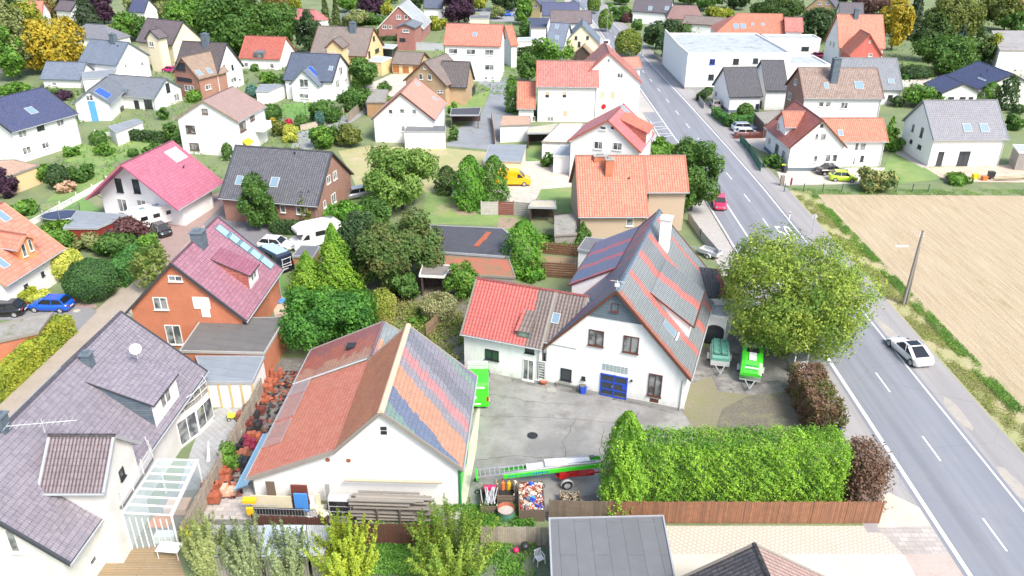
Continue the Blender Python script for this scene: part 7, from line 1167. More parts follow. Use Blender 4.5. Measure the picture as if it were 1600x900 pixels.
def crown(kind, w, h, rng, dens, s):
    """points and outward directions of leaf clusters inside a crown w wide, h high, base at z=0"""
    if kind in ('round',):
        n = int(dens*2.2*PI*w*h/(.63*s*s)); d = rng.normal(size=(n, 3)); d /= np.linalg.norm(d, axis=1)[:, None]; d = d[d[:, 2] > -.75]; r = rng.uniform(.86, 1.03, len(d))[:, None]*(1+.04*np.sin(d[:, :1]*9+d[:, 1:2]*7))
        return d*r*np.array([w/2, w/2, h/2])+np.array([0, 0, h/2]), d
    if kind == 'plume':
        ns = int(26+w*h*1.6); n = int(dens*1.7*PI*w*h/(.63*s*s)); a = rng.uniform(0, 2*PI, ns); r0 = np.sqrt(rng.uniform(0, 1, ns))*w*.26; r1 = r0*1.75+rng.uniform(.0, .12, ns)*w; zt = h*rng.uniform(.55, 1.02, ns)*(1-.3*(r0/(w*.26))**2)
        i = rng.integers(0, ns, n); t = rng.uniform(.03, 1, n)**.8; R = r0[i]+(r1[i]-r0[i])*t**1.3; sp = (.16+.1*w/4)*(1.15-t)*rng.normal(0, 1, (3, n)); sp *= .8
        P = np.stack([np.cos(a[i])*R+sp[0], np.sin(a[i])*R+sp[1], np.maximum(.03, zt[i]*t+sp[2]*.5)], 1); d = np.stack([np.cos(a[i])*.7+sp[0]*2, np.sin(a[i])*.7+sp[1]*2, np.full(n, .4)], 1); d /= np.linalg.norm(d, axis=1)[:, None]; return P, d
    if kind in ('spruce', 'cone', 'column'):
        n = int(dens*1.5*PI*w*h/(.63*s*s)); z = rng.uniform(0, 1, n)**(1.25 if kind != 'column' else 1.0); th = rng.uniform(0, 2*PI, n)
        if kind == 'column': R = (1-z**3.2)**.6*(.82+.18*np.minimum(1, z*6))
        elif kind == 'cone': R = (1-z**1.35)*(.8+.2*np.minimum(1, z*5))+.03
        else: R = (1-z)**.85*(.72+.28*np.abs(np.sin(z*h*2.2+th*1.5)))+.02
        R = R*(1+.16*np.sin(3*th+z*11)+.12*np.sin(7*th-z*17)+.1*np.sin(13*th+z*29)); k = rng.uniform(.72, 1.04, n); x = np.cos(th)*R*w/2*k; y = np.sin(th)*R*w/2*k
        d = np.stack([np.cos(th), np.sin(th), np.full(n, .45)], 1); d /= np.linalg.norm(d, axis=1)[:, None]; return np.stack([x, y, z*h-(.25*k*R if kind == 'spruce' else 0)], 1), d
    nl = int(max(15, min(60, 15+w*h*.28))); zlo = .02 if kind == 'bush' else .12; C = []; 
    for i in range(nl):
        for _ in range(30):
            c = rng.uniform(-1, 1, 3)
            if c@c < 1: break
        c = c*np.array([.8, .8, .86]); C.append(c)
    C = np.array(C); r = rng.uniform(.2, .38, nl)*(1.15 if nl < 16 else .95 if nl < 28 else .78)
    C[:, 2] = (C[:, 2]+1)/2*(1-zlo)+zlo; fac = np.array([w/2*.78, w/2*.78, h*.84]); area = sum(4*PI*(ri*w/2)*(ri*(w/2+h/2)/2)*1. for ri in r)
    n = int(dens*2.6*area/(.63*s*s)); li = rng.choice(nl, n, p=r**2/np.sum(r**2)); d = rng.normal(size=(n, 3)); d /= np.linalg.norm(d, axis=1)[:, None]
    k = 1-np.abs(rng.normal(0, .2, n)); k *= 1+.22*np.sin(d[:, 0]*7+li)*np.sin(d[:, 1]*8+li*2)+.14*np.sin(d[:, 2]*13+d[:, 0]*11)*np.sin(d[:, 1]*17+li); rr = (r[li]*k)[:, None]
    P = C[li]*fac+d*rr*np.array([w/2, w/2, (w/2+h/2)/2]); P[:, 2] = np.clip(P[:, 2], .05 if kind == 'bush' else .3, None)
    # thin out what lies deep inside
    ctr = np.array([0, 0, h*.5]); q = (P-ctr)/np.array([w/2, w/2, h/2]); dist = np.linalg.norm(q, axis=1); keep = (dist > .45) | (rng.uniform(0, 1, n) < .4)
    dd = d*.6+(q/np.maximum(dist, .2)[:, None])*.5; dd /= np.linalg.norm(dd, axis=1)[:, None]+1e-9
    P, dd = P[keep], dd[keep]; lo = np.percentile(P, .4, axis=0); hi = np.percentile(P, 99.6, axis=0); kk = np.all((P > lo) & (P < hi), axis=1); P = P[kk]; dd = dd[kk]; P[:, :2] = (P[:, :2]-(lo+hi)[:2]/2)*np.array([w, w])/(hi-lo)[:2]; zb = 0 if kind == 'bush' else h*(.04 if w > 11 else .1); P[:, 2] = zb+(P[:, 2]-lo[2])*(h-zb)/(hi-lo)[2]
    if w > 11 or (kind == 'broad' and w > 7): # gaps where whole twigs are missing
        f = np.sin(P[:, 0]*1.9+1)*np.sin(P[:, 1]*1.7)*np.sin(P[:, 2]*2.1+.5)+.5*np.sin(P[:, 0]*4.1+P[:, 2]*3.3)*np.sin(P[:, 1]*4.7-P[:, 2]*2); k3 = f+rng.normal(0, .15, len(P)) > (-.2 if w > 12.3 and w < 12.7 else -.28); P = P[k3]; dd = dd[k3]
    return P, dd
def trunk_mesh(w, h, rng, name, parent):
    mb = MB(); r = max(.08, min(.5, w*.028)); zt = h*.55; mb.tube((0, 0, -.1), (rng.normal()*.1, rng.normal()*.1, zt), r, r*.55, 8)
    for i in range(9):
        a_ = 2*PI*i/9+rng.normal()*.3; z = h*rng.uniform(.2, .5); L = w*rng.uniform(.22, .4); e = (math.cos(a_)*L, math.sin(a_)*L, min(h*.88, z+L*rng.uniform(.5, 1.1))); mb.tube((0, 0, z), e, r*.42, r*.12, 6, caps=False)
        for j in range(2):
            b_ = a_+rng.normal()*.6; f = Vector(e)*.7; f.z = z+(e[2]-z)*.7; mb.tube(f, (f.x+math.cos(b_)*L*.45, f.y+math.sin(b_)*L*.45, f.z+L*.3), r*.2, r*.07, 5, caps=False)
    return mb.build(name, 'bark', parent)
for i, (kind, col_, x, y, w_, h_, lab) in enumerate(TREES):
    rng = np.random.default_rng(100+i); dist = math.hypot(x, y, 38)
    s = max(.15, min(.5, dist/801*2.1)); dens = 1.0
    if kind in ('round', 'column', 'cone', 'spruce'): s *= .8
    if col_ in ('darkball', 'limeball'): s = .13 if col_ == 'darkball' else .17
    if col_ == 'sparse': dens = .3
    if kind == 'plume': dens = .75; s *= .75
    if col_ == 'bigtree': s = .16; dens = .5; w_ = 12.4; h_ *= .88; x += .3; y -= .4
    if col_ == 'walnut': dens = .8
    nm = {'broad': 'tree', 'spruce': 'spruce_tree', 'cone': 'conifer_tree', 'column': 'conifer_tree', 'bush': 'bush', 'plume': 'bush', 'round': 'clipped_bush'}[kind]
    nm = 'reed_clump' if col_.startswith('reed') else nm
    if col_.startswith('reed'):
        n = int(w_*h_*900); th = rng.uniform(0, 2*PI, n); r = np.sqrt(rng.uniform(0, 1, n))*w_*.35; z0 = rng.uniform(0, 1, n); P = np.stack([np.cos(th)*(r+z0*w_*.15), np.sin(th)*(r+z0*w_*.15), z0*h_*(1-.3*r/(w_*.35))], 1); D = np.stack([np.cos(th)*.6, np.sin(th)*.6, np.full(n, .1)], 1)
        o = leaves(nm, P, D, .13, 'l_'+col_, rng, loc=(x, y, 0)); tag(o, lab, 'reed'); continue
    P, D = crown(kind, w_, h_, rng, dens, s)
    if kind == 'broad':
        root = tag(empty(nm, (x, y)), lab, 'tree'); trunk_mesh(w_, h_, rng, 'trunk', root); leaves('crown', P, D, s, 'l_'+col_, rng, root)
    elif kind == 'spruce': root = tag(empty(nm, (x, y)), lab, 'tree'); mb = MB(); mb.tube((0, 0, -.1), (0, 0, h_*.95), .2, .03); mb.build('trunk', 'bark', root); leaves('crown', P, D, s, 'l_'+col_, rng, root)
    else: tag(leaves(nm, P, D, s, 'l_'+col_, rng, loc=(x, y, 0)), lab, 'tree' if kind in ('cone', 'column') else 'shrub')
for i, (pts, wd, h_, col_, lab) in enumerate(HEDGES):
    rng = np.random.default_rng(500+i); dist = math.hypot(pts[0][0], pts[0][1], 38); s = max(.12, min(.4, dist/801*1.8)); PP = []; DD = []; x0, y0 = pts[0]; big = 'thuja' in col_ or 'dead' in col_; s = .105 if col_ == 'thujahedge' else s
    core = MB()
    for (ax, ay), (bx, by) in zip(pts, pts[1:]):
        L = math.hypot(bx-ax, by-ay); e = np.array([bx-ax, by-ay])/L; nn = np.array([-e[1], e[0]]); area = L*(2*h_+wd)+2*wd*h_; n = int(area*3.4/(.63*s*s)*(.5 if col_ == 'thujahedge' else .62))
        u = rng.uniform(0, L, n); f = rng.uniform(0, 1, n); A = (2*h_+wd); side = f*A; jit = (.5 if col_ == 'deadhedge' else .3 if big else .07)
        lump = .16*np.sin(u*2.1+i)+.1*np.sin(u*4.7) if big else 0
        v = np.where(side < h_, -wd/2, np.where(side < 2*h_, wd/2, rng.uniform(-wd/2, wd/2, n))); z = np.where(side < 2*h_, rng.uniform(0, h_, n), h_)
        ov = np.where(side < h_, -1., np.where(side < 2*h_, 1., 0.)); oz = np.where(side < 2*h_, 0., 1.)
        if big: lob = .18*np.sin(u*3.1+np.sin(z*1.7)*1.5)+.2*np.sin(u*7.3+z*2.1)*np.sin(z*6.1+u*1.3)+.08*np.sin(u*15+z*4)*np.sin(z*13-u*3); v = v+ov*lob; z = z+oz*(.25*np.abs(np.sin(u*2.6))+.2*rng.uniform(-1, 1, n))
        dpt = np.abs(rng.normal(0, jit, n)); v = v-ov*dpt; z = np.maximum(.02, z-oz*dpt)
        end = rng.uniform(0, 1, n) < wd*h_/area*1.6; u = np.where(end, np.where(rng.uniform(0, 1, n) < .5, 0, L)+rng.normal(0, jit*.6, n), u); v = np.where(end, rng.uniform(-wd/2, wd/2, n), v); z = np.where(end, rng.uniform(0, h_, n), z)
        PP.append(np.stack([ax-x0+e[0]*u+nn[0]*v, ay-y0+e[1]*u+nn[1]*v, z], 1)); DD.append(np.stack([nn[0]*ov, nn[1]*ov, oz+.15], 1))
    o = leaves('hedge', np.concatenate(PP), np.concatenate(DD), s, 'l_'+col_, rng, loc=(x0, y0, 0)); tag(o, lab, 'hedge')
    # branches inside so that no light shines straight through
    mb = MB()
    for (ax, ay), (bx, by) in zip(pts, pts[1:]):
        L = math.hypot(bx-ax, by-ay)
        for k in range(int(L/.5)+1):
            t = min(1, k*.5/L); cx, cy = ax-x0+(bx-ax)*t, ay-y0+(by-ay)*t; mb.tube((cx, cy, 0), (cx, cy, h_*.9), .04, .02, 5)
            for q in range(6): th = rng.uniform(0, 2*PI); z = h_*rng.uniform(.2, .8); mb.tube((cx, cy, z), (cx+math.cos(th)*wd*.4, cy+math.sin(th)*wd*.4, z+.3), .015, .008, 4, caps=False)
    mb.build('branches', 'bark', o)
# verge grass and weeds
def tufts(name, lab, rects, n, s, mt, seed, hh=.4):
    rng = np.random.default_rng(seed); P = []
    for (x0, x1, y0, y1), k in rects:
        m_ = int(n*k); x = rng.uniform(x0, x1, m_); y = rng.uniform(y0, y1, m_); g = np.sin(x*1.7+y*.9)+np.sin(y*.63+x*.4)+np.sin(x*3.1-y*2.2)*.6; keep = g+rng.normal(0, .6, m_) > -.5; P.append(np.stack([x, y, rng.uniform(0.03, hh, m_)], 1)[keep])
    P = np.concatenate(P); D = np.tile(np.array([0, -.3, .6]), (len(P), 1)); o = leaves(name, P, D, s, mt, rng); tag(o, lab, 'grass', kind='stuff')
tufts('verge_grass', 'long yellowish grass between cycle path and field', [((38.8, 41.4, 30, 104), 1)], 60000, .075, 'l_verge', 1, .16)
tufts('verge_weeds', 'fresh green weeds along the edge of the field', [((40.6, 41.9, 30, 104), 1.2), ((39.2, 110, 104.3, 106.8), .5)], 30000, .09, 'l_weeds', 2, .22)
tufts('garden_weeds', 'low green ground cover in the garden at the bottom of the picture', [((-9, 1.6, 36, 42.2), 1)], 30000, .12, 'l_weeds', 3, .35)
tufts('pond_weeds', 'rough grass and reeds around the pond', [((-14, -4, 60, 72), 1)], 12000, .16, 'l_verge', 4, .7)
for k, r in enumerate([(-70, -30, 108, 160), (-110, -75, 100, 165), (-30, 20, 100, 135), (-60, -33, 80, 92), (40, 110, 104, 150), (-90, -40, 165, 250), (-20, 20, 160, 250), (40, 160, 160, 260), (-50, -33, 62, 80)]):
    tufts('garden_plants', ('mixed low plants in the gardens around the white plain gable', 'mixed low plants in the gardens at the left edge', 'mixed low plants in the gardens in the middle of the picture', 'mixed low plants in the garden behind the magenta roof', 'mixed low plants in the gardens right of the road', 'mixed low plants in the far gardens at the upper left', 'mixed low plants in the far gardens at the top centre', 'mixed low plants in the far gardens at the upper right', 'mixed low plants beside the driveway at the left')[k], [(r, 1)], 5000, .4 if r[3] > 160 else .28, 'l_green2' if k % 2 else 'l_green', 20+k, .5) if k in (0, 1, 5, 6, 7) else None
# ================================================================ vehicles
def wheel(root, x, y, r, w, side):
    t = MB(); t.tube((x, y-w/2, r), (x, y+w/2, r), r, n=16, sm=True); wh = t.build('wheel', 'rubber', root)
    t = MB(); yy = y+side*(w/2+.004); t.tube((x, y+side*w*.3, r), (x, yy, r), r*.64, n=14)
    for k in range(5): a = 2*PI*k/5; t.bar((x, yy+side*.008, r), (x+math.cos(a)*r*.6, yy+side*.008, r+math.sin(a)*r*.6), .05, .012, 1)
    t.build('rim', ['aluminium', 'lightgrey'], wh)
def car(key, lab, paint, kind='hatch', L=4.1, W_=1.74, H=1.46, roofm_=None, cat='car', flip=False, group=None):
    x, y, a = POS[key][:3]; root = tag(empty('parked_car', (x, y), a+(PI if flip else 0)), lab, cat, group); h = L/2; hw = W_/2
    if paint not in MDEF: pass
    belt = .92 if kind != 'sports' else .86; hood = {'hatch': .9, 'saloon': .88, 'estate': .9, 'sports': .76, 'mini': .98}[kind]; tail = {'hatch': .98, 'saloon': .98, 'estate': .98, 'sports': .9, 'mini': 1.0}[kind]
    wf = {'hatch': .98, 'saloon': .8, 'estate': .95, 'sports': .75, 'mini': 1.0}[kind] # windscreen foot, from centre
    fx, ftx, rtx, rx = {'hatch': (wf, .35, -h+.75, -h+.22), 'saloon': (.85, .2, -h+1.55, -h+.75), 'estate': (1.0, .4, -h+.6, -h+.2), 'sports': (.95, .1, -h+1.7, -h+.45), 'mini': (h-.5, .45, -h+.5, -h+.15)}[kind]
    def ring(xx, zb, zt, k): return [(xx, -hw*k*.86, zb), (xx, -hw*k, zb+.16), (xx, -hw*k, (zb+zt)/2+.05), (xx, -hw*k*.93, zt-.03), (xx, -hw*k*.6, zt), (xx, hw*k*.6, zt), (xx, hw*k*.93, zt-.03), (xx, hw*k, (zb+zt)/2+.05), (xx, hw*k, zb+.16), (xx, hw*k*.86, zb)]
    b = MB(); b.loft([ring(-h, .42, tail-.2, .78), ring(-h+.08, .26, tail-.06, .9), ring(-h+.4, .2, tail, .98), ring(-.4, .18, belt, 1), ring(fx-.05, .18, belt, 1), ring(fx+.35, .2, hood, .99), ring(h-.45, .22, hood-.1, .95), ring(h-.1, .26, hood-.24, .86), ring(h, .36, hood-.38, .74)])
    body = b.build('body', paint, root)
    zt = H-.05; tw_ = hw*.72; bw = hw*.93
    g = MB(); lo = [(rx, -bw*.96), (fx, -bw*.93), (fx, bw*.93), (rx, bw*.96)]; hi = [(rtx, -tw_), (ftx, -tw_), (ftx, tw_), (rtx, tw_)]
    g.loft([[(p[0], p[1], belt-.04) for p in lo], [(p[0], p[1], zt) for p in hi]], 0, False); g.build('windows', 'carglass', root)
    r = MB(); r.loft([[(p[0]*1.0+(.03 if i in (1, 2) else -.03), p[1]*1.02, zt-.03) for i, p in enumerate(hi)], [(p[0], p[1]*.97, zt+.03) for p in hi], [(p[0]*.93, p[1]*.8, zt+.055) for p in hi]], 0, False)
    for s in (-1, 1):
        for (bx, tx) in ((fx, ftx), (rx, rtx), ((fx+rx)/2-.05, (ftx+rtx)/2-.05)): r.bar((bx, s*bw*.955, belt-.03), (tx, s*(tw_+.005), zt), .07 if bx != rx else (.3 if kind == 'sports' else .14), .045)
    r.build('roof', roofm_ or paint, root, )
    for s in (-1, 1):
        for wx in (-h+.78, h-.82): wheel(root, wx, s*(hw-.09), .31 if kind != 'sports' else .35, .21, s)
        q = MB(); q.box(h-.18, h-.03, s*hw*.62-.14, s*hw*.62+.14, hood-.34, hood-.2); q.build('headlight', 'skyglass', root)
        q = MB(); q.box(-h+.0, -h+.12, s*hw*.68-.12, s*hw*.68+.12, tail-.3, tail-.12) if kind != 'sports' else q.box(-h+.02, -h+.12, min(0, s*hw*.78), max(0, s*hw*.78), tail-.2, tail-.14); q.build('tail_light', 'redpaint', root)
        q = MB(); q.box(fx-.25, fx-.08, s*(hw+.02)-.08, s*(hw+.02)+.08, belt, belt+.12); q.build('mirror', paint, root)
    q = MB(); q.box(-h-.015, -h+.05, -.26, .26, .5, .61); q.build('number_plate', 'whiteplastic', root)
    return root
for n, c in dict(c_white=(.8, .8, .8), c_red=(.62, .03, .1), c_lime=(.5, .72, .03), c_black=(.012, .012, .016), c_blue=(.01, .11, .6), c_beige=(.5, .46, .38), c_silver=(.45, .5, .58), c_yellow=(.9, .48, .0), c_green=(.06, .7, .02), c_navy=(.02, .03, .06), c_magenta=(.6, .03, .22), c_grey=(.3, .32, .35)).items():
    plain(n, c, .25, .1, .03, .5, coat=.8)
POS['greenvan'] = (POS['greenvan'][0]-.25,)+tuple(POS['greenvan'][1:])
sp = car('white_sports', 'white sports saloon with dark glass roof standing on the cycle path beside the field', 'c_white', 'sports', 4.95, 1.94, 1.46)
m = MB(); m.box(-.72, .05, -.55, .55, 1.46, 1.49); m.build('glass_roof', 'carglass', sp)
car('red_car', 'raspberry red small car facing the viewer on the parking lane by the road', 'c_red', 'hatch', 4.0, 1.7, 1.52)
car('lime', 'lime green hatchback parked behind the field fence', 'c_lime', 'hatch', 3.9, 1.7, 1.5)
car('black_saloon', 'black saloon partly hidden behind the lime green hatchback', 'c_black', 'saloon', 4.6, 1.8, 1.42)
car('beige', 'beige small car at the white house with anthracite roof', 'c_beige', 'hatch', 3.8, 1.66, 1.5)
car('blue_est', 'dark silver blue estate car between clipped hedge and white estate car', 'c_silver', 'estate', 4.6, 1.8, 1.46)
car('white_est', 'white estate car behind the dark red picket fence', 'c_white', 'estate', 4.6, 1.8, 1.46)
car('blue_hatch', 'bright blue hatchback parked below the clipped dome bush', 'c_blue', 'hatch', 4.2, 1.74, 1.45)
car('black_hatch', 'black hatchback at the left edge behind the blue one', 'c_black', 'hatch', 4.1, 1.74, 1.45)
car('smart', 'tiny black and white car beside the white caravan', 'c_black', 'mini', 2.9, 1.6, 1.5, 'c_black')
car('white_hatch', 'white hatchback on the grass beside the camper vans', 'c_white', 'hatch', 4.3, 1.78, 1.46)
car('far_van', 'white car on the far part of the road behind the pink tiled gable', 'c_white', 'estate', 4.6, 1.85, 1.6)
car('grey_car', 'grey car half hidden behind the red brick gable', 'c_grey', 'estate', 4.5, 1.8, 1.5)
car('pink', 'small magenta car beside the white house with dark balcony gable', 'c_magenta', 'hatch', 3.8, 1.66, 1.45)
car('darkred', 'dark red car under the canopy left of the steep orange roof', 'c_red', 'hatch', 4, 1.7, 1.45)
car('silver', 'black car in the far parking area at the top', 'c_black', 'saloon', 4.6, 1.8, 1.45)
car('blue_far', 'blue car in the far parking area at the top', 'c_blue', 'estate', 4.4, 1.8, 1.5)
car('navy_far', 'dark car beside the terrace of the large red brick house', 'c_navy', 'estate', 4.4, 1.8, 1.5)
def van(key, lab, paint, L=5.4, W_=1.95, H=2.4, glass_sides=(), alcove=False, top=None, cat='van', name='van'):
    x, y, a = POS[key][:3]; root = tag(empty(name, (x, y), a), lab, cat); h = L/2; hw = W_/2
    prof = [(-h, .35), (-h+.05, H*.92), (-h+.25, H), (h-1.75, H), (h-.95, 1.28), (h-.15, 1.02), (h, .8), (h, .32)]
    if alcove: prof = [(-h, .4), (-h, H*.9), (-h+.4, H), (h-1.6, H+.05), (h-.55, H-.35), (h-.5, H-.65), (h-1.25, H-.75), (h-.9, 1.3), (h-.1, 1.0), (h, .75), (h, .35)]
    n = len(prof)
    def sec(yy, k): return [(p[0]*k if True else 0, yy, .35+(p[1]-.35)*(1 if k == 1 else .97)) for p in prof]
    m = MB(); secs = [sec(-hw, .985), sec(-hw*.9, 1), sec(hw*.9, 1), sec(hw, .985)]
    # upper body leans in
    for s in secs:
        for i, p in enumerate(s):
            if p[2] > H*.8: s[i] = (p[0], p[1]*.93, p[2])
    m.loft(secs, 0, False); m.build('body', paint, root)
    q = [(h-1.62, -hw*.78, H*.93), (h-1.62, hw*.78, H*.93), (h-.93, hw*.84, 1.32), (h-.93, -hw*.84, 1.32)] if not alcove else [(h-1.22, -hw*.8, H-.78), (h-1.22, hw*.8, H-.78), (h-.87, hw*.84, 1.34), (h-.87, -hw*.84, 1.34)]
    g = MB(); g.mesh([(p[0]+.05, p[1], p[2]+.02) for p in q], [(0, 1, 2, 3)]); g.build('windscreen', 'carglass', root)
    for s in (-1, 1):
        yy = s*(hw+.01); zt = min(H*.86, 1.85); q = [(h-1.9, yy, zt), (h-1.6, yy, zt), (h-1.05, yy*.995, 1.32), (h-1.9, yy, 1.25)]
        g = MB(); g.mesh(q+[(p[0], p[1]-s*.02, p[2]) for p in q], [(0, 1, 2, 3), (7, 6, 5, 4), (0, 3, 7, 4), (1, 0, 4, 5), (2, 1, 5, 6), (3, 2, 6, 7)]); g.build('side_window', 'carglass', root)
        for (xa, xb, za, zb) in glass_sides: g = MB(); g.box(xa, xb, yy-.012, yy+.012, za, zb); g.build('side_window', 'carglass', root)
    if top: t = MB(); t.box(-h+.4, h-2.0, -hw*.7, hw*.7, H+.02, H+.09); t.build('roof_fitting', top, root)
    for s in (-1, 1):
        for wx in (-h+1.05, h-.95): wheel(root, wx, s*(hw-.1), .34, .22, s)
        q = MB(); q.box(h-.14, h+.01, s*hw*.7-.14, s*hw*.7+.14, .72, .92); q.build('headlight', 'skyglass', root)
        q = MB(); q.box(-h-.01, -h+.06, s*hw*.88-.08, s*hw*.88+.08, .85, 1.3); q.build('tail_light', 'redpaint', root)
    q = MB(); q.box(-h-.02, -h+.03, -.28, .28, .55, .66); q.build('number_plate', 'whiteplastic', root)
    return root
van('camper', 'white camper van with a high rounded alcove cab', 'c_white', 5.9, 2.15, 2.85, [(-.9, .3, 1.5, 2.05)], True, name='camper_van', cat='camper van')
POS['blackvan'] = (POS['blackvan'][0]+.1, POS['blackvan'][1]-.9)+tuple(POS['blackvan'][2:])
bv = van('blackvan', 'black camper van with blue roof fittings and a white rear bicycle rack', 'c_navy', 5.4, 2.0, 2.35, [(-1.5, -.3, 1.5, 2.1)], top='lightblue', name='camper_van', cat='camper van')
g = MB()
for z in (1.0, 1.3, 1.9): g.bar((-2.95, -.6, z), (-2.95, .6, z), .05)
for yy in (-.5, .5): g.bar((-2.95, yy, .9), (-2.95, yy, 2.0), .05)
g.build('bicycle_rack', 'whiteplastic', bv)
van('yellow', 'bright yellow panel van behind the tall thujas', 'c_yellow', 5.0, 1.95, 2.1)
gv = van('greenvan', 'bright green high van with white roof rack beside the workshop', 'c_green', 4.9, 1.9, 2.5)
g = MB()
for yy in (-.8, .8): g.bar((-.3, yy, 2.62), (.7, yy, 2.62), .05)
for k in range(5): g.bar((-.3+k*.25, -.8, 2.66), (-.3+k*.25, .8, 2.66), .06)
g.build('roof_rack', 'whiteplastic', gv)
g = MB(); g.tube((-2.46, .25, 1.25), (-2.48, .25, 1.25), .2, n=14); g.box(-2.48, -2.45, -.6, .6, 2.1, 2.28); g.build('badge', 'whiteplastic', gv)
# caravan
x, y, a, L = POS['caravan']; root = tag(empty('caravan', (x, y), a), 'white caravan parked between the terrace garage and the picket fence', 'caravan'); h = 2.9; hw = 1.12
prof = [(-h+.15, .45), (-h, 1.1), (-h+.25, 2.35), (-h+.7, 2.58), (h-.7, 2.58), (h-.2, 2.2), (h, 1.2), (h-.2, .45)]
m = MB(); m.loft([[(p[0], s*hw, p[1]) for p in prof] for s in (-1, 1)], 0, False); m.build('body', 'c_white', root, bevel=.08)
for s in (-1, 1):
    for x0 in (-2.1, -.5, 1.0): m = MB(); m.box(x0, x0+.8, s*(hw+.01)-.015, s*(hw+.01)+.015, 1.45, 1.95); m.build('window', 'carglass', root)
m = MB(); m.box(h-.3, h-.1, -.7, .7, 1.5, 2.0); m.build('window', 'carglass', root); m = MB(); m.box(-.9, -.3, -.3, .3, 2.58, 2.68); m.box(.8, 1.3, -.3, .3, 2.58, 2.66); m.build('roof_hatch', 'skyglass', root)
m = MB(); m.bar((h-.3, -.6, .45), (h+1.1, 0, .45), .07); m.bar((h-.3, .6, .45), (h+1.1, 0, .45), .07); m.build('drawbar', 'zinc', root)
for s in (-1, 1): wheel(root, -.2, s*(hw-.12), .33, .2, s)
# trailers ------------------------------------------------------
def trailer(key, lab, L, W_, H, body_m, name='trailer'):
    x, y, a = POS[key][:3]; root = tag(empty(name, (x, y), a), lab, 'trailer'); h = L/2; hw = W_/2
    c = MB(); c.box(-h, h, -hw, hw, .45, .52); 
    for b_ in ((-h, h, -hw, -hw+.05), (-h, h, hw-.05, hw), (-h, -h+.05, -hw+.05, hw-.05), (h-.05, h, -hw+.05, hw-.05)): c.box(b_[0], b_[1], b_[2], b_[3], .52, .9)
    c.build('tray', 'lightgrey', root); d = MB(); d.bar((h, -.4, .45), (h+1.3, 0, .48), .08); d.bar((h, .4, .45), (h+1.3, 0, .48), .08); d.tube((h+.9, 0, 0), (h+.9, 0, .7), .03); d.build('drawbar', 'zinc', root)
    for s in (-1, 1):
        wheel(root, -.15, s*(hw+.14), .3, .18, s); f = MB(); n = 8
        f.loft([[(-.15+math.cos(t)*.4, s*(hw+.14)-.12, .3+math.sin(t)*.4), (-.15+math.cos(t)*.4, s*(hw+.14)+.12, .3+math.sin(t)*.4), (-.15+math.cos(t)*.37, s*(hw+.14)+.12, .3+math.sin(t)*.37), (-.15+math.cos(t)*.37, s*(hw+.14)-.12, .3+math.sin(t)*.37)] for t in np.linspace(0, PI, n)], 0, True); f.build('mudguard', 'lightgrey', root)
    return root
t1 = trailer('tarp', 'grey trailer piled with green crates under a net beside the striped house', 3.0, 1.6, 1, 'lightgrey')
r = random.Random(3); m = MB()
m.loft([[(x, -.76*k, .9), (x, -.74*k, z), (x, .74*k, z), (x, .76*k, .9)] for x, z, k in ((-1.45, 1.25, .95), (-1.2, 1.5, 1), (.9, 1.55, 1), (1.45, 1.2, .97))], 0, False); m.build('net_cover', 'greentarp', t1)
for k in range(6):
    m = MB(); x0, y0 = (-1.2+.85*(k % 3), -.6+.65*(k//3)); z = 1.52
    for b_ in ((x0, x0+.75, y0, y0+.05), (x0, x0+.75, y0+.5, y0+.55), (x0, x0+.05, y0, y0+.55), (x0+.7, x0+.75, y0, y0+.55)): m.box(b_[0], b_[1], b_[2], b_[3], z-.1, z+.12+.04*r.random())
    m.box(x0, x0+.75, y0, y0+.55, z-.1, z+.0); m.build('crate', 'l_x' if False else ('greentarp' if k % 2 else 'bluegreen_p'), t1) if False else m.build('crate', 'greentarp', t1)
t2 = trailer('gtrail', 'bright green covered trailer with white stripe and dark opening beside the walnut tree', 3.9, 1.75, 1, 'greenpaint')
m = MB(); secs = [(-1.95, 1.75), (-.35, 2.05), (-.3, 2.05), (1.2, 1.95), (1.95, 1.2)]
m.loft([[(x, -.87, .55), (x, -.87, z-.12), (x, -.6, z), (x, .6, z), (x, .87, z-.12), (x, .87, .55)] for x, z in secs], 0, False); m.build('cover', 'greenpaint', t2)
m = MB(); m.face([(-1.9, -.3, 1.80), (-1.0, -.3, 1.96), (-1.0, .3, 1.96), (-1.9, .3, 1.80)]); m.build('stripe', 'whiteplastic', t2); m = MB(); m.box(-.1, 1.15, -.3, .3, 2.0, 2.07); m.build('stripe', 'whiteplastic', t2)
m = MB(); m.prism([(-.9, -.45), (-.35, -.55), (-.1, -.5), (-.1, .5), (-.35, .55), (-.9, .45)], 1.98, 2.075); m.build('opening', 'dark', t2)
m = MB()
for k in range(9): m.box(1.45+.02*(k % 2), 1.55, -.52+k*.115, -.45+k*.115, 1.73, 1.76)
for k in range(8): m.box(1.72, 1.78, -.5+k*.125, -.43+k*.125, 1.47, 1.5)
M = Matrix.Identity(4); m.v = [(p[0], p[1], 1.95-(p[0]-1.2)*1.0+.03+(p[2]-(1.73 if p[0] < 1.6 else 1.47))) for p in m.v]; m.build('lettering', 'greendark', t2)
m = MB(); m.face([(1.6, -.55, 1.585), (1.6, .55, 1.585), (1.67, .55, 1.515), (1.67, -.55, 1.515)]); m.build('white_bar', 'whiteplastic', t2, bevel=-1)
trailer('flat_trailer', 'small empty flat trailer on the grass behind the garden fence', 2.4, 1.3, 1, 'lightgrey')
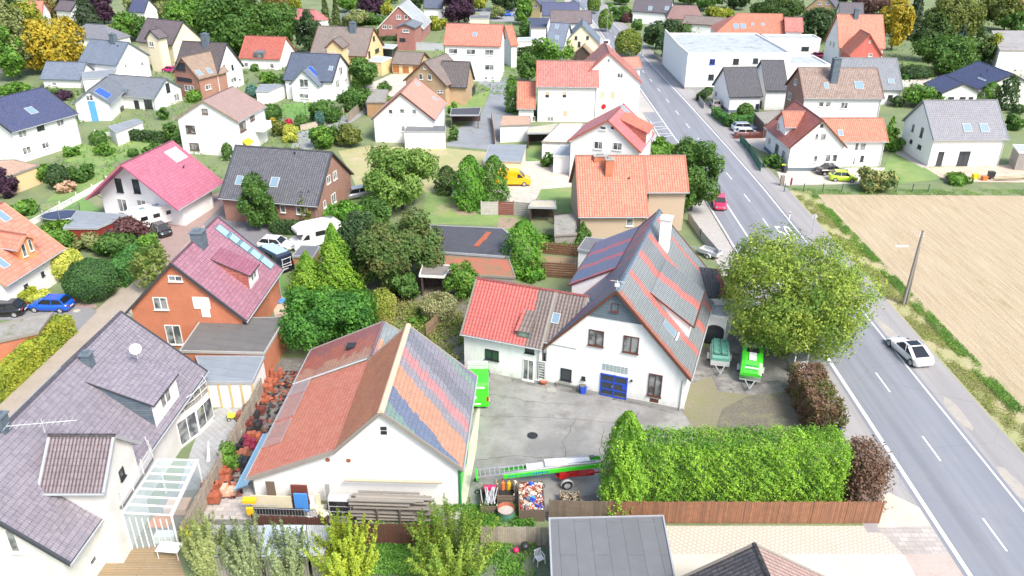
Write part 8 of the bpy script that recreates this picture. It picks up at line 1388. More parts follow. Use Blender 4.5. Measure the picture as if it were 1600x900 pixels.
# ladder lift on a red chassis
ax, ay, az, LL = POS['ladder']; root = tag(empty('ladder_lift', (ax, ay), az), 'long green and silver ladder lift trailer with red chassis lying on the yard', 'lift trailer'); h = LL/2
def zz(x): return 1.15+(x+h)/(2*h)*.55
m = MB()
for s in (-.42, .42): m.bar((-h+2.0, s, zz(-h+2.0)-.12), (h-.1, s, zz(h)-.12), .06, .3)
m.build('green_rail', 'greenpaint', root)
m = MB(); k = 0
for s in (-.36, .36):
    m.bar((-h+.2, s, zz(-h)+.08), (h-.3, s, zz(h)+.1), .06, .12)
for k in range(24): x = -h+.4+k*(2*h-1)/24; m.bar((x, -.36, zz(x)+.08), (x, .36, zz(x)+.08), .05)
for s in (-.3, .3): m.bar((-h+1.8, s, zz(0)-.1), (h-.6, s, zz(h)+.26), .05, .1)
m.build('ladder', 'aluminium', root)
m = MB(); m.box(-.9, .6, -.34, .34, 1.52, 1.56, 0); m.box(.4, 3.6, -.38, .38, 1.78, 1.82, 0)
for x in (1.0, 1.8, 2.6, 3.3): m.box(x, x+.04, -.38, .38, 1.82, 1.86)
m.build('platform_sheet', 'whiteplastic', root)
m = MB(); m.box(1.2, 3.9, -.3, .3, .62, .72); m.bar((3.8, 0, .65), (h+1.2, 0, .6), .09); m.box(1.4, 1.9, -.45, .45, .6, 1.2); m.box(2.3, 2.8, -.35, .2, .72, 1.1); m.bar((1.5, -.4, .7), (2.6, -.4, 1.3), .07); m.tube((3.4, -.3, .9), (3.9, -.3, .95), .2, n=10); m.build('chassis', 'redpaint', root)
for s in (-1, 1):
    wheel(root, 1.9, s*.82, .36, .2, s); f = MB(); f.loft([[(1.9+math.cos(t)*.47, s*.82-.13, .36+math.sin(t)*.47), (1.9+math.cos(t)*.47, s*.82+.13, .36+math.sin(t)*.47), (1.9+math.cos(t)*.44, s*.82+.13, .36+math.sin(t)*.44), (1.9+math.cos(t)*.44, s*.82-.13, .36+math.sin(t)*.44)] for t in np.linspace(.1, PI-.1, 9)], 0, True); f.build('mudguard', 'lightgrey', root)
m = MB(); m.bar((-h+.15, -.55, zz(-h)), (-h+.15, .55, zz(-h)), .14, .2); m.build('end_beam', 'greenpaint', root)
for p in ((-h+.15, -.62), (-h+.15, .62), (-h+1.2, -.55), (.2, -.5)): wheel(root, p[0], p[1], .17, .08, -1 if p[1] < 0 else 1)
m = MB(); x = -h+2.3; rr = random.Random(5)
while x < .6:
    wch = rr.uniform(.05, .09); big = x > -h+3.9; hh = .17 if big else .09
    if rr.random() > .12: m.box(x, x+wch, -.455, -.452, zz(x)-.12-hh/2, zz(x)-.12+hh/2); 
    if big and rr.random() > .5: m.box(x, x+wch*1.8, -.455, -.452, zz(x)-.12+hh/2-.03, zz(x)-.12+hh/2)
    x += wch*1.9
m.build('lettering', 'bluepaint', root)
# ================================================================ fences
for n, a_, b_ in (('plankred', (.34, .16, .09), (.42, .22, .13)), ('plankold', (.24, .18, .13), (.3, .23, .17)), ('plankgrey', (.42, .36, .29), (.36, .31, .25)), ('plankdark', (.13, .05, .035), (.18, .075, .05)), ('brownslat', (.22, .12, .07), (.28, .16, .1)), ('woven', (.36, .24, .15), (.26, .17, .11)), ('tanboard', (.55, .38, .22), (.5, .34, .19)), ('greypanel', (.6, .57, .52), (.5, .48, .44)), ('redpanel', (.28, .1, .08), (.33, .13, .1)), ('greypanel2', (.4, .38, .35), (.33, .31, .29)), ('darkred', (.16, .035, .03), (.2, .05, .04))):
    plain('fn_'+n, a_, .85, 0, .3, 2.5)
for n, c in (('white', (.8, .8, .78)), ('greenpost', (.05, .12, .08)), ('greyposts', (.45, .44, .42)), ('greenmesh', (.03, .13, .09)), ('anth', (.09, .1, .12)), ('sandstone', (.5, .43, .34)), ('anthlight', (.5, .53, .56))): plain('fn_'+n, c, .7, 0, .15, 2)
for i, (nm, pts, h_, m_, gap, lab) in enumerate(FENCES):
    x0, y0 = pts[0]; wallish = m_ in ('white', 'sandstone', 'anthlight', 'anth') and gap == 0; root = tag(empty('garden_wall' if wallish else 'fence', (x0, y0)), lab, 'wall' if wallish else 'fence'); rr = random.Random(i); mt = 'fn_'+m_; horiz = m_ in ('greypanel', 'redpanel', 'greypanel2', 'woven', 'brownslat')
    pb = MB(); posts = []
    for (ax, ay), (bx, by) in zip(pts, pts[1:]):
        L = math.hypot(bx-ax, by-ay); e = Vector((bx-ax, by-ay, 0))/L; a0 = Vector((ax-x0, ay-y0, 0)); ang = math.atan2(e.y, e.x)
        if wallish:
            M = Matrix.Translation(a0) @ Matrix.Rotation(ang, 4, 'Z'); pb.box(0, L, -.08, .08, 0, h_*(.6 if m_ == 'white' else 1), 0, M); pb.box(0, L, -.12, .12, h_*(.6 if m_ == 'white' else 1), h_*(.64 if m_ == 'white' else 1.05), 0, M); sp_ = 3.2
        elif gap == 1.:
            for z in (.3, .7, h_-.05): pb.tube(a0+Vector((0, 0, z)), a0+e*L+Vector((0, 0, z)), .012, n=4)
            sp_ = 2.4
        elif horiz:
            M = Matrix.Translation(a0) @ Matrix.Rotation(ang, 4, 'Z'); k = int(h_/.14)
            for j in range(k): s = .02*((j % 2)*2-1); pb.box(.03, L-.03, s-.012, s+.012, .05+j*(h_-.1)/k, .05+(j+.86)*(h_-.1)/k, 0, M)
            sp_ = 1.8
        else:
            pw = .14 if gap < .06 else .08; st = pw+max(gap, .012); n = max(1, int(L/st)); M = Matrix.Translation(a0) @ Matrix.Rotation(ang, 4, 'Z')
            for j in range(n):
                dh = rr.uniform(-.04, .03) if m_.startswith('plank') else 0; lean = rr.uniform(-.01, .01); pb.box(j*st, j*st+pw, -.012+lean, .012+lean, .03, h_+dh, 0, M)
            for z in (.35, h_-.35): pb.box(0, L, .014, .05, z, z+.08, 0, M)
            sp_ = 2.4
        n = max(1, int(round(L/sp_))); posts += [a0+e*(L*j/n) for j in range(n+1)]
    pb.build('panel', mt, root)
    for p in posts[:24]: q = MB(); q.box(p.x-.05, p.x+.05, p.y-.03, p.y+.07, 0, h_+.05); q.build('post', mt, root)
# ================================================================ props
def thing(name, key, lab, cat, rz=0, group=None):
    p = POS[key] if isinstance(key, str) else key; return tag(empty(name, p[:2], rz), lab, cat, group)
# utility pole with lamp arm
t = thing('utility_pole', 'pole', 'tall weathered timber pole with a lamp arm beside the field', 'pole'); m = MB(); m.tube((0, 0, 0), (.1, 0, 8.2), .16, .11, 10); m.tube((.35, 0, 0), (.16, 0, 6.5), .12, .09, 10); m.build('pole', 'greywood', t)
m = MB(); m.tube((.1, 0, 6.1), (-1.1, -.1, 6.55), .035); m.build('arm', 'zinc', t); m = MB(); m.box(-2.3, -1.05, -.22, .02, 6.48, 6.62); m.build('lamp_head', 'whiteplastic', t, .03)
m = MB(); 
for z in (7.6, 7.9): m.tube((-.2, 0, z), (.35, 0, z), .03); m.tube((-.15, 0, z), (-.15, 0, z+.15), .04)
m.build('insulators', 'whiteplastic', t)
lamps = []
for k, (key, lab) in enumerate((('lamp1', 'grey street lamp in front of the yellowing round tree, nearer one'), ('lamp2', 'grey street lamp between the round street trees, farther one'))):
    t = thing('street_lamp', key, lab, 'street lamp', group='street lamps'); m = MB(); m.tube((0, 0, 0), (0, 0, 7.6), .09, .06, 8); m.tube((0, 0, 7.6), (2.0, 0, 8.2), .05); m.build('pole', 'lamp_metal', t); m = MB(); m.box(1.9, 2.8, -.14, .14, 8.12, 8.28); m.build('lamp_head', 'lamp_metal', t, .03)
t = thing('road_sign', 'sign_round', 'round road sign seen from behind next to the cycle path', 'road sign'); m = MB(); m.tube((0, 0, 0), (0, 0, 2.6), .035); m.build('post', 'zinc', t); m = MB(); m.tube((0, .03, 2.3), (0, .06, 2.3), .33, n=20); m.build('sign_plate', 'lightgrey', t)
t = thing('delineator_post', 'delin', 'white roadside marker post with black band', 'marker post'); m = MB(); m.box(-.06, .06, -.05, .05, 0, 1.0); m.build('post', 'whiteplastic', t); m = MB(); m.box(-.062, .062, -.052, .052, .68, .85); m.build('band', 'dark', t)
def bin_(key, lab, lid, group='wheelie bins', d=(0, 0)):
    p = POS[key]; t = thing('wheelie_bin', (p[0]+d[0], p[1]+d[1]), lab, 'bin', group=group); m = MB(); m.loft([[(-.25*k, -.28*k, z), (.25*k, -.28*k, z), (.25*k, .28*k, z), (-.25*k, .28*k, z)] for k, z in ((.8, .1), (1, 1.0))], 0, False); m.build('body', 'anthracite', t)
    m = MB(); m.box(-.28, .28, -.32, .32, 1.0, 1.08); m.build('lid', lid, t, .02); [wheel(t, s*.25, .2, .1, .05, s) for s in (-1, 1)] if False else None
bin_('bin_blue', 'wheelie bin with blue lid at the white L shaped house', 'bluecover'); bin_('bin_yel', 'wheelie bin with yellow lid at the white L shaped house', 'lime'); bin_('bin_blk', 'all black wheelie bin at the white L shaped house', 'anthracite')
t = thing('gate_post', 'post', 'dark stone gate post at the pavement corner with a small sign', 'post'); m = MB(); m.box(-.25, .25, -.2, .2, 0, 1.5); m.build('pillar', 'greywood', t)
t = thing('small_sign', (POS['banner'][0]+.9, POS['banner'][1]-.2), 'small red and white sign board at the field corner', 'sign'); m = MB(); m.box(-.3, .05, -.02, .02, .3, 1.5); m.build('white_board', 'whiteplastic', t); m = MB(); m.box(.06, .34, -.02, .02, .35, 1.4); m.build('red_board', 'magentaplastic', t)
def tramp(key, lab, w_, l_):
    t = thing('trampoline', key, lab, 'trampoline'); m = MB(); n = 20; rim = [(math.cos(2*PI*i/n)*l_, math.sin(2*PI*i/n)*w_, .8) for i in range(n)]; m.face(rim); m.build('mat', 'trampoline', t); m = MB()
    for i in range(n): m.tube(rim[i], rim[(i+1) % n], .07, n=6)
    for i in range(0, n, 4): m.tube(rim[i], (rim[i][0]*1.02, rim[i][1]*1.02, 0), .04, n=6); m.tube(rim[i], (rim[i][0]*1.08, rim[i][1]*1.08, 2.3), .03, n=6)
    m.build('frame', 'lamp_metal', t); m = MB()
    for i in range(n):
        a_, b_ = rim[i], rim[(i+1) % n]
        for k in range(3): f = k/3; x = a_[0]+(b_[0]-a_[0])*f; y = a_[1]+(b_[1]-a_[1])*f; m.tube((x, y, .85), (x*1.06, y*1.06, 2.1), .008, n=3, caps=False)
        for z in (1.2, 1.6, 2.1): q = 1+(z-.8)*.045; m.tube((a_[0]*q, a_[1]*q, z), (b_[0]*q, b_[1]*q, z), .01, n=3, caps=False)
    m.build('safety_net', 'darkgreen', t)
tramp('tramp', 'oval trampoline with dark green net on the lawn left of the magenta roof', 1.7, 2.3); tramp('tramp2', 'round dark trampoline standing left of the two tall thujas', 1.4, 1.4)
t = thing('garden_lamp', 'globe', 'white globe lamp in the garden of the solar collector house', 'lamp'); m = MB(); m.tube((0, 0, 0), (0, 0, 2.3), .05); m.build('post', 'dark', t); m = MB(); m.sphere((0, 0, 2.55), .32, 14); m.build('globe', 'whiteplastic', t)
t = thing('planter', 'bluebin', 'blue square planter at the wall left of the blue double door', 'planter', .3); m = MB(); m.loft([[(-.25*k, -.25*k, z), (.25*k, -.25*k, z), (.25*k, .25*k, z), (-.25*k, .25*k, z)] for k, z in ((.8, 0), (1.1, .75))], 0, False); m.build('pot', 'bluepaint', t); m = MB(); m.box(-.24, .24, -.24, .24, .68, .77); m.build('soil', 'leafsoil', t)
t = thing('bench', 'bench', 'low grey weathered wooden bench against the white wall', 'bench', 1.23-PI/2); m = MB()
for k in range(3): m.box(-1.0, 1.0, -.2+k*.14, -.08+k*.14, .42, .46)
m.build('seat', 'greywood', t); m = MB(); m.box(-1.0, 1.0, .24, .28, .55, .85); m.build('backrest', 'greywood', t)
for s in (-.8, .8): m = MB(); m.box(s-.05, s+.05, -.2, .28, 0, .42); m.build('leg', 'greywood', t)
t = thing('flower_bowl', 'pot', 'round terracotta bowl at the annex corner', 'flower bowl'); m = MB(); m.tube((0, 0, 0), (0, 0, .35), .22, .36, 14); m.build('bowl', 'terracotta', t)
t = thing('stone_slab', 'stone', 'pale stone slab on the ground before the bench', 'stone'); m = MB(); m.prism([(-.4, -.25), (.35, -.3), (.45, .1), (.2, .3), (-.35, .25)], 0, .08); m.build('slab', 'concrete', t)
t = thing('advertising_column', 'wcol', 'short striped post with blue cap between the two brown hedges', 'post'); m = MB(); m.tube((0, 0, 0), (0, 0, 1.0), .22, n=14); m.build('post', 'concrete', t); m = MB(); m.tube((0, 0, 1.0), (0, 0, 1.15), .26, .2, n=14); m.build('cap', 'bluepaint', t)
t = thing('garden_table', 'table', 'white plastic table on the wooden deck', 'table', -.1); m = MB(); m.box(-.75, .75, -.45, .45, .7, .74); m.build('tabletop', 'whiteplastic', t, .02)
for sx in (-.65, .65):
    for sy in (-.35, .35): m = MB(); m.tube((sx, sy, 0), (sx, sy, .7), .03); m.build('leg', 'whiteplastic', t)
t = thing('garden_chair', 'chair', 'white plastic garden chair left of the large grey felt garage', 'chair', .5); m = MB(); m.box(-.24, .24, -.22, .24, .42, .46); m.build('seat', 'whiteplastic', t); m = MB()
for k in range(5): m.bar((-.2+k*.1, .22, .46), (-.2+k*.1, .32, .9), .05, .02)
m.bar((-.24, .32, .9), (.24, .32, .9), .05); m.build('backrest', 'whiteplastic', t)
for sx in (-1, 1):
    m = MB(); m.bar((sx*.26, -.2, .66), (sx*.26, .26, .68), .05, .03); m.build('armrest', 'whiteplastic', t)
    for sy in (-.2, .22): m = MB(); m.bar((sx*.24, sy, .66 if sy < 0 else .5), (sx*.28, sy*1.2, 0), .045); m.build('leg', 'whiteplastic', t)
t = thing('barbecue', 'grill', 'black round barbecue with pink cover beside the plastic chair', 'barbecue'); m = MB(); m.sphere((0, 0, .75), .3, 12, sz=.7); m.build('kettle', 'dark', t)
for a_ in (0, 2.1, 4.2): m = MB(); m.tube((math.cos(a_)*.12, math.sin(a_)*.12, .6), (math.cos(a_)*.35, math.sin(a_)*.35, 0), .02); m.build('leg', 'dark', t)
m = MB(); m.sphere((-.55, .05, .3), .2, 10); m.build('cover', 'pinkplastic', t)
for key, lab in (('manhole', 'pale round manhole cover in the parking area below the blue car'), ('manhole2', 'round manhole cover in the middle of the workshop yard')):
    p = POS[key]; m = MB(); m.tube((0, 0, .0), (0, 0, .045), .42, n=20, mi=0, sm=False); m.tube((0, 0, .045), (0, 0, .05), .3, n=16, mi=1, sm=False); o = m.build('manhole_cover', ['concrete' if key == 'manhole' else 'dark', 'paleyard' if key == 'manhole' else 'dark'], loc=(p[0], p[1], 0)); tag(o, lab, 'manhole cover')
# rubble skip, tubs, crates next to the short fence
p = POS['rubble']; t = tag(empty('rubble_box', p, .02), 'open timber box full of broken orange, white and blue tiles', 'container'); m = MB(); w_, l_ = 1.75, 2.9
for b_ in ((-w_/2, -w_/2+.06, 0, l_), (w_/2-.06, w_/2, 0, l_), (-w_/2+.06, w_/2-.06, 0, .06), (-w_/2+.06, w_/2-.06, l_-.06, l_)): m.box(b_[0], b_[1], b_[2], b_[3], 0, 1.0)
m.build('side_boards', 'oldwood', t); m = MB(); m.box(-w_/2+.07, w_/2-.07, .07, l_-.07, 0, .8); m.build('fill', 'soiltile', t)
cols = ['terracotta', 'terracotta', 'whiteplastic', 'cream', 'peach', 'bluepaint', 'slate', 'lightgrey', 'redpaint']; r = random.Random(11); bk = {c: MB() for c in cols}
for k in range(520):
    c = r.choice(cols if r.random() < .8 else ['peach', 'cream', 'terracotta']); s = r.uniform(.04, .13); M = Matrix.Translation((r.uniform(-w_/2+.12, w_/2-.12), r.uniform(.12, l_-.12), r.uniform(.8, 1.02))) @ Matrix.Rotation(r.uniform(0, 6), 4, Vector((r.random()-.5, r.random()-.5, r.random()-.5+.01)).normalized())
    if c in ('bluepaint', 'slate', 'redpaint') and r.random() < .6: continue
    bk[c].box(-s, s, -s*.7, s*.7, -s*.25, s*.25, 0, M)
a_ = MB(); ms = []
for c, b_ in bk.items():
    off = len(a_.v); a_.v += b_.v; a_.f += [tuple(i+off for i in f) for f in b_.f]; a_.m += [len(ms)]*len(b_.f); a_.uv += b_.uv; a_.sm += b_.sm; ms.append(c)
o = a_.build('tile_fragments', ms, t); o['kind'] = 'stuff'
for (x, y, c) in ((.1, .95, 'bluepaint'), (.15, 1.15, 'bluecover'), (-.2, 1.05, 'slate'), (.05, 2.55, 'bluepaint')): m = MB(); M = Matrix.Translation((x, y, 1.05)) @ Matrix.Rotation(.5+x, 4, 'X') @ Matrix.Rotation(x*9, 4, 'Y'); m.tube(M @ Vector((-.17, 0, 0)), M @ Vector((.17, 0, 0)), .14, n=10); m.build('ridge_tile', c, t)
p = POS['tub']; t = tag(empty('mortar_tub', p), 'round green rimmed orange tub with gravel between two timber crates', 'tub'); m = MB(); m.tube((0, .5, 0), (0, .5, .7), .55, .66, 20, caps=False); m.build('outer_wall', 'greentarp', t); m = MB(); m.tube((0, .5, .3), (0, .5, .72), .52, .62, 20, caps=False); m.build('inner_wall', 'terracotta', t); m = MB(); m.tube((0, .5, .3), (0, .5, .45), .55, .57, 20); m.build('gravel_fill', 'gravel', t)
def crate(p, lab, w_, l_, h_, fill=None):
    t = tag(empty('timber_crate', p), lab, 'crate'); m = MB()
    for k in range(4):
        z = .05+k*h_/4
        for b_ in ((-w_/2, -w_/2+.03, 0, l_), (w_/2-.03, w_/2, 0, l_), (-w_/2+.03, w_/2-.03, 0, .03), (-w_/2+.03, w_/2-.03, l_-.03, l_)): m.box(b_[0], b_[1], b_[2], b_[3], z, z+h_/4*.72)
    m.build('slats', 'oldwood', t); m = MB()
    for sx in (-1, 1):
        for yy in (.04, l_-.04): m = MB(); m.box(sx*(w_/2-.06)-.04, sx*(w_/2-.06)+.04, yy-.04, yy+.04, 0, h_+.1); m.build('corner_post', 'palewood', t)
    m = MB(); m.box(-w_/2+.05, w_/2-.05, .05, l_-.05, .03, .12); m.build('floor', 'dark', t); return t
t = crate((POS['crate1'][0], POS['crate1'][1]), 'timber crate holding white battens and pink boxes', 1.2, 2.2, .8); r = random.Random(2); m = MB()
for k in range(22): x = r.uniform(-.45, .45); m.bar((x, .1+r.uniform(0, .2), .75+r.uniform(0, .2)), (x+r.uniform(-.25, .25), 1.5+r.uniform(-.2, .2), .8+r.uniform(0, .3)), .05)
m.build('battens', 'lightblue' if False else 'lightgrey', t); m = MB()
for k in range(4): m.box(-.4+k*.22, -.22+k*.22, 1.6, 1.95, .7, .92+.05*(k % 2))
m.build('pink_boxes', 'pinkplastic', t)
crate((POS['crate2'][0], POS['crate2'][1]), 'empty timber crate behind the green rimmed tub', 1.35, 1.5, .9)
t = crate((POS['smallbox'][0], POS['smallbox'][1]-.4), 'small timber box of kindling left of the tall hedge', 1.4, 1.1, .6); m = MB()
for k in range(60): x, y = r.uniform(-.55, .55), r.uniform(.15, .95); m.bar((x, y, .5+r.uniform(0, .15)), (x+r.uniform(-.2, .2), y+r.uniform(-.2, .2), .55+r.uniform(0, .15)), .04)
m.build('kindling', 'palewood', t)
for k, c in enumerate(('orangeplastic', 'yellowpaint', 'cream')):
    p = POS['gas']; t = tag(empty('gas_bottle', (p[0]-.42+k*.42, p[1])), ('orange', 'yellow', 'cream')[k]+' gas bottle in the row of three in front of the ladder lift', 'gas bottle', 'gas bottles'); m = MB(); m.tube((0, 0, 0), (0, 0, .75), .16, n=14); m.tube((0, 0, .75), (0, 0, .9), .16, .05, n=14); m.build('cylinder', c, t); m = MB(); m.tube((0, 0, .9), (0, 0, 1.05), .05, n=8); m.build('valve', 'redwood', t)
# stacks of roof tiles
cols = ['terracotta', 'terracotta', 'terracotta', 'terracotta', 'redwood', 'rubber', 'redwood', 'rubber', 'magentaplastic', 'magentaplastic', 'dark', 'soiltile', 'redwood', 'terracotta', 'terracotta', 'terracotta', 'terracotta', 'terracotta', 'peach', 'soiltile', 'oldwood', 'soiltile', 'terracotta', 'greywood', 'dark', 'whiteplastic']
cn = {'terracotta': 'orange', 'redwood': 'maroon', 'rubber': 'black', 'magentaplastic': 'crimson', 'dark': 'blackish', 'soiltile': 'brown-red', 'peach': 'pale', 'oldwood': 'brown', 'greywood': 'grey', 'whiteplastic': 'white'}
words = ['first', 'second', 'third', 'fourth', 'fifth', 'sixth', 'seventh', 'eighth', 'ninth', 'tenth', 'eleventh']
order = sorted(range(len(cols)), key=lambda i: POS['stacks'][i][1]); seen = {}
for i in order:
    c = cols[i]; r = random.Random(i); p = POS['stacks'][i]; k = seen.get(c, 0); seen[c] = k+1
    t = tag(empty('tile_stack', p, r.uniform(-.1, .25)), 'stack of %s roof tiles by the lath fence, %s of its colour from the front' % (cn[c], words[k]), 'tile stack', 'stacks of roof tiles'); m = MB()
    for q in (-.45, 0, .45): m.box(q-.05, q+.05, -.45, .45, 0, .1)
    m.box(-.52, .52, -.47, .47, .1, .13); m.build('pallet', 'oldwood', t); m = MB(); r2 = random.Random(i*7)
    for a_ in range(3):
        for b_ in range(2):
            hh = r2.choice((.35, .5, .65)); z = .14; x0 = -.5+a_*.34; y0 = -.44+b_*.45; n = int(hh/.07)
            for q in range(n): d = r2.uniform(-.015, .015); m.box(x0+d, x0+.31+d, y0+d, y0+.41, z+q*.07, z+q*.07+.055)
    m.build('tiles', c, t)
rr = np.random.default_rng(77); m = MB(); pal = ['terracotta', 'soiltile', 'redwood', 'dark', 'rubber', 'magentaplastic', 'oldwood']
for k in range(480):
    y = rr.uniform(42.5, 59); x = -21.2+rr.uniform(0, 2.6); s_ = rr.uniform(.08, .2); z = rr.uniform(.03, .35)*(1 if rr.random() < .5 else .4)
    m.box(-s_, s_, -s_*.7, s_*.7, -.03, .04, int(rr.choice(7, p=[.13, .17, .24, .16, .16, .02, .12])), Matrix.Translation((x, y, z)) @ Matrix.Rotation(rr.uniform(0, 6), 4, 'Z') @ Matrix.Rotation(rr.uniform(-.7, .7), 4, 'X'))
tag(m.build('loose_tiles', pal), 'loose and broken roof tiles scattered between the lath fence and the workshop', 'broken tiles', kind='stuff')
# timber racks and boards in front of the white gable (workshop frame)
bx, by, ba = -8.18, 47.91, 1.5332
def wl(u, v): return (bx+u*math.cos(ba)-v*math.sin(ba), by+u*math.sin(ba)+v*math.cos(ba))
p = wl(-6.6, -.6); t = tag(empty('timber_rack', p, ba-PI/2), 'rack of long weathered timber boards against the white gable', 'rack'); r = random.Random(4); m = MB()
for k in range(46): z = .15+(k//7)*.3+r.uniform(0, .12); y = -.9+(k % 7)*.2; x0 = -2.6+r.uniform(-.3, .3); m.bar((x0, y, z), (x0+r.uniform(4.0, 5.6), y+r.uniform(-.05, .05), z+r.uniform(-.03, .03)), .18, .06)
m.build('boards', 'greywood', t)
for x in (-.9, .6, 2.0): m = MB(); m.box(x-.04, x+.04, -1.1, -1.0, 0, 1.5); m.box(x-.04, x+.04, -1.0, .6, 1.3, 1.36); m.build('rack_post', 'oldwood', t)
m = MB(); m.tube((-3.4, .75, 2.3), (3.2, .75, 2.35), .09, n=8); m.build('beam', 'palewood', t)
p = wl(-6.9, 2.9); t = tag(empty('shelf', p, ba-PI/2), 'dark shelf holding black roof tiles', 'shelf'); m = MB()
for x in (-.72, .72): m.box(x-.03, x+.03, -.35, .35, 0, 1.9)
for z in (.3, .75, 1.2, 1.65): m.box(-.69, .69, -.35, .35, z, z+.04)
m.build('shelf_frame', 'lightgrey', t); m = MB()
for z in (.34, .79, 1.24):
    for k in range(8): m.box(-.66+k*.165, -.53+k*.165, -.33, .3, z, z+.3, 0)
m.build('black_tiles', 'rubber', t)
for k in range(2):
    p = wl(-7.3, 1.9-k*.75); t = tag(empty('plant_pot', p), ('left', 'right')[k]+' one of two black tubs before the timber rack', 'tub', 'black tubs'); m = MB(); m.tube((0, 0, 0), (0, 0, .45), .28, .34, 16, caps=False); m.tube((0, 0, .3), (0, 0, .33), .28, n=16); m.build('tub', 'rubber', t)
p = wl(-6.6, 6.6); t = tag(empty('board_pile', p, ba-PI/2), 'standing boards and a bright blue panel behind a mesh fence at the white gable', 'boards')
for nm2, c, b_ in (('blue_panel', 'bluecover', (.45, 1.35, .0, .12, .1, 1.6)), ('brown_board', 'plumwood', (-1.5, -.9, .45, .5, 0, 2.2)), ('brown_panel', 'redwood', (.2, 1.3, .35, .5, 0, 2.0)), ('pale_sheet', 'cream', (-2.6, .2, .2, .24, 0, 1.2)), ('white_board', 'whiteplastic', (1.5, 1.8, .1, .16, 0, 1.4)), ('cream_board', 'cream', (1.85, 2.2, .15, .2, 0, 1.5)), ('grey_board', 'concrete', (2.5, 2.8, .5, .55, 0, 2.1)), ('dark_sheet', 'dark', (-2.5, 1.1, -.3, -.2, 0, .55))):
    if c == 'plumwood': c = 'oldwood'
    m = MB(); m.box(*b_); m.build(nm2, c, t)
p = wl(-7.35, 6.7); t = tag(empty('mesh_fence', p, ba-PI/2), 'galvanised mesh fence panels with yellow bundles below the white gable', 'fence'); m = MB()
for k in range(27): x = -2.8+k*.2; m.tube((x, 0, 0), (x, 0, 1.25 if k < 13 else .95), .014, n=4)
for z in (.1, .95): m.tube((-2.8, 0, z), (2.4, 0, z), .025, n=6)
m.tube((-2.8, 0, 1.25), (-.3, 0, 1.25), .025, n=6); m.build('mesh_panel', 'aluminium', t)
for k, b_ in enumerate(((-2.75, -1.85, .1, .5, 1.2, 1.5), (-2.4, -1.95, -.25, -.08, .5, 1.15))):
    m = MB(); m.box(*b_); m.build('yellow_bundle', 'yellowpaint', t, .03)
r = random.Random(8); p = wl(-6.7, 3.9); t = tag(empty('slab_pile', p), 'pile of white and grey stone slabs left of the dark shelf', 'slabs')
for k in range(14): m = MB(); M = Matrix.Translation((r.uniform(-1.1, .5), r.uniform(-.6, .5), .15+.06*k/2)) @ Matrix.Rotation(r.uniform(0, 3), 4, 'Z'); m.box(-.35, .35, -.22, .22, -.04, .04, 0, M); m.build('slab', r.choice(['concrete', 'whiteplastic', 'cream']), t)
# corrugated lean-to roofs under the willow shrubs
for lab, pts, mt in SLABS: 
    slab('corrugated_roof', lab, 'roof', pts, mt, 'w_greyboard', .05)
# satellite dishes and aerials on the big lower left roof
def dish(p, z, lab, c='whiteplastic', rz=0):
    t = tag(empty('satellite_dish', p, rz), lab, 'satellite dish'); t.location.z = z; m = MB(); rings = []
    for k in range(5): r_ = .42*k/4+.001; rings.append([(math.cos(2*PI*i/16)*r_, -.25+.3*r_*r_, .55+math.sin(2*PI*i/16)*r_*1.05) for i in range(16)])
    m.loft(rings, 0, True, False); m.loft([[(q[0], q[1]+.02, q[2]) for q in R__] for R__ in rings], 0, True, False); m.build('reflector', c, t); m = MB(); m.bar((0, -.2, .2), (0, -.75, .45), .03); m.tube((0, -.2, -.3), (0, -.2, .5), .03); m.box(-.05, .05, -.8, -.68, .4, .52); m.build('arm', 'lightgrey', t)
dish(POS3['dish1'][:2], POS3['dish1'][2]-.1, 'white satellite dish on the grey mauve roof', rz=.5)
dish(POS3['dish2'][:2], POS3['dish2'][2]+.1, 'round red satellite dish above the pink roof', 'redpaint', .3)
p = POS3['aerial']; t = tag(empty('roof_aerial', p[:2], .9), 'fallen looking aerial rods on the lower left roof', 'aerial'); t.location.z = p[2]; m = MB()
m.tube((-1.6, .9, .6), (1.5, -1.2, .25), .03)
for k in range(12): f = k/12; m.bar((-1.6+3.1*f-.25, .9-2.1*f-.25, .6-.35*f), (-1.6+3.1*f+.25, .9-2.1*f+.25, .6-.35*f), .025)
m.tube((0, 0, -.4), (0, 0, .6), .035); m.build('rods', 'lightgrey', t)
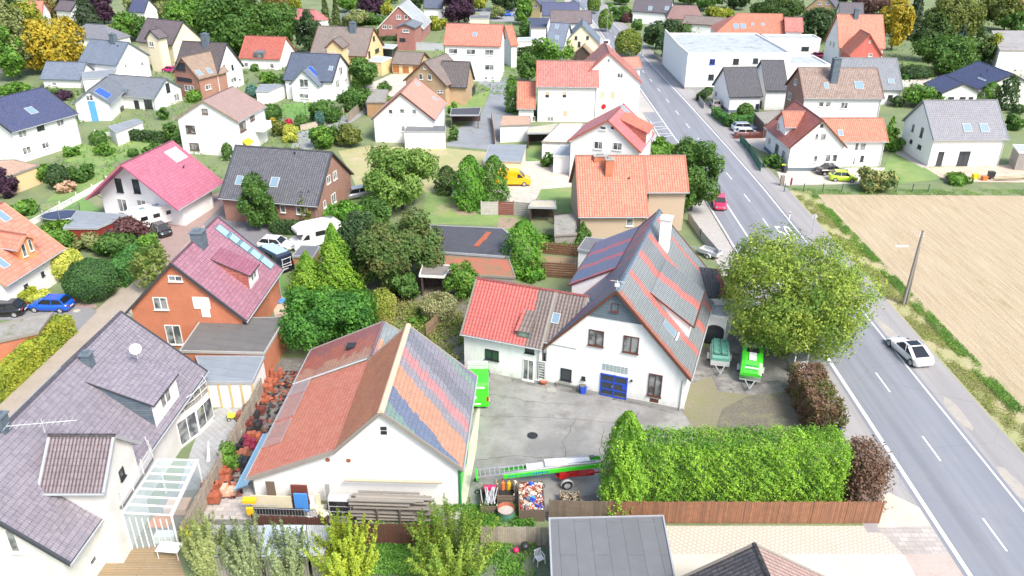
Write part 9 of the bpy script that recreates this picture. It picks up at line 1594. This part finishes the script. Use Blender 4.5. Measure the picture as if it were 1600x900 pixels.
# building site clutter beside the new white house
r = random.Random(21)
for k, (dx, c, nm_, lab, w_, l_, h_) in enumerate(((0, 'greywood', 'timber_pile', 'pile of grey boards on the building site', 3.2, 1.0, .5), (4.2, 'orangeplastic', 'site_tub', 'orange tub on the building site', .7, .7, .6), (3.2, 'yellowpaint', 'site_box', 'yellow box on the building site', .9, .6, .7), (5.4, 'dark', 'site_bin', 'black bin on the building site', .8, .8, 1.1), (8, 'palewood', 'timber_pile', 'long pile of pale timber on the building site', 6, 1.2, .4), (13.5, 'lightgrey', 'sheet_pile', 'pile of silver sheets at the right edge of the building site', 3, 2, .6))):
    p = (POS3['site'][0]+dx, POS3['site'][1]+r.uniform(-.4, .6)); t = tag(empty(nm_, p, r.uniform(-.15, .15)), lab, 'building material'); m = MB()
    if 'pile' in nm_:
        for q in range(22): x0 = r.uniform(-w_/2, -w_/4); y = r.uniform(-l_/2, l_/2); m.bar((x0, y, .08+h_*r.random()), (x0+w_*r.uniform(.5, .9), y+r.uniform(-.2, .2), .08+h_*r.random()), .16, .05)
        m.build('boards', c, t)
    else: m.loft([[(-w_/2*k_, -l_/2*k_, z), (w_/2*k_, -l_/2*k_, z), (w_/2*k_, l_/2*k_, z), (-w_/2*k_, l_/2*k_, z)] for k_, z in ((.85, 0), (1, h_))], 0, False); m.build('body', c, t); m = MB(); m.box(-w_/2-.02, w_/2+.02, -l_/2-.02, l_/2+.02, h_, h_+.04); m.build('lid', c, t)
# lead flashing plank on the black felt roof
p = POS3['plank']; t = tag(empty('roof_plank', p[:2], 1.25), 'red board lying across the black felt roof', 'board'); t.location.z = 2.45; m = MB(); m.box(-2.1, 2.1, -.3, .3, 0, .06); m.box(-.4, .5, -.42, -.3, 0, .07); m.build('board', 'terracotta', t)
t = tag(empty('play_tractor', POS3['tractor'], .4), 'small yellow toy tractor on the patio', 'toy'); m = MB(); m.box(-.35, .35, -.18, .18, .2, .45); m.box(-.3, .0, -.15, .15, .45, .65); m.build('body', 'lime', t, .03); [wheel(t, x_, s*.22, .15, .08, s) for x_ in (-.25, .28) for s in (-1, 1)]
t = tag(empty('blue_tarp', POS3['bluetarp'], .3), 'crumpled bright blue cover on the sand beside the laurel bush', 'tarpaulin'); m = MB(); rr = random.Random(6)
gr = [[(i*.3-.9, j*.25-.5, .05+rr.random()*.22) for j in range(5)] for i in range(7)]
for i in range(6):
    for j in range(4): m.face([gr[i][j], gr[i+1][j], gr[i+1][j+1], gr[i][j+1]])
m.build('sheet', 'bluecover', t)
t = tag(empty('parasol', POS3['parasol']), 'closed white parasol on the patio by the fence', 'parasol'); m = MB(); m.tube((0, 0, .1), (.15, .3, 1.6), .16, .04, 10); m.build('canopy', 'whiteplastic', t); m = MB(); m.tube((0, 0, 0), (.16, .32, 1.8), .02); m.build('pole', 'lightgrey', t)

# bungalow whose roof tip enters at the bottom edge
nb = tag(empty('bungalow', (13.5, 29.2), -PI/2+.06), 'dark tiled roof tip of a bungalow at the bottom edge beside the cream driveway', 'house')
build_wing(nb, dict(x=0, y=0, a=0, wm='tanbrick', gm=None, z0=0, o=.4, hip=(0, 0), rm='orange', fascia='greywood', u0=-3.5, u1=9, prof=[(-5.4, 2.9), (0, 6.2), (5.4, 2.9)]), roofmats=['r_tipdark', 'r_pinkbrown'])  # lit right slope gets paler pinkish tiles, its light put into the colour
